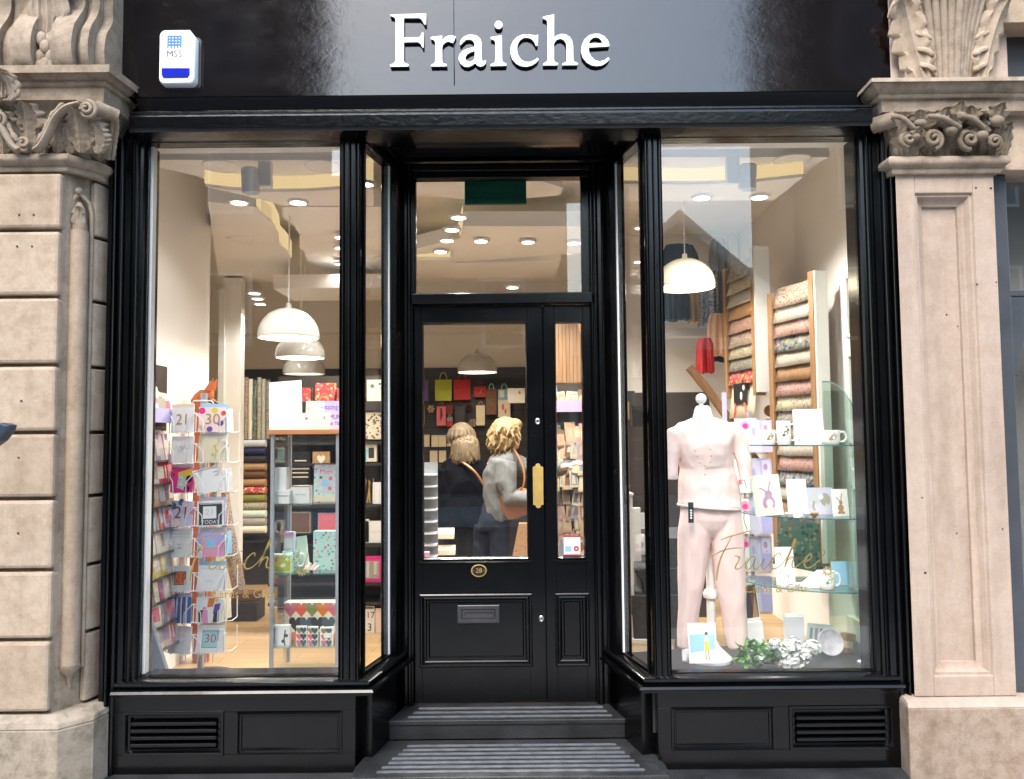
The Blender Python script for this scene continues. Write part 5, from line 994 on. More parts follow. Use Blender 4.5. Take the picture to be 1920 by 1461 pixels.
# ================================================================== BACK WALL
mb = MB(); zt = at(800, 690, YK-.02).z; xl, xr = at(456, 800, YK-.02).x, at(1000, 800, YK).x; n = 22
sw = thing('slatted_board', 'dark brown slatted display boarding across the back of the shop', 'display board', ((xl+xr)/2, YK-.02, FL))
hz = (zt-FL)/n
for k in range(n): mb.box(xl-(xl+xr)/2, xr-(xl+xr)/2, -.01, .015, k*hz+.006, (k+1)*hz-.004, 'slatwall')
mb.box(xl-(xl+xr)/2, xr-(xl+xr)/2, .0, .018, 0, zt-FL, 'black'); mb.build('slats', sw)
def bag(label, px0, py0, px1, py1, y, col, handle=None, ops=(), th=.06, name='gift_bag', group='bags hanging on the back wall', hk=True):
    a, b = at(px0, py1, y), at(px1, py0, y); w_, h_ = b.x-a.x, b.z-a.z; t = thing(name, label, 'gift bag', ((a.x+b.x)/2, y, a.z), group=group)
    mb = MB(); mb.loft([[(-w_/2*s, -th/2*q, z_), (w_/2*s, -th/2*q, z_), (w_/2*s, th/2*q, z_), (-w_/2*s, th/2*q, z_)] for z_, s, q in ((0, .97, 1), (h_*.5, 1, .9), (h_, 1, .3))], col); art(mb, ops, w_*.96, h_, -th/2-.002); mb.build('bag_body', t)
    if hk: mb = MB(); mb.tube(catmull([(-w_*.22, -.01, h_*.97), (-w_*.16, -.015, h_+w_*.3), (0, -.02, h_+w_*.42), (w_*.16, -.015, h_+w_*.3), (w_*.22, -.01, h_*.97)], 5), .006, handle or col, 6); mb.build('handle', t)
    return t
yb = YK-.12
bag('purple gift bag at the left edge of the door glass', 778, 713, 803, 752, yb, 'purple')
bag('lime green gift bag on the back wall', 816, 712, 847, 752, yb, 'lime')
bag('plain bright red gift bag on the back wall', 851, 712, 882, 750, yb, 'red')
bag('small red bag with a gold mark hanging on the back wall', 889, 725, 911, 745, yb, 'red', 'darkred', [('l', [(.5, .3), (.7, .8)], .1, 'gold')])
bag('brown woven bottle bag with blue handles', 912, 728, 931, 778, yb, 'wine_bag', 'aqua')
bag('pale blue and white bottle bag with a turquoise handle', 934, 730, 957, 782, yb, 'sky', 'aqua', [('r', 0, 0, 1, .6, 'cream'), ('d', .4, .35, .12, 'rose', .4), ('d', .6, .2, .1, 'rose', .4), ('r', .1, .7, .5, .95, 'white')])
bag('dark red narrow bag in the second row on the back wall', 819, 762, 836, 798, yb, 'rose', 'darkred', [('p', [(.4, .2), (.7, .5), (.6, .9), (.4, .9)], 'darkred')])
bag('charcoal narrow bag in the second row on the back wall', 853, 762, 871, 798, yb, 'charcoal')
bag('cream narrow bag in the second row on the back wall', 893, 760, 909, 798, yb, 'cream', 'tan')
bag('olive narrow bag at the left edge of the door glass, second row', 780, 762, 796, 798, yb, 'olive')
bag('small dark red bag below the plain red one on the back wall', 838, 760, 849, 777, yb, 'darkred')
bag('tiny red and grey tag bag low in the second row on the back wall', 838, 783, 849, 800, yb, 'red', 'grey', [('r', 0, .6, 1, 1, 'grey')])
def rosette(px, py, r_px, y, c1, c2, lab):
    p = at(px, py, y); r = wpx(r_px, y); mb = MB()
    for k in range(12):
        a = 2*pi*k/12; X = Matrix.Translation((0, 0, 0)) @ Matrix.Rotation(a, 4, 'Y'); mb.loft([[(x-.0, -.012*q, z_), (x, -.03*q, 0), (x, .0, -z_)] for x, z_, q in ((.004, .001, .2), (r*.6, r*.2, 1), (r, .002, .3))], (c1, c2)[k % 2], True, X)
    mb.ball((0, -.03, 0), r*.2, c2, 8, 6); o = mb.build('bow_rosette'); o.location = p; tag(o, lab, 'bow', 'gift bows on the back wall')
rosette(808, 767, 8, yb, 'cream', 'gold', 'gold and cream starry gift bow on the back wall'); rosette(886, 793, 9, yb, 'palegrey', 'tan', 'silver grey starry gift bow above the ash blonde head'); rosette(880, 764, 7, yb, 'brown', 'darkred', 'dark brown gift bow on the back wall')
for i, (a, b, c, d, lab) in enumerate(((793, 815, 805, 838, 'left of the upper row of cream notelet packs'), (809, 816, 821, 838, 'second in the upper row of cream notelet packs'), (822, 816, 836, 838, 'third in the upper row of cream notelet packs'), (838, 815, 852, 837, 'right of the upper row of cream notelet packs'), (806, 845, 820, 867, 'left of the lower row of cream notelet packs'), (823, 845, 836, 867, 'right of the lower row of cream notelet packs'), (884, 811, 892, 826, 'small notelet pack right of the ash blonde head'))):
    slab('notelet_pack', lab+' on the back wall', 'notelet pack', a, b, c, d, yb+.04, .03, 'ivory', [('r', 0, .86, 1, 1, 'palegrey')], group='cream notelet packs on the back wall')
# wrapping paper rolls at the back left
yr_ = 3.6
rd = thing('roll_stand', 'dark stand of upright and flat wrapping paper rolls at the back left', 'roll stand', (at(478, 900, yr_+.12).x, yr_+.12, FL))
a, b = at(455, 1005, yr_+.12), at(503, 700, yr_+.12); xw = (b.x-a.x)/2; hz = b.z-FL
mb = MB(); mb.box(-xw, xw, .06, .08, 0, hz*.98, 'dark_shelf'); mb.build('back_panel', rd)
for q in (825, 1012): mb = MB(); z_ = at(478, q, yr_+.1).z-FL; mb.box(-xw, xw, -.08, .06, z_-.02, z_, 'dark_shelf'); mb.build('shelf', rd)
for k in range(6):
    px = 458+k*8.2; p = at(px+3, 824, yr_+.06); q = at(px+3, 708+(k % 3)*3, yr_+.06); mb = MB(); mb.lathe([(wpx(3.9, yr_), 0), (wpx(3.9, yr_), q.z-p.z)], ['paper_floral', 'dots_dark', 'paper_green', 'paper_cream', 'paper_script', 'paper_grey'][k] if k != 1 else 'cream', n=14)
    mb.lathe([(wpx(1.5, yr_), q.z-p.z), (wpx(1.5, yr_), q.z-p.z+.004)], 'brown', n=10); o = mb.build('wrapping_roll', smooth=40); o.location = p; tag(o, ('floral', 'plain cream', 'green', 'cream sprigged', 'black on white', 'grey flecked')[k]+' wrapping paper roll standing upright at the back left', 'wrapping roll', 'wrapping paper rolls')
for k, c in enumerate(('palegrey', 'navy', 'charcoal', 'tan', 'brown', 'tan', 'bag_red', 'olive', 'paper_cream', 'palegreen', 'stonegrey', 'cream')):
    py = 832+k*14.6; p = at(478, py, yr_+.02); mb = MB(); X = Matrix.Translation(p) @ Matrix.Rotation(R(90), 4, 'Y'); mb.lathe([(wpx(7, yr_), -xw*.92), (wpx(7, yr_), xw*.92)], c, n=16, X=X); o = mb.build('wrapping_roll', smooth=40)
    tag(o, ('pale grey', 'navy', 'charcoal', 'tan, upper', 'brown', 'tan, lower', 'red floral', 'olive', 'sprigged cream', 'pale green', 'stone grey', 'plain cream, lowest')[k]+' wrapping roll lying flat in the back left stand', 'wrapping roll', 'wrapping paper rolls')
p = at(465, 1112, 2.4); mb = MB(); mb.box(-.12, .10, -.1, .1, 0, .14, 'charcoal'); mb.box(-.10, .08, -.08, .08, .1401, .20, 'brown'); o = mb.build('storage_box', bev=.006); o.location = (p.x, 2.4, FL); tag(o, 'low dark storage box on the wooden floor behind the spinner', 'box')
p = at(452, 1075, 2.5); mb = MB(); mb.tube([(0, 0, 0), (-.06, .02, .25), (-.12, .03, .55), (-.14, .03, .8)], [.05, .055, .045, .03], 'paper_floral', 12); o = mb.build('fabric_roll', smooth=60); o.location = (p.x, 2.5, FL+.14); tag(o, 'slanting roll of floral fabric behind the card spinner', 'fabric roll')
# a lit doorway at the back left
mb = MB(); a, b = at(412, 1000, 3.2), at(452, 600, 3.2); mb.box(a.x, b.x, 3.2, 3.3, FL, 3.0, 'wall_cream'); mb.box(a.x-.02, a.x+.03, 3.17, 3.2, FL, 2.9, 'panel_white'); wall('interior_wall', 'cream wall end with a pale edge behind the fox', mb)
# dark shelves seen through the left side window and the middle of the cabinet
ysh = 1.9
xs0, xs1 = at(520, 900, ysh+.2).x, at(778, 900, ysh+.2).x
du = thing('shelf_unit', 'dark shelf unit of gifts seen through the left side window', 'shelf unit', ((xs0+xs1)/2, ysh+.2, FL)); hw = (xs1-xs0)/2
zt = at(700, 700, ysh).z-FL
mb = MB(); mb.box(-hw, hw, .02, .05, 0.1, zt, 'slatwall'); mb.build('back_panel', du)
for q in (765, 828, 868, 946, 1020, 1093, 1130, 1195):
    z_ = at(700, q, ysh).z-FL; mb = MB(); mb.box(-hw, hw, -.2, .02, z_-.02, z_, 'dark_shelf'); mb.build('shelf', du)
G = 'gifts on the dark shelf unit'
for nm, lab, cat, a, b, c, d, th, col, ops in (
 ('gift_bag', 'cream gift bag with a green sprig high in the left side window', 'gift bag', 688, 712, 722, 752, .05, 'cream', [('d', .3, .7, .1, 'green'), ('d', .7, .8, .06, 'teal'), ('d', .8, .6, .05, 'red'), ('d', .5, .3, .03, 'red')]),
 ('pouch', 'floral print pouch in the left side window', 'pouch', 674, 772, 719, 824, .05, 'liberty', []),
 ('boxed_gift', 'teal and cream boxed gift in the left side window', 'boxed gift', 676, 833, 706, 866, .05, 'cream', [('p', [(.1, .1), (.4, .1), (.5, .7), (.2, .8)], 'aqua'), ('r', .5, .2, .85, .8, 'charcoal')]),
 ('boxed_gift', 'white gift box with fine marks beside the gold sticks', 'boxed gift', 699, 905, 724, 945, .06, 'white', [('r', .1, .1, .12, .9, 'palegrey'), ('r', .5, .1, .52, .9, 'palegrey')]),
 ('card_pack', 'white card pack in the left side window, in front of another', 'card pack', 684, 977, 722, 1018, .02, 'white', [('t', 'thank you', .55, .5, .12, 'palegrey')]),
 ('card_pack', 'white card pack in the left side window, half hidden', 'card pack', 674, 974, 692, 1017, .02, 'ivory', []),
 ('photo_mount', 'hot pink open frame in the left side window', 'frame', 674, 1043, 719, 1092, .02, 'hotpink', [('r', .0, .14, .82, .82, 'stonegrey'), ('r', .3, .2, .4, .8, 'palegrey'), ('r', .6, .3, .72, .8, 'palegrey')]),
 ('number_card', 'black and white number print in the left side window', 'card', 674, 1137, 702, 1194, .01, 'white', [('r', .05, .92, .95, .97, 'charcoal'), ('t', 'N17', .5, .7, .3, 'charcoal'), ('t', '13', .5, .3, .36, 'charcoal'), ('r', .05, .04, .95, .08, 'charcoal')]),
 ('number_card', 'pale pink card low in the left side window', 'card', 704, 1141, 724, 1188, .01, 'blush', []),
 ('gift_bag', 'red and yellow party bag above the cabinet', 'gift bag', 591, 718, 627, 752, .06, 'bag_red', [('t', 'party', .5, .25, .22, 'yellow')]),
 ('gift_bag', 'red and gold party bag partly behind the white sign', 'gift bag', 566, 727, 582, 753, .06, 'bag_red', []),
 ('gift_bag', 'red and cream party bag against the left mullion', 'gift bag', 632, 728, 650, 754, .06, 'bag_red', []),
 ('t_shirt', 'black top with white stripes seen through the cabinet', 'top', 545, 848, 582, 905, .03, 'black', [('r', .2, .70, .8, .74, 'cream'), ('r', .05, .56, .95, .61, 'cream'), ('r', .05, .43, .95, .48, 'cream'), ('r', .1, .3, .9, .34, 'cream'), ('r', .1, .16, .9, .2, 'cream')]),
 ('gift_bag', 'brown bag with a pale heart seen through the cabinet', 'gift bag', 586, 847, 618, 878, .04, 'tan', [('h', .5, .55, .5, 'cream')]),
 ('gift_bag', 'dark taupe bag low behind the cabinet', 'gift bag', 545, 960, 582, 1000, .05, 'stonegrey', [('r', .05, .05, .95, .95, 'brown')]),
 ('gift_bag', 'dusky rose bag low behind the cabinet', 'gift bag', 596, 962, 634, 1000, .05, 'mauve', [('r', .05, .05, .95, .95, 'rose')])):
    slab(nm, lab, cat, a, b, c, d, ysh+.02, th, col, ops, group=G)
p = at(686, 943, ysh+.03); mb = MB()
for k in range(6): mb.tube([(-.05+.02*k, 0, 0), (-.03+.012*k+.02*(k % 2), .02, .15+.01*(k % 3))], [.006, .004], 'brass', 6)
o = mb.build('gold_sticks'); o.location = p; tag(o, 'bundle of gold sticks in the left side window', 'gold sticks')
# ================================================================== organic helpers
def ell(cx, cy, z, rx, ry, n=20, tilt=0): return [(cx+rx*cos(2*pi*i/n), cy+ry*sin(2*pi*i/n), z+tilt*rx*cos(2*pi*i/n)) for i in range(n)]
def span(pl, pr, py, y, dep, n=24, yo=0, tilt=0):
    a, b = at(pl, py, y), at(pr, py, y); r = (b.x-a.x)/2; return ell((a.x+b.x)/2, y+yo, (a.z+b.z)/2, r, r*dep, n, tilt)
def fuse(mb, name, parent, voxel=.008, it=4, base=(0, 0, 0), fac=.5):
    """merge overlapping closed pieces into one continuous skin"""
    me = bpy.data.meshes.new('x'); b = Vector(base); me.from_pydata([tuple(Vector(v)-b) for v in mb.v], [], mb.f); bm = bmesh.new(); bm.from_mesh(me); bmesh.ops.recalc_face_normals(bm, faces=bm.faces); bm.to_mesh(me); bm.free()
    o = bpy.data.objects.new('x', me); COL.objects.link(o); m = o.modifiers.new('r', 'REMESH'); m.mode = 'VOXEL'; m.voxel_size = voxel
    s = o.modifiers.new('s', 'SMOOTH'); s.iterations = it; s.factor = fac
    dg = bpy.context.evaluated_depsgraph_get(); dg.update(); out = bpy.data.meshes.new_from_object(o.evaluated_get(dg)); bpy.data.objects.remove(o)
    out.name = name; out.materials.clear(); out.materials.append(mat(mb.mats[0])); out.polygons.foreach_set('material_index', [0]*len(out.polygons)); out.polygons.foreach_set('use_smooth', [True]*len(out.polygons))
    r = bpy.data.objects.new(name, out); COL.objects.link(r); r.parent = parent; return r
from mathutils import noise as NZ
def wrinkle(o, amp, sc, ph=0, amp2=0, sc2=(30, 30, 12)):
    me = o.data; ns = [v.normal.copy() for v in me.vertices]
    for v, n in zip(me.vertices, ns):
        p = v.co; q = NZ.noise(Vector((p.x*sc[0]+ph, p.y*sc[1], p.z*sc[2]+.35*p.x*sc[0])))
        d = amp*(1-2*abs(q))*.7+amp2*NZ.noise(Vector((p.x*sc2[0], p.y*sc2[1]+ph, p.z*sc2[2])))
        v.co = p+n*d
    me.update(); return o
# ================================================================== RIGHT WINDOW: dressed form
ym = .36; mp = at(1330, 1238, ym); MZ = .44
man = thing('mannequin', 'headless white tailor form dressed in a pale pink jumper and matching trousers', 'mannequin', (mp.x, ym, MZ)); B = man.location
m_ = 'form_white'; mb = MB()
mb.loft([span(1298, 1336, 792, ym, .8), span(1301, 1334, 775, ym, .85), span(1302, 1333, 768, ym, .85), span(1306, 1328, 761, ym, .85)], m_)
mb.loft([span(1290, 1345, 800, ym, .7), span(1298, 1338, 786, ym, .8), span(1301, 1334, 774, ym, .85)], m_)
c = at(1314.5, 748, ym); mb.ball(c, wpx(10, ym), m_, 20, 12); mb.lathe([(.011, -.04), (.011, .0)], m_, (c.x, c.y, c.z-.012)); loc(mb, 'neck_block', man, smooth=50)
mb = MB(); kp = 'knit_pink'
mb.loft([span(1271, 1389, 949, ym, .66, yo=-.003, tilt=-.08), span(1271, 1388, 936, ym, .62), span(1273, 1383, 905, ym, .60), span(1276, 1375, 878, ym, .62), span(1273, 1371, 852, ym, .72, yo=-.012), span(1268, 1374, 832, ym, .70, yo=-.01), span(1262, 1382, 808, ym, .52), span(1272, 1372, 796, ym, .42), span(1296, 1340, 785, ym, .75)], kp)
for s, L in ((-1, [(1282, 804, 14), (1265, 816, 16), (1259, 845, 14), (1257, 872, 12), (1256, 897, 10.5)]), (1, [(1364, 803, 14), (1381, 815, 16), (1389, 845, 14), (1393, 872, 12), (1395, 899, 10.5)])):
    mb.tube([tuple(at(px, py, ym)+Vector((0, -.01*i, 0))) for i, (px, py, r) in enumerate(L)], [wpx(r, ym) for *_, r in L], kp, 16)
wrinkle(fuse(mb, 'jumper', man, .006, 3, B), .008, (9, 9, 11), 3, .003)
mb = MB()
for L in ([span(1271, 1389, 950, ym, .67, yo=-.003, tilt=-.08)], [span(1297, 1340, 786, ym, .78)]): mb.tube(L[0]+[L[0][0]], .0062, kp, 6)
for c_, r_ in (((1256, 897), 10.8), ((1395, 899), 10.8)): c = at(*c_, ym)+Vector((0, -.04, 0)); mb.tube([(c.x+wpx(r_, ym)*cos(2*pi*i/16), c.y+wpx(r_, ym)*sin(2*pi*i/16), c.z+.004) for i in range(17)], .005, kp, 6)
loc(mb, 'ribbed_edges', man, smooth=60)
mb = MB()
for (px, py) in ((1303, 845), (1307, 856), (1311, 867), (1321, 873), (1331, 866), (1333, 855), (1332, 843), (1321, 890)):
    p = at(px, py, ym-.155); mb.lathe([(.0045, 0), (.003, .003)], 'stonegrey', X=Matrix.Translation((p.x, ym-.158-(.006 if py > 850 else 0), p.z)) @ Matrix.Rotation(R(90), 4, 'X'), n=8)
loc(mb, 'bead_studs', man)
mb = MB(); tp = 'trouser_pink'
mb.loft([span(1277, 1383, 930, ym, .6), span(1276, 1386, 950, ym, .58), span(1274, 1390, 972, ym, .56), span(1280, 1385, 990, ym, .5), span(1296, 1368, 1006, ym, .42)], tp)
mb.loft([span(1276, 1332, 955, ym, .9), span(1272, 1333, 1000, ym, .9), span(1272, 1322, 1080, ym, .85), span(1272, 1312, 1140, ym, .85), span(1271, 1303, 1195, ym, .85), span(1271, 1300, 1213, ym, .85)], tp)
mb.loft([span(1328, 1388, 955, ym, .9), span(1332, 1394, 1000, ym, .9), span(1341, 1397, 1080, ym, .85), span(1351, 1399, 1140, ym, .85), span(1361, 1402, 1195, ym, .85), span(1366, 1403, 1216, ym, .85)], tp)
wrinkle(fuse(mb, 'trousers', man, .006, 6, B), .006, (14, 14, 4), 0, .002)
mb = MB(); p = at(1295, 961, ym-.13); mb.box(p.x-.013, p.x+.013, ym-.137, ym-.134, p.z-.05, p.z+.05, 'black'); 
for k in range(4): mb.box(p.x-.004, p.x+.005, ym-.1378, ym-.137, p.z-.03+k*.012, p.z-.022+k*.012, 'white')
loc(mb, 'swing_tag', man)
for pts in (((1288, 1208), (1287, 1224), (1284, 1241)), ((1388, 1210), (1397, 1226), (1407, 1243))):
    L = [at(*q, ym-.02*i) for i, q in enumerate(pts)]; mb = MB(); mb.tube([tuple(v) for v in L], [.026, .024, .012], m_, 12); loc(mb, 'foot', man, smooth=50)
mb = MB(); p = at(1333, 1130, ym+.06); mb.tube([(p.x, ym+.06, MZ+.02), (p.x, ym+.06, 1.25)], .022, m_, 14); mb.lathe([(.036, 0), (.04, .02), (.03, .04)], m_, (p.x, ym+.06, at(1333, 1125, ym).z)); mb.lathe([(.11, 0), (.11, .015), (.05, .07), (.024, .12)], m_, (p.x, ym+.10, MZ), 28); loc(mb, 'stand', man, smooth=40)
slab('fashion_card', 'blue and white card with a walking figure in yellow, between the feet of the form', 'card', 1293, 1170, 1344, 1244, ym-.20, .006, 'white', [('r', .05, .1, .95, .72, 'sky'), ('p', [(.05, .1), (.95, .1), (.95, .35), (.05, .25)], 'white'), ('t', 'live', .4, .86, .22, 'sky'), ('p', [(.55, .3), (.75, .3), (.72, .55), (.58, .55)], 'yellow'), ('p', [(.58, .55), (.72, .55), (.7, .68), (.6, .68)], 'white'), ('d', .65, .74, .045, 'brown'), ('r', .58, .08, .62, .3, 'tan'), ('r', .68, .08, .72, .3, 'tan')], lean=10)
# ---- curved glass shelves
gx_, gy0, gy1 = 1.755, .34, .80
ZS = [at(1520, 834, .45).z, at(1520, 969, .45).z, at(1520, 1104, .45).z]
gs = thing('glass_shelving', 'arched glass shelving with three curved shelves against the panelled wall', 'glass shelving', (gx_, gy0, MZ)); mb = MB()
pts = [(gy0, MZ+.01), (gy0, ZS[0]+.02)]+[(gy1-(gy1-gy0)*cos(R(a)), ZS[0]+.02+.33*sin(R(a))) for a in range(10, 91, 10)]+[(gy1, MZ+.01)]
mb.prism(pts, gx_, gx_+.008, 'shelf_glass', axis='x'); loc(mb, 'side_panel', gs)
mb = MB(); e = [(gx_+.004, a, b) for a, b in pts[:-1]]; mb.tube(e, .0032, 'teal', 6); loc(mb, 'panel_edge', gs)
for z in ZS:
    cv = [(gx_-.004, gy0+.0)]+[(gx_-.004-.50*sin(R(a)), gy1-(gy1-gy0)*cos(R(a))) for a in range(6, 91, 7)]+[(gx_-.004, gy1)]
    mb = MB(); mb.prism(cv, z-.007, z, 'shelf_glass'); loc(mb, 'curved_shelf', gs)
    mb = MB(); mb.tube([(x, y, z-.0035) for x, y in cv[:-1]], .0032, 'teal', 6); loc(mb, 'shelf_edge', gs)
    mb = MB(); mb.box(gx_-.035, gx_+.014, gy0+.02, gy0+.04, z-.016, z+.014, 'steel'); loc(mb, 'shelf_clip', gs, bev=.003)
mb = MB(); mb.lathe([(.016, 0), (.016, .012), (.01, .02)], 'steel', (gx_-.02, gy0+.03, MZ)); loc(mb, 'foot_clip', gs)
ya_ = .50
def onshelf(k): return ZS[k]+.0005
BL1 = lambda *c: [(0.0, .5, .34, c[0]), (.35, .62, .2, c[1]), (-.3, .4, .2, c[2]), (.1, .75, .15, c[1])]
mug(1441, 837, 28, 13, ya_, 'short white mug with a brown animal motif on the top glass shelf', 'white', BL1('tan', 'stonegrey', 'olive'), zb=onshelf(0))
mug(1470, 838, 45, 13, ya_-.04, 'tall white mug with green and blue sprigs on the top glass shelf', 'white', BL1('olive', 'green', 'slate'), zb=onshelf(0))
mug(1557, 835, 27, 17, ya_-.06, 'wide white cup with a grey mouse motif at the right of the top glass shelf', 'white', BL1('stonegrey', 'palegrey', 'tan'), zb=onshelf(0))
def hare(sc=1, cx=.5, c='tan'): return [('d', cx, .30, .17*sc, c, .8), ('d', cx+.02, .50, .10*sc, c, .8), ('l', [(cx-.02, .52), (cx-.14, .64), (cx-.28, .68)], .035, c), ('l', [(cx+.04, .55), (cx+.07, .7), (cx+.14, .84)], .035, c), ('d', cx-.1, .13, .05, c, 1.4), ('d', cx+.12, .13, .05, c, 1.4)]
def shelfslab(k, name, lab, cat, px0, py0, px1, y, th, col, ops=(), edge=None, lean=8, tilt=0):
    z = onshelf(k); v = at(px0, 900, y); pyb = 730.5; lo, hi = py0, 1461
    for _ in range(30):
        mid = (lo+hi)/2
        if at(px0, mid, y).z > z: lo = mid
        else: hi = mid
    return slab(name, lab, cat, px0, py0, px1, lo, y, th, col, ops, lean=lean, edge=edge, tilt=tilt)
shelfslab(0, 'boxed_book', 'tall white boxed card with a hot pink edge on the top glass shelf', 'boxed card', 1494, 766, 1545, ya_+.06, .03, 'white', [('d', .1, .12, .05, 'pink', .6), ('d', .16, .12, .07, 'palegrey', .4), ('t', 'wish', .62, .5, .06, 'palegrey')], edge='hotpink')
shelfslab(1, 'print_card', 'pale green card with a pink patterned hare on the middle glass shelf', 'print', 1418, 890, 1468, ya_+.02, .006, 'palegreen', hare(1.15, .52, 'mauve')+[('d', .52, .12, .09, 'cream', 1.5), ('d', .54, .3, .1, 'blush', .8)], tilt=-4)
shelfslab(1, 'print_card', 'tall plain white card on the middle glass shelf', 'print', 1479, 898, 1514, ya_, .006, 'white', [('d', .4, .22, .05, 'palegrey'), ('d', .55, .16, .05, 'palegrey')])
shelfslab(1, 'print_card', 'lavender white card with grey elephants on the middle glass shelf', 'print', 1514, 914, 1562, ya_+.05, .006, 'lavender', [('d', .36, .62, .22, 'palegrey'), ('d', .72, .55, .24, 'stonegrey', .8), ('d', .55, .66, .1, 'white'), ('l', [(.3, .5), (.24, .3), (.3, .15)], .08, 'stonegrey'), ('l', [(.74, .4), (.8, .2), (.72, .1)], .08, 'palegrey')])
shelfslab(1, 'print_card', 'small white card with a brown hare at the right of the middle glass shelf', 'print', 1563, 917, 1591, ya_-.04, .006, 'white', hare(.8, .5, 'tan'))
for px, lab, c in ((1480, 'small silver heart dish left of the tall plain white card', 'white'), (1527, 'small gold tea light cup on the middle glass shelf', 'gold'), (1512, 'small white heart dish right of the tall plain white card', 'white')):
    p = at(px, 966, ya_-.08); mb = MB(); mb.lathe([(.008, 0), (.012, .004), (.022, .022), (.02, .024), (.012, .008)], c, n=16); o = mb.build('trinket_dish', smooth=50); o.location = (p.x, ya_-.08, onshelf(1)); tag(o, lab, 'dish')
p = at(1495, 966, ya_-.09); mb = MB(); mb.loft([ell(0, 0, 0, .02, .016), ell(0, 0, .03, .022, .018), ell(.004, 0, .06, .012, .012), ell(.004, 0, .075, .014, .013), ell(.004, 0, .09, .004, .004)], 'white'); o = mb.build('figurine', smooth=60); o.location = (p.x, ya_-.09, onshelf(1)); tag(o, 'tiny white figurine in front of the tall plain white card', 'figurine')
shelfslab(2, 'print_card', 'tall white card with faint sprigs on the lowest glass shelf', 'print', 1457, 1026, 1490, ya_+.02, .006, 'white', [('l', [(.4, .1), (.5, .2), (.6, .34)], .02, 'palegrey'), ('d', .2, .34, .04, 'palegrey'), ('d', .65, .25, .05, 'stonegrey', .4)])
shelfslab(2, 'print_card', 'pale blue card at the right of the lowest glass shelf', 'print', 1562, 1053, 1593, ya_+.04, .006, 'mint', [('r', 0, 0, 1, 1, 'sky')])
mug(1551, 1105, 33, 14, ya_-.06, 'white mug with yellow and blue flowers on the lowest glass shelf', 'white', BL1('sky', 'yellow', 'olive'), zb=onshelf(2))
p = at(1525, 1088, ya_); mb = MB(); mb.box(-.075, .075, -.05, .05, 0, .014, 'white'); mb.prism([(-.06, .015), (.075, .015), (.03, .085)], -.01, .02, 'white', axis='y'); o = mb.build('gift_envelope', bev=.002); o.location = (p.x, ya_-.0, onshelf(2)); tag(o, 'white folded envelope lying behind the flowered mug', 'envelope')
slab('print_card', 'tall pale grey boxed card standing behind the white flowers', 'print', 1473, 1152, 1507, 1226, .52, .02, 'palegrey', [('r', .02, .93, .98, .98, 'white'), ('d', .5, .12, .08, 'white', 1.2), ('d', .35, .06, .06, 'white')])
slab('photo_print', 'white print with small grey windows on the black platform', 'print', 1511, 1170, 1556, 1222, .60, .01, 'palegrey', [('r', .1, .35, .22, .85, 'grey'), ('r', .3, .3, .42, .85, 'grey'), ('r', .5, .35, .6, .85, 'grey'), ('r', .7, .4, .9, .85, 'white')], tilt=6)
p = at(1556, 1238, .52); mb = MB(); X = Matrix.Rotation(R(68), 4, 'X'); mb.lathe([(.02, 0), (.055, .010), (.068, .022), (.065, .024), (.052, .014), (.02, .006)], 'dish_grey', n=32, X=Matrix.Translation((0, 0, .066)) @ X); o = mb.build('round_dish', smooth=40); o.location = (p.x, .52, MZ); tag(o, 'grey speckled round dish leaning beside the white flowers', 'dish')
slab('kraft_box', 'small tan box with a white label at the right of the black platform', 'box', 1575, 1189, 1599, 1226, .58, .04, 'kraft', [('r', .15, .3, .85, .65, 'peach')], rz=-15, tilt=8)
# flowers
fl = thing('flower_spray', 'spray of white flowers and green leaves lying on the black platform', 'flowers', (at(1470, 1240, .30).x, .30, MZ)); mb = MB()
for k in range(230):
    px = random.uniform(1384, 1500); p = at(px, random.uniform(1206, 1244), .30+random.uniform(-.05, .05)); X = Matrix.Translation(p) @ Matrix.Rotation(random.uniform(0, 6.3), 4, 'Z') @ Matrix.Rotation(random.uniform(-1, 1), 4, 'X') @ Matrix.Rotation(random.uniform(-1, 1), 4, 'Y')
    l = random.uniform(.03, .06); mb.add([(0, 0, 0), (l*.35, l*.4, .004), (0, l, 0), (-l*.35, l*.4, .004), (0, l*.45, -.003)], [(0, 1, 4), (1, 2, 4), (2, 3, 4), (3, 0, 4)], 'leaf_green', X)
loc(mb, 'leaves', fl)
for px, py, r in ((1424, 1234, .024), (1452, 1208, .026), (1467, 1222, .036), (1486, 1212, .040), (1490, 1236, .042), (1510, 1226, .034), (1524, 1214, .034), (1474, 1241, .030), (1440, 1216, .022)):
    c = at(px, py, .28+random.uniform(-.03, .03)); mb = MB()
    for k in range(90):
        a, b = random.uniform(0, 2*pi), math.acos(random.uniform(-.6, 1)); d = Vector((sin(b)*cos(a), -cos(b)*.7+.2*sin(b), sin(b)*sin(a)*.9+.2)).normalized(); q = d.to_track_quat('Z', 'Y').to_matrix().to_4x4()
        s = r*random.uniform(.28, .5); X = Matrix.Translation(c+d*r*random.uniform(.68, 1.0)) @ q @ Matrix.Rotation(random.uniform(0, 6), 4, 'Z') @ Matrix.Rotation(random.uniform(-.7, .7), 4, 'X')
        mb.add([(0, -s, .1*s), (s*.7, -.2*s, .3*s), (.5*s, .8*s, .4*s), (-.5*s, .8*s, .4*s), (-s*.7, -.2*s, .3*s), (0, 0, 0)], [(0, 1, 5), (1, 2, 5), (2, 3, 5), (3, 4, 5), (4, 0, 5)], 'petal', X)
    mb.ball(c, (r*.72, r*.6, r*.72), 'petal', 10, 7); loc(mb, 'flower_head', fl, smooth=50)
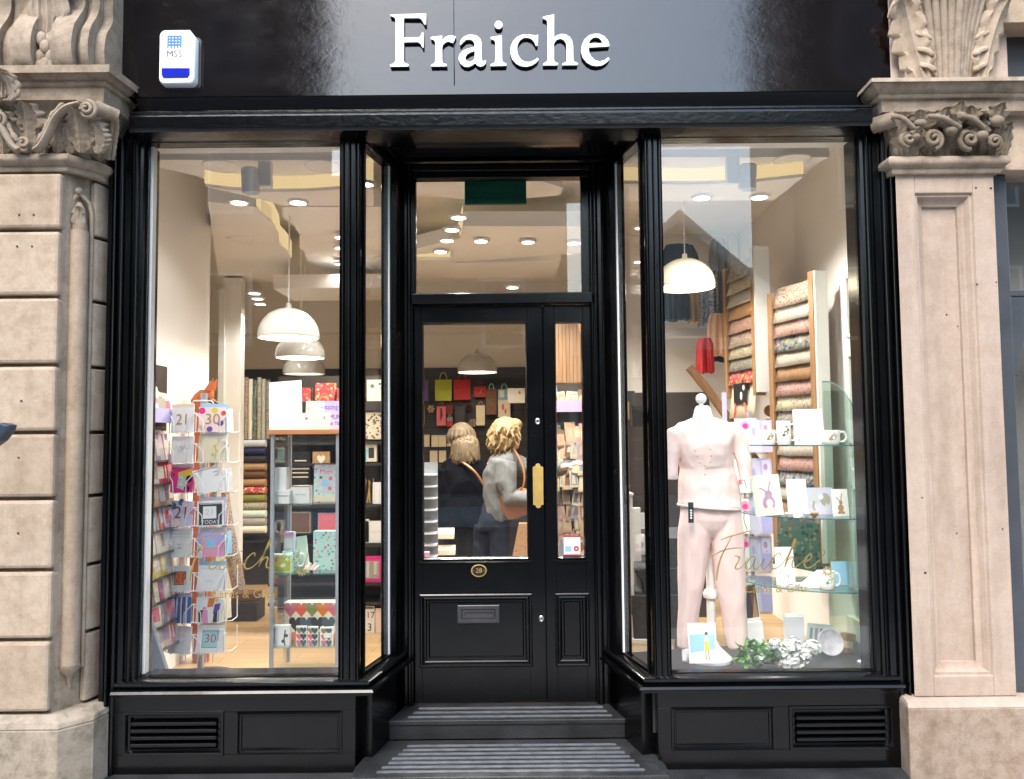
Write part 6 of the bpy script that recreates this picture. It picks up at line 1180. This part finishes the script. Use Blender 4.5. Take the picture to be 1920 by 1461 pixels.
# ---- lavender card display
yl = 1.0; p = at(1420, 1150, yl); st = thing('card_stand', 'upright stand of lavender gift cards behind the pink dressed form', 'card stand', (p.x, yl+.07, FL)); mb = MB(); mb.tube([(0, 0, .02), (0, 0, at(1420, 770, yl).z-FL)], .012, 'alu', 10); mb.lathe([(.18, 0), (.18, .012), (.02, .03)], 'dark_metal', n=24); mb.build('pole', st, smooth=30)
for i, (q0, q1) in enumerate(((783, 848), (857, 924), (932, 1001), (1004, 1071), (1079, 1147))):
    mb = MB(); z_ = at(1420, q1, yl).z-FL; mb.box(-.10, .09, -.08, .02, z_-.012, z_-.004, 'acrylic'); mb.build('tray', st)
    N_ = ('top', 'second', 'third', 'fourth', 'lowest')[i]
    for a, b, c, ops, lab, dy, rz in ((1380, 1405, 'white', [('d', .72, .8, .14, 'pink'), ('d', .74, .78, .08, 'hotpink'), ('l', [(.7, .66), (.6, .4), (.8, .1)], .02, 'slate'), ('d', .3, .3, .07, 'rose')], 'white card with pink blooms', -.05, -6), (1404, 1424, 'lavender', [('r', .0, .0, .25, 1, 'palegrey'), ('d', .6, .6, .12, 'lilac', .5)], 'narrow lavender card', -.02, 14), (1420, 1447, 'lilac', [('p', [(0, 0), (.35, 0), (.2, 1), (0, 1)], 'lavender'), ('r', .4, .5, .9, .95, 'lavender'), ('d', .6, .75, .1, 'mauve', .6)], 'broad lilac card', .0, -10)):
        slab('gift_card', f'{lab} in the {N_} tray of the lavender card stand', 'greeting card', a, q0+random.uniform(0, 4), b, q1, yl+dy, .006, c, ops, lean=8, rz=rz, group='cards on the lavender stand')
slab('acrylic_sign', 'tall narrow clear lilac sign rising behind the shoulder of the pink jumper', 'sign', 1355, 736, 1362, 800, yl-.1, .004, 'lavender')
slab('print_card', 'framed brown picture card behind the right trouser leg', 'print', 1399, 1090, 1424, 1166, .7, .01, 'white', [('r', .05, .1, .95, .92, 'brown'), ('p', [(.1, .1), (.6, .1), (.5, .8), (.3, .8)], 'charcoal'), ('p', [(.5, .1), (.9, .1), (.8, .7)], 'tan')], tilt=-6)
slab('print_card', 'blank white board leaning beside the right trouser leg', 'print', 1397, 1166, 1434, 1222, .62, .008, 'white', [], tilt=-5)
# ================================================================== wrapping paper racks
def rack(lab, pr, yr0, pl, yl0, tops, pyb, top_py, papers, easel=False):
    a, b = at(pr, 700, yr0), at(pl, 700, yl0); d = Vector((a.x-b.x, a.y-b.y, 0)); L = d.length; d.normalize(); n = Vector((d.y, -d.x, 0))
    if n.y > 0: n = -n
    t = thing('paper_rack', lab, 'paper rack', (b.x, b.y, 0)); BX = Matrix(((d.x, n.x, 0, b.x), (d.y, n.y, 0, b.y), (0, 0, 1, 0), (0, 0, 0, 1)))
    T0 = Matrix(((d.x, n.x, 0, 0), (d.y, n.y, 0, 0), (0, 0, 1, 0), (0, 0, 0, 1)))
    zt, zb = at(pr, top_py, yr0).z, at(pr, pyb, yr0).z
    for s, x in ((1, L+.0), (-1, -.045)):
        mb = MB(); mb.box(x, x+.045, -.02, .05, zb, zt-(.06 if s < 0 else 0), 'oak', T0); mb.build('post', t, bev=.002)
    mb = MB(); mb.box(L+.046, L+.06, (-.06 if easel else -.04), .045, zb+.02, zt-.002, 'panel_white', T0); mb.build('side_board', t)
    for i, q in enumerate(tops):
        z = at(pr, q, yr0).z; pp = papers[i % len(papers)]; big = easel and i == len(tops)-1
        hang = .27 if big else .128; prof = [(-.012, -.05), (-.009, .0), (-.002, .006), (.006, .004), (.012, -.006), (.030, -hang*.55), (.046, -hang)]
        mb = MB(); k = len(prof); vs = []; m = 9
        for j in range(m+1):
            x = .008+(L-.016)*j/m; w_ = .002*sin(j*1.7+i)
            vs += [(x, o+w_*(1 if o > 0 else 0), z+zz+.0015*sin(j*.9+i*2)) for o, zz in prof]
        fs = [(j*k+c, (j+1)*k+c, (j+1)*k+c+1, j*k+c+1) for j in range(m) for c in range(k-1)]
        mb.add(vs, fs, pp, T0); 
        if big:
            for u0, u1, v0, v1, c in ((.25, .75, .35, .88, 'black'), (.42, .58, .88, .98, 'kraft')): mb.box(L*u0, L*u1, .047, .05, z-hang+hang*v0, z-hang+hang*v1, c, T0)
            for u in (.33, .67): mb.tube([(L*u, .05, z-hang*.62), (L*(u+(u-.5)*.5), .05, z-hang*.98)], .006, 'coral', 6, T0)
            mb.ball((L*.56, .052, z-hang*.45), (.02, .004, .03), 'palegrey', 8, 6, T0); mb.ball((L*.66, .052, z-hang*.25), (.018, .004, .02), 'palegrey', 8, 6, T0)
        o = mb.build('wrapping_sheet', smooth=60); o.location = (b.x, b.y, 0)
        sd_ = o.modifiers.new('solid', 'SOLIDIFY'); sd_.thickness = .002
        O_ = ('first', 'second', 'third', 'fourth', 'fifth', 'sixth', 'seventh', 'eighth', 'ninth', 'tenth', 'eleventh', 'twelfth', 'thirteenth', 'fourteenth', 'fifteenth', 'sixteenth', 'seventeenth')[i]
        tag(o, f"{'cream sheet printed with a black easel' if big else 'printed paper sheet'} draped {O_} on the {'left, higher' if easel else 'right, longer'} paper rack", 'wrapping paper', 'sheets on the paper racks')
    return t
PP = ['paper_floral', 'paper_script', 'paper_pink', 'paper_bright', 'paper_script', 'paper_kraft', 'paper_pink', 'paper_cream', 'paper_grey']
rack('long oak paper rack with draped sheets nearest the panelled wall', 1533, 1.0, 1462, 1.36, [523+29.2*k for k in range(16)], 1060, 511, PP)
rack('shorter oak paper rack mounted high, left of the long one', 1424, 1.55, 1376, 1.95, [477, 502, 527, 553, 580, 607, 630, 654, 680, 706], 742, 465, ['paper_grey', 'paper_cream', 'paper_script', 'paper_kraft', 'paper_pink', 'paper_floral', 'paper_cream', 'paper_grey', 'bag_red', 'ivory'], True)
mb = MB(); p = at(1506, 1035, .95); mb.box(-.16, .14, 0, .006, -.1, .18, 'paper_green', Matrix.Translation(p) @ Matrix.Rotation(R(12), 4, 'Y')); o = mb.build('wrapping_sheet'); tag(o, 'teal and rust patterned paper hanging low behind the lowest glass shelf', 'wrapping paper', 'sheets on the paper racks')
# ================================================================== staircase
yn = 1.25; stc = thing('staircase', 'staircase with dark carpeted treads, white strings and turned wooden newel posts', 'staircase', (at(1172, 900, yn).x, yn, FL)); SB = Vector(stc.location)
nz = lambda py, y=yn: at(1170, py, y).z-FL
def newel(px, y, top, mid, bot, s=1, cap=True):
    P = at(px, 900, y); ox, oy = P.x-SB.x, P.y-SB.y; z = lambda py: at(px, py, y).z-FL; r = wpx(11, y)*s; mb = MB()
    zb, zm, zt = z(bot), z(mid), z(top); h = zt-zm
    mb.lathe([(r*.95, zb), (r*.95, zb+.02), (r*1.05, zb+.05), (r*.6, zb+.08), (r*.95, zb+.13), (r*.8, zb+.18), (r*.62, zb+.22), (r*.9, zm-.1), (r*.95, zm-.05), (r*.7, zm-.02), (r*1.0, zm)], 'newel_wood', (ox, oy, 0), 20)
    mb.box(ox-r*1.05, ox+r*1.05, oy-r*1.05, oy+r*1.05, zm, zm+h*.45, 'newel_wood'); mb.lathe([(r*.6, zm+h*.45), (r*.7, zm+h*.52)], 'newel_wood', (ox, oy, 0)); mb.ball((ox, oy, zm+h*.78), r*1.0, 'newel_wood', 18, 12)
    mb.build('newel_post', stc, smooth=40)
newel(1169, yn, 714, 787, 925)
mb = MB(); r = wpx(12, yn); mb.box(-r*1.2, r*.85, -.07, .07, 0, nz(925), 'panel_white'); mb.box(-r*1.35, r*1.0, -.08, .08, nz(928), nz(924)+.002, 'panel_white'); mb.build('newel_base', stc, bev=.003)
def tread(px0, px1, pt_, pb_, y0, y1, m, nm):
    a, b = at(px0, pt_, yn), at(px1, pb_, yn); zt, zb = a.z-FL, b.z-FL; x0, x1 = a.x-SB.x, b.x-SB.x; mb = MB(); h = zt-zb
    mb.prism([(x1, zb), (x1, zt), (x0+.03, zt), (x0+.005, zt-.012), (x0, zt-.03), (x0+.012, zt-.05), (x0+.035, zt-h*.5), (x0+.04, zb)], y0, y1, m, axis='y'); mb.build(nm, stc, smooth=40)
tread(1171, 1300, 1112, 1190, -.10, .6, 'carpet', 'carpeted_tread'); tread(1193, 1300, 1065, 1111.5, -.05, .6, 'carpet', 'carpeted_tread'); tread(1230, 1330, 1010, 1064.5, .0, .6, 'carpet', 'carpeted_tread')
mb = MB(); a = at(1215, 1190, yn); mb.lathe([(.16, 0), (.16, a.z-FL-.03), (.175, a.z-FL-.02), (.175, a.z-FL)], 'panel_white', (a.x-SB.x-.0, .0, 0), 32, sx=1.0, sy=.8); mb.build('curtail_step', stc, smooth=30)
mb = MB(); q = at(1185, 1000, yn+.3); mb.box(q.x-SB.x-.02, q.x-SB.x+.05, .25, .3, 0, nz(960), 'panel_white'); mb.build('string_board', stc)
newel(1447, 1.8, 758, 815, 1000, 1.0)
mb = MB()
for L, yy in (([(1292, 688), (1330, 735), (1362, 780), (1420, 868), (1445, 905)], 2.0),):
    mb.tube([tuple(at(px, py, yy)-SB) for px, py in L], .032, 'pine', 8, flat=.8)
mb.build('handrail', stc)
mb = MB(); W = [at(px, py, 3.0) for px, py in ((1130, 1100), (1400, 1100), (1400, 360), (1130, 360))]; mb.box(W[0].x, W[1].x, 3.0, 3.08, FL, 3.3, 'wall_cream'); wall('interior_wall', 'cream stairwell wall behind the hanging clothes', mb)
mb = MB(); a, b = at(1178, 1060, 2.3), at(1330, 735, 2.3); mb.box(a.x, b.x, 2.3, 2.34, FL, b.z, 'slatwall'); o = mb.build('backing_board'); tag(o, 'dark display panel under the stairs behind the pink dressed form', 'display panel')
slab('storage_box', 'small black box on the dark shelf beside the turned newel post', 'box', 1170, 733, 1190, 760, 1.9, .08, 'charcoal'); slab('storage_box', 'larger black box behind the turned newel post', 'box', 1186, 762, 1210, 800, 1.95, .08, 'black')
slab('card_pack', 'white card pack under the stairs right of the white newel base', 'card pack', 1186, 1002, 1212, 1040, 1.7, .02, 'white', [('d', .5, .5, .2, 'grey')]); slab('card_pack', 'pale grey card pack above the white one under the stairs', 'card pack', 1184, 962, 1214, 992, 1.75, .02, 'palegrey')
# hanging clothes
def garment(name, lab, px0, py0, px1, py1, y, m, flare=.15, waves=3, ph=0):
    a, b = at(px0, py1, y), at(px1, py0, y); w_, h_ = b.x-a.x, b.z-a.z; mb = MB(); rings = []
    for i in range(13):
        t = i/12; hw = w_/2*(.72+.28*min(1, t*5))*(1-flare*(1-t)*.5); front = []; back = []
        for j in range(17):
            u = -1+2*j/16; d = (.022*sin(waves*pi*u+ph+t*1.5)+.012*sin(waves*2.7*pi*u+ph*2-t))*(.3+.7*t); front.append((u*hw, -.02+d-.014*(1-u*u), h_*(1-t)-.02*h_*u*u*(1-t)+.012*sin(u*7+ph)*t)); back.append((u*hw, .014+d*.6, h_*(1-t)-.02*h_*u*u*(1-t)))
        rings.append(front+back[::-1])
    mb.loft(rings, m); o = mb.build(name, smooth=70); o.location = ((a.x+b.x)/2, y, a.z); return tag(o, lab, 'garment', 'clothes hanging by the stairs')
yc = 2.6
garment('jacket', 'dark jacket hanging behind the pendant in the right window', 1238, 458, 1310, 560, yc+.1, 'coat_black'); garment('shirt', 'pale blue grey shirt below the cream pendant', 1240, 540, 1270, 602, yc, 'slate'); garment('top', 'short black top below the cream pendant', 1264, 545, 1293, 600, yc-.05, 'black', ph=1)
garment('scarf', 'mustard yellow scarf hanging by the stairs', 1291, 536, 1312, 606, yc-.06, 'gold', waves=2); garment('cardigan', 'grey blue patterned cardigan hanging by the stairs', 1309, 500, 1346, 612, yc-.08, 'hound', waves=4); garment('jacket', 'soft grey jacket at the right end of the hanging clothes', 1330, 448, 1368, 596, yc, 'grey', ph=2)
garment('blouse', 'pale pink blouse hanging below the patterned cardigan', 1326, 588, 1362, 668, yc-.12, 'peach', ph=.5); garment('scarf', 'red scarf trailing below the pink blouse', 1306, 634, 1338, 700, yc-.14, 'red', waves=2, ph=1); garment('scarf', 'dark folded scarf below the pink blouse', 1334, 650, 1368, 678, yc-.05, 'charcoal')
mb = MB(); a, b = at(1236, 634, yc+.2), at(1378, 618, yc+.2); mb.box(a.x, b.x, yc+.1, yc+.25, a.z, b.z, 'panel_white'); o = mb.build('wall_shelf', bev=.003); tag(o, 'white shelf ledge crossing behind the hanging clothes', 'shelf')
# ================================================================== right of the door: card wall and slatted stair side
yv = 2.5
mb = MB(); a, b = at(1035, 718, yv+.2), at(1115, 590, yv+.2)
for k in range(12): x = a.x+(b.x-a.x)*k/12; mb.box(x, x+(b.x-a.x)/12-.003, yv+.2, yv+.22, a.z, b.z, 'pine')
mb.box(a.x, b.x, yv+.221, yv+.23, a.z, b.z, 'brown'); P3 = [at(px, py, yv+.19) for px, py in ((1076, 590), (1110, 590), (1110, 690))]; mb.prism([(p.x, p.z) for p in P3], yv+.17, yv+.199, 'newel_wood', axis='y'); o = mb.build('timber_cladding'); tag(o, 'brown vertical timber boarding above the cards in the narrow side panel', 'cladding')
a, b = at(1030, 1052, yv+.12), at(1118, 722, yv+.12)
cr = thing('card_rack', 'dark tiered card rack seen through the narrow glass beside the door', 'card rack', ((a.x+b.x)/2, yv+.12, FL)); hw = (b.x-a.x)/2
mb = MB(); mb.box(-hw, hw, .02, .05, 0, b.z-FL, 'slatwall'); mb.build('back_panel', cr)
RW = [768, 834, 862, 890, 918, 946, 974, 1002, 1030, 1050]
for n_, c in (('card_buff', '9c8468'), ('card_peach', 'b08c74'), ('card_grey', '8a847c'), ('card_ivory', 'b8ac94'), ('card_rose', 'a47c74'), ('card_brown', '6c5440'), ('card_blue', '70808c'), ('card_sand', 'a8987c')): PAL[n_] = c
pal = ['card_buff', 'card_peach', 'card_grey', 'card_ivory', 'card_rose', 'card_sand', 'card_sand', 'card_ivory', 'card_brown', 'card_blue']
CN = dict(card_buff='buff', card_peach='peach', card_grey='grey', card_ivory='ivory', card_rose='rose', card_sand='sand coloured', card_brown='brown', card_blue='blue grey')
for i, q in enumerate(RW):
    z_ = at(1075, q, yv+.1).z-FL; mb = MB(); mb.box(-hw, hw, -.03, .02, z_-.006, z_, 'dark_shelf'); mb.build('shelf', cr)
    if i == 0: mb = MB(); mb.box(-hw, hw, -.094, -.09, z_-.02, z_+.07, 'mauve'); mb.build('lip', cr)
    for k in range(6):
        px = 1032+k*13.5+random.uniform(-4, 4); c = random.choice(pal); w_ = random.uniform(13, 20); j = random.uniform(-5, 5) if i else 0
        slab('greeting_card', f'{CN[c]} card, {("first","second","third","fourth","fifth","sixth")[k]} along tier {("one","two","three","four","five","six","seven","eight","nine","ten")[i]} behind the narrow glass', 'greeting card', px, q-random.uniform(30, 46)+j, px+w_, q+j, yv+.08-.012*k-.01*i % .05, .004, c, [('r', .1, .12, .9, random.uniform(.6, .9), random.choice(pal)), ('p', [(.2, .2), (.7, .15+.3*random.random()), (.6, .7), (.3, .5+.3*random.random())], random.choice(pal+['slate', 'brown']))], lean=9, tilt=random.uniform(-9, 9), rz=random.uniform(-18, 18), group='cards behind the narrow glass')
slab('notice', 'red edged white notice with a red round stamp behind the narrow glass', 'notice', 1056, 1004, 1089, 1043, YB+.035, .003, 'red', [('r', .03, .08, .97, .92, 'white'), ('d', .74, .36, .13, 'red'), ('d', .74, .36, .05, 'blush'), ('r', .12, .22, .46, .48, 'sky'), ('t', 'NOTICE', .5, .74, .12, 'blush')] )
slab('pink_box', 'small pink box at the lower left corner of the door glass', 'box', 781, 1036, 804, 1050, 1.2, .05, 'pink')
# white card holder seen at the left of the door
yh = 1.9; a, b = at(781, 1045, yh), at(818, 868, yh); hh = thing('letter_tray', 'grey acrylic tower of trays at the left of the door glass', 'tray tower', ((a.x+b.x)/2, yh, FL)); hw = (b.x-a.x)/2
mb = MB(); mb.box(-hw, hw, .1, .11, 0, b.z-FL, 'grey'); mb.build('back', hh)
for k in range(9): z_ = at(800, 892+k*22, yh).z-FL; mb = MB(); mb.box(-hw, hw, -.02, .1, z_, z_+.008, 'palegrey'); mb.build('tray', hh)
bag('cream and grey striped bag near the floor behind the door glass, upper of two', 820, 990, 852, 1010, 2.2, 'cream', hk=False, group='bags near the floor'); bag('cream bag near the floor behind the door glass, lower of two', 820, 1022, 854, 1040, 2.2, 'cream', hk=False, group='bags near the floor')
mb = MB(); a, b = at(1002, 1050, 2.3), at(962, 960, 2.3)
p = at(985, 1050, 1.9); mb = MB(); mb.loft([[(x*s, y*s, z_) for x, y in ((-.12, -.1), (.12, -.1), (.12, .1), (-.12, .1))] for z_, s in ((0, 1.2), (.42, .9), (.75, .35))], 'paper_kraft'); o = mb.build('basket'); o.location = (p.x, 1.9, FL); tag(o, 'speckled beige heap of cards tapering up in front of the grey jumper', 'card heap')
bag('white printed bag hanging at the right end of the back wall', 952, 728, 984, 756, YK-.4, 'white', hk=False, ops=[('d', .7, .7, .1, 'rose', .8)])
# ================================================================== PEOPLE
def hand(mb, wrist, d, s=1, palm=(0, 0, -1), m='skin', curl=.5):
    d = Vector(d).normalized(); n = Vector(palm).normalized(); c = d.cross(n).normalized(); w = Vector(wrist)
    mb.loft([[tuple(w+d*t*s+c*a*wd*s+n*b*th*s) for a, b in [(cos(2*pi*i/10), sin(2*pi*i/10)) for i in range(10)]] for t, wd, th in ((-.03, .026, .02), (.0, .028, .019), (.04, .038, .016), (.085, .040, .013))], m)
    for k, (o, l) in enumerate(((-.03, .062), (-.010, .074), (.010, .070), (.029, .054))):
        b0 = w+(d*.08+c*o)*s; mb.tube([tuple(b0), tuple(b0+(d*.45+n*curl*.15)*l*s), tuple(b0+(d*.8+n*curl*.55)*l*s), tuple(b0+(d*.9+n*curl*1.05)*l*s)], [.0095*s, .009*s, .008*s, .0065*s], m, 8)
    b0 = w+(d*.03-c*.03)*s; mb.tube([tuple(b0), tuple(b0+(d*.03-c*.022+n*.01)*s), tuple(b0+(d*.058-c*.024+n*.026)*s)], [.012*s, .0105*s, .008*s], m, 8)
def head(mb, c, yaw, m='skin', s=1):
    X = Matrix.Translation(c) @ Matrix.Rotation(yaw, 4, 'Z') @ Matrix.Scale(s, 4)      # face looks along local +x
    mb.loft([[(cx+rx*cos(2*pi*i/18), ry*sin(2*pi*i/18), z) for i in range(18)] for z, cx, rx, ry in ((-.115, .045, .02, .022), (-.105, .04, .042, .042), (-.07, .022, .070, .058), (-.03, .008, .086, .068), (.02, .0, .094, .074), (.06, -.004, .088, .072), (.095, -.008, .06, .052), (.112, -.01, .02, .02))], m, True, X)
    mb.loft([[(x, w*cos(2*pi*i/8), z+h*sin(2*pi*i/8)) for i in range(8)] for x, z, w, h in ((.07, -.02, .016, .03), (.095, -.03, .014, .018), (.106, -.036, .009, .008))], m, True, X)
    for sy in (-1, 1): mb.ball((-.005, sy*.074, -.015), (.022, .008, .03), m, 10, 8, X)
    mb.tube([(-.02, 0, -.08), (-.03, 0, -.16), (-.035, 0, -.21)], [.05, .05, .06], m, 14, X)
    return X
def face(t, X, base):
    mb = MB(); B_ = Matrix.Translation(-Vector(base)) @ X
    for sy in (-1, 1): mb.ball((.080, sy*.030, .0), (.008, .012, .007), 'white', 10, 6, B_); mb.ball((.0865, sy*.030, .0), (.003, .005, .005), 'charcoal', 8, 6, B_); mb.tube([(.084, sy*.016, .02), (.085, sy*.032, .025), (.074, sy*.046, .02)], .003, 'hair_brown', 6, B_)
    mb.tube([(.080, -.022, -.068), (.090, 0, -.070), (.080, .022, -.068)], .005, 'rose', 6, B_); mb.build('facial_features', t, smooth=60)
yw = 2.4; g = at(930, 1149, yw); wm = thing('person', 'woman in a pale grey jumper and dark jeans reaching towards the card rack', 'person', (g.x, yw, FL)); W0_ = Vector(wm.location)
A = lambda px, py, dy=0: at(px, py, yw+dy)
hc = A(953, 815, 0); yaw = R(18)
mb = MB(); X = head(mb, hc, yaw, s=.98)
hip = A(925, 975); mb.loft([ell(*(A(940, 868)), .10, .10), ell(*(A(938, 905)), .105, .11), ell(*(A(935, 945)), .10, .11), ell(*(A(927, 985)), .11, .11)], 'skin')
mb.tube([tuple(A(945, 845)), tuple(A(940, 875))], [.06, .12], 'skin', 14)
legs = [[A(908, 985, .05), A(905, 1030, .05), A(903, 1070, .06), A(901, 1140, .08)], [A(936, 985, -.05), A(937, 1030, -.04), A(936, 1070, -.03), A(935, 1140, -.02)]]
for L in legs: mb.tube([tuple(v) for v in L], [.068, .06, .05, .04], 'skin', 12); f = L[-1]; mb.loft([[(f.x+x, f.y+wd*sin(2*pi*i/10), FL+.03+hh*cos(2*pi*i/10)) for i in range(10)] for x, wd, hh in ((-.06, .03, .028), (.0, .04, .04), (.10, .042, .03), (.17, .03, .016))], 'skin')
armN = [A(950, 868, -.12), A(948, 905, -.17), A(957, 934, -.19), A(990, 936, -.22), A(1012, 926, -.24)]
armF = [A(958, 865, .10), A(990, 880, .06), A(1022, 887, .0), A(1050, 878, -.12), A(1064, 874, -.2)]
for L in (armN, armF): mb.tube([tuple(v) for v in L], [.05, .045, .04, .033, .025], 'skin', 12)
hand(mb, armF[-1], (armF[-1]-armF[-2])+Vector((.05, 0, .02)), 1.0, (0, .4, -1)); hand(mb, armN[-1], (armN[-1]-armN[-2]), .95, (0, .5, -.6))
fuse(mb, 'body', wm, .007, 2, W0_); face(wm, X, W0_)
mb = MB(); kg = 'knit_grey'
mb.loft([ell(*(A(938, 972)), .108, .14, 24), ell(*(A(937, 955)), .115, .15, 24), ell(*(A(937, 920)), .120, .155, 24), ell(*(A(938, 885)), .122, .15, 24), ell(*(A(943, 862)), .108, .145, 24), ell(*(A(949, 848)), .07, .085, 24)], kg)
mb.tube([tuple(v) for v in armN[:-1]]+[tuple(A(1006, 929, -.235))], [.075, .072, .064, .054, .042], kg, 14); mb.tube([tuple(v) for v in armF[:-1]]+[tuple(A(1056, 877, -.15))], [.08, .066, .058, .048, .042], kg, 14)
wrinkle(fuse(mb, 'jumper', wm, .008, 3, W0_), .016, (8, 8, 6), 1, .006)
mb = MB(); mb.loft([ell(*(A(934, 940)), .105, .12), ell(*(A(930, 970)), .12, .13), ell(*(A(925, 992)), .12, .12)], 'denim')
for L in legs: mb.tube([tuple(v) for v in L], [.078, .07, .06, .052], 'denim', 14)
wrinkle(fuse(mb, 'jeans', wm, .009, 2, W0_), .012, (9, 9, 9), 2, .004)
mb = MB(); hb = 'hair_blonde'; K = Matrix.Translation(hc) @ Matrix.Rotation(yaw, 4, 'Z')
mb.ball((-.022, 0, .03), (.115, .105, .108), hb, 20, 12, K); mb.ball((-.055, 0, -.05), (.09, .10, .095), hb, 18, 10, K); mb.ball((.05, 0, .075), (.06, .08, .05), hb, 16, 10, K)
random.seed(11)
for k in range(170):
    a, b = random.uniform(.55, 2*pi-.55), random.uniform(-.9, 1.4); r0 = Vector((cos(a)*cos(b)*.112-.025, sin(a)*cos(b)*.105, sin(b)*.11+.02)); r1 = r0*1.08+Vector((random.uniform(-.03, .02), random.uniform(-.02, .02), -.05)); r2 = r1+Vector((random.uniform(-.035, .03), random.uniform(-.03, .03), -.04))
    mb.tube([tuple(r0), tuple(r1), tuple(r2)], [.013, .011, .004], hb, 6, K)
fuse(mb, 'hair', wm, .005, 1, W0_, .4)
# her tan shoulder bag
hb_ = A(968, 945, -.14); t = thing('shoulder_bag', 'tan leather shoulder bag held under the arm of the woman in grey', 'bag', hb_); mb = MB(); mb.loft([[(hw*cos(2*pi*i/20), dp*sin(2*pi*i/20), z) for i in range(20)] for z, hw, dp in ((-.10, .05, .02), (-.085, .10, .035), (.0, .125, .045), (.07, .115, .03), (.10, .09, .015))], 'leather', True, Matrix.Rotation(R(-22), 4, 'Y')); mb.build('bag_body', t, smooth=50)
mb = MB(); mb.tube(catmull([(.02, -.03, .08), (.06, -.05, .16), (.05, -.02, .28), (-.02, .06, .42)], 6), .008, 'leather', 6); mb.build('strap', t)
# woman in a black coat
yk = 2.85; g = at(868, 1140, yk); wb = thing('person', 'woman in a long black coat seen from behind, tan strap across her back', 'person', (g.x, yk, FL)); W1_ = Vector(wb.location); A = lambda px, py, dy=0: at(px, py, yk+dy)
hc = A(872, 828); yaw = R(60); mb = MB(); X = head(mb, hc, yaw)
mb.loft([ell(*A(868, 880), .17, .11), ell(*A(868, 930), .16, .11), ell(*A(868, 985), .17, .12)], 'skin'); mb.tube([tuple(A(872, 850)), tuple(A(870, 885))], [.06, .13], 'skin', 14)
legs = [[A(852, 985), A(852, 1060), A(852, 1130)], [A(884, 985), A(884, 1060), A(884, 1130)]]
for L in legs: mb.tube([tuple(v) for v in L], [.09, .065, .045], 'skin', 12); f = L[-1]; mb.loft([[(f.x+wd*cos(2*pi*i/10), f.y+y, FL+.035+hh*sin(2*pi*i/10)) for i in range(10)] for y, wd, hh in ((-.06, .03, .03), (.03, .042, .036), (.15, .03, .018))], 'skin')
arms = [[A(838, 880), A(832, 920, .03), A(838, 950, .12), A(848, 945, .25)], [A(898, 880), A(908, 915, .03), A(905, 945, .12), A(900, 940, .25)]]
for L in arms: mb.tube([tuple(v) for v in L], [.05, .045, .038, .026], 'skin', 12); hand(mb, L[-1], (0, 1, .1), .95)
fuse(mb, 'body', wb, .007, 2, W1_); face(wb, X, W1_)
mb = MB(); cb = 'coat_black'
mb.loft([ell(*A(868, 988), .215, .15), ell(*A(867, 950), .20, .15), ell(*A(867, 915), .19, .145), ell(*A(868, 882), .195, .13), ell(*A(870, 866), .15, .11), ell(*A(871, 855), .075, .08)], cb)
for L in arms: mb.tube([tuple(v) for v in L], [.085, .075, .062, .05], cb, 14)
wrinkle(fuse(mb, 'coat', wb, .008, 3, W1_), .02, (8, 8, 4), 5, .006)
mb = MB()
for L in legs: mb.tube([tuple(v) for v in L], [.11, .085, .06], 'black', 14)
fuse(mb, 'trousers', wb, .01, 2, W1_)
mb = MB(); K = Matrix.Translation(hc)
mb.ball((-.03, .01, .06), (.105, .11, .10), 'hair_brown', 18, 12, K); [mb.tube([tuple(Vector((-.03+cos(a)*.09, .01+sin(a)*.09, .10))), tuple(Vector((-.03+cos(a)*.112, .01+sin(a)*.115, .045))), tuple(Vector((-.03+cos(a)*.115, .01+sin(a)*.115, -.02)))], [.016, .014, .006], 'hair_brown', 6, K) for a in [2*pi*i/26+.13*(i % 3) for i in range(26)]]; fuse(mb, 'hair_crown', wb, .007, 1, W1_)
mb = MB(); mb.ball((.005, -.03, -.035), (.115, .105, .11), 'hair_ash', 18, 12, K)
for k in range(130):
    a = random.uniform(-2.9, -.2); b = random.uniform(-.5, .8); r0 = Vector((cos(a)*cos(b)*.11+.005, sin(a)*cos(b)*.105-.03, sin(b)*.10-.03)); mb.tube([tuple(r0), tuple(r0*1.06+Vector((0, 0, -.06))), tuple(r0*1.04+Vector((random.uniform(-.03, .03), 0, -.11)))], [.012, .010, .004], 'hair_ash', 6, K)
fuse(mb, 'hair', wb, .005, 1, W1_, .4)
mb = MB(); mb.tube(catmull([tuple(A(852, 858, -.09)-W1_), tuple(A(875, 872, -.145)-W1_), tuple(A(893, 888, -.165)-W1_), tuple(A(908, 912, -.14)-W1_)], 6), .011, 'leather', 6); mb.build('strap', wb)
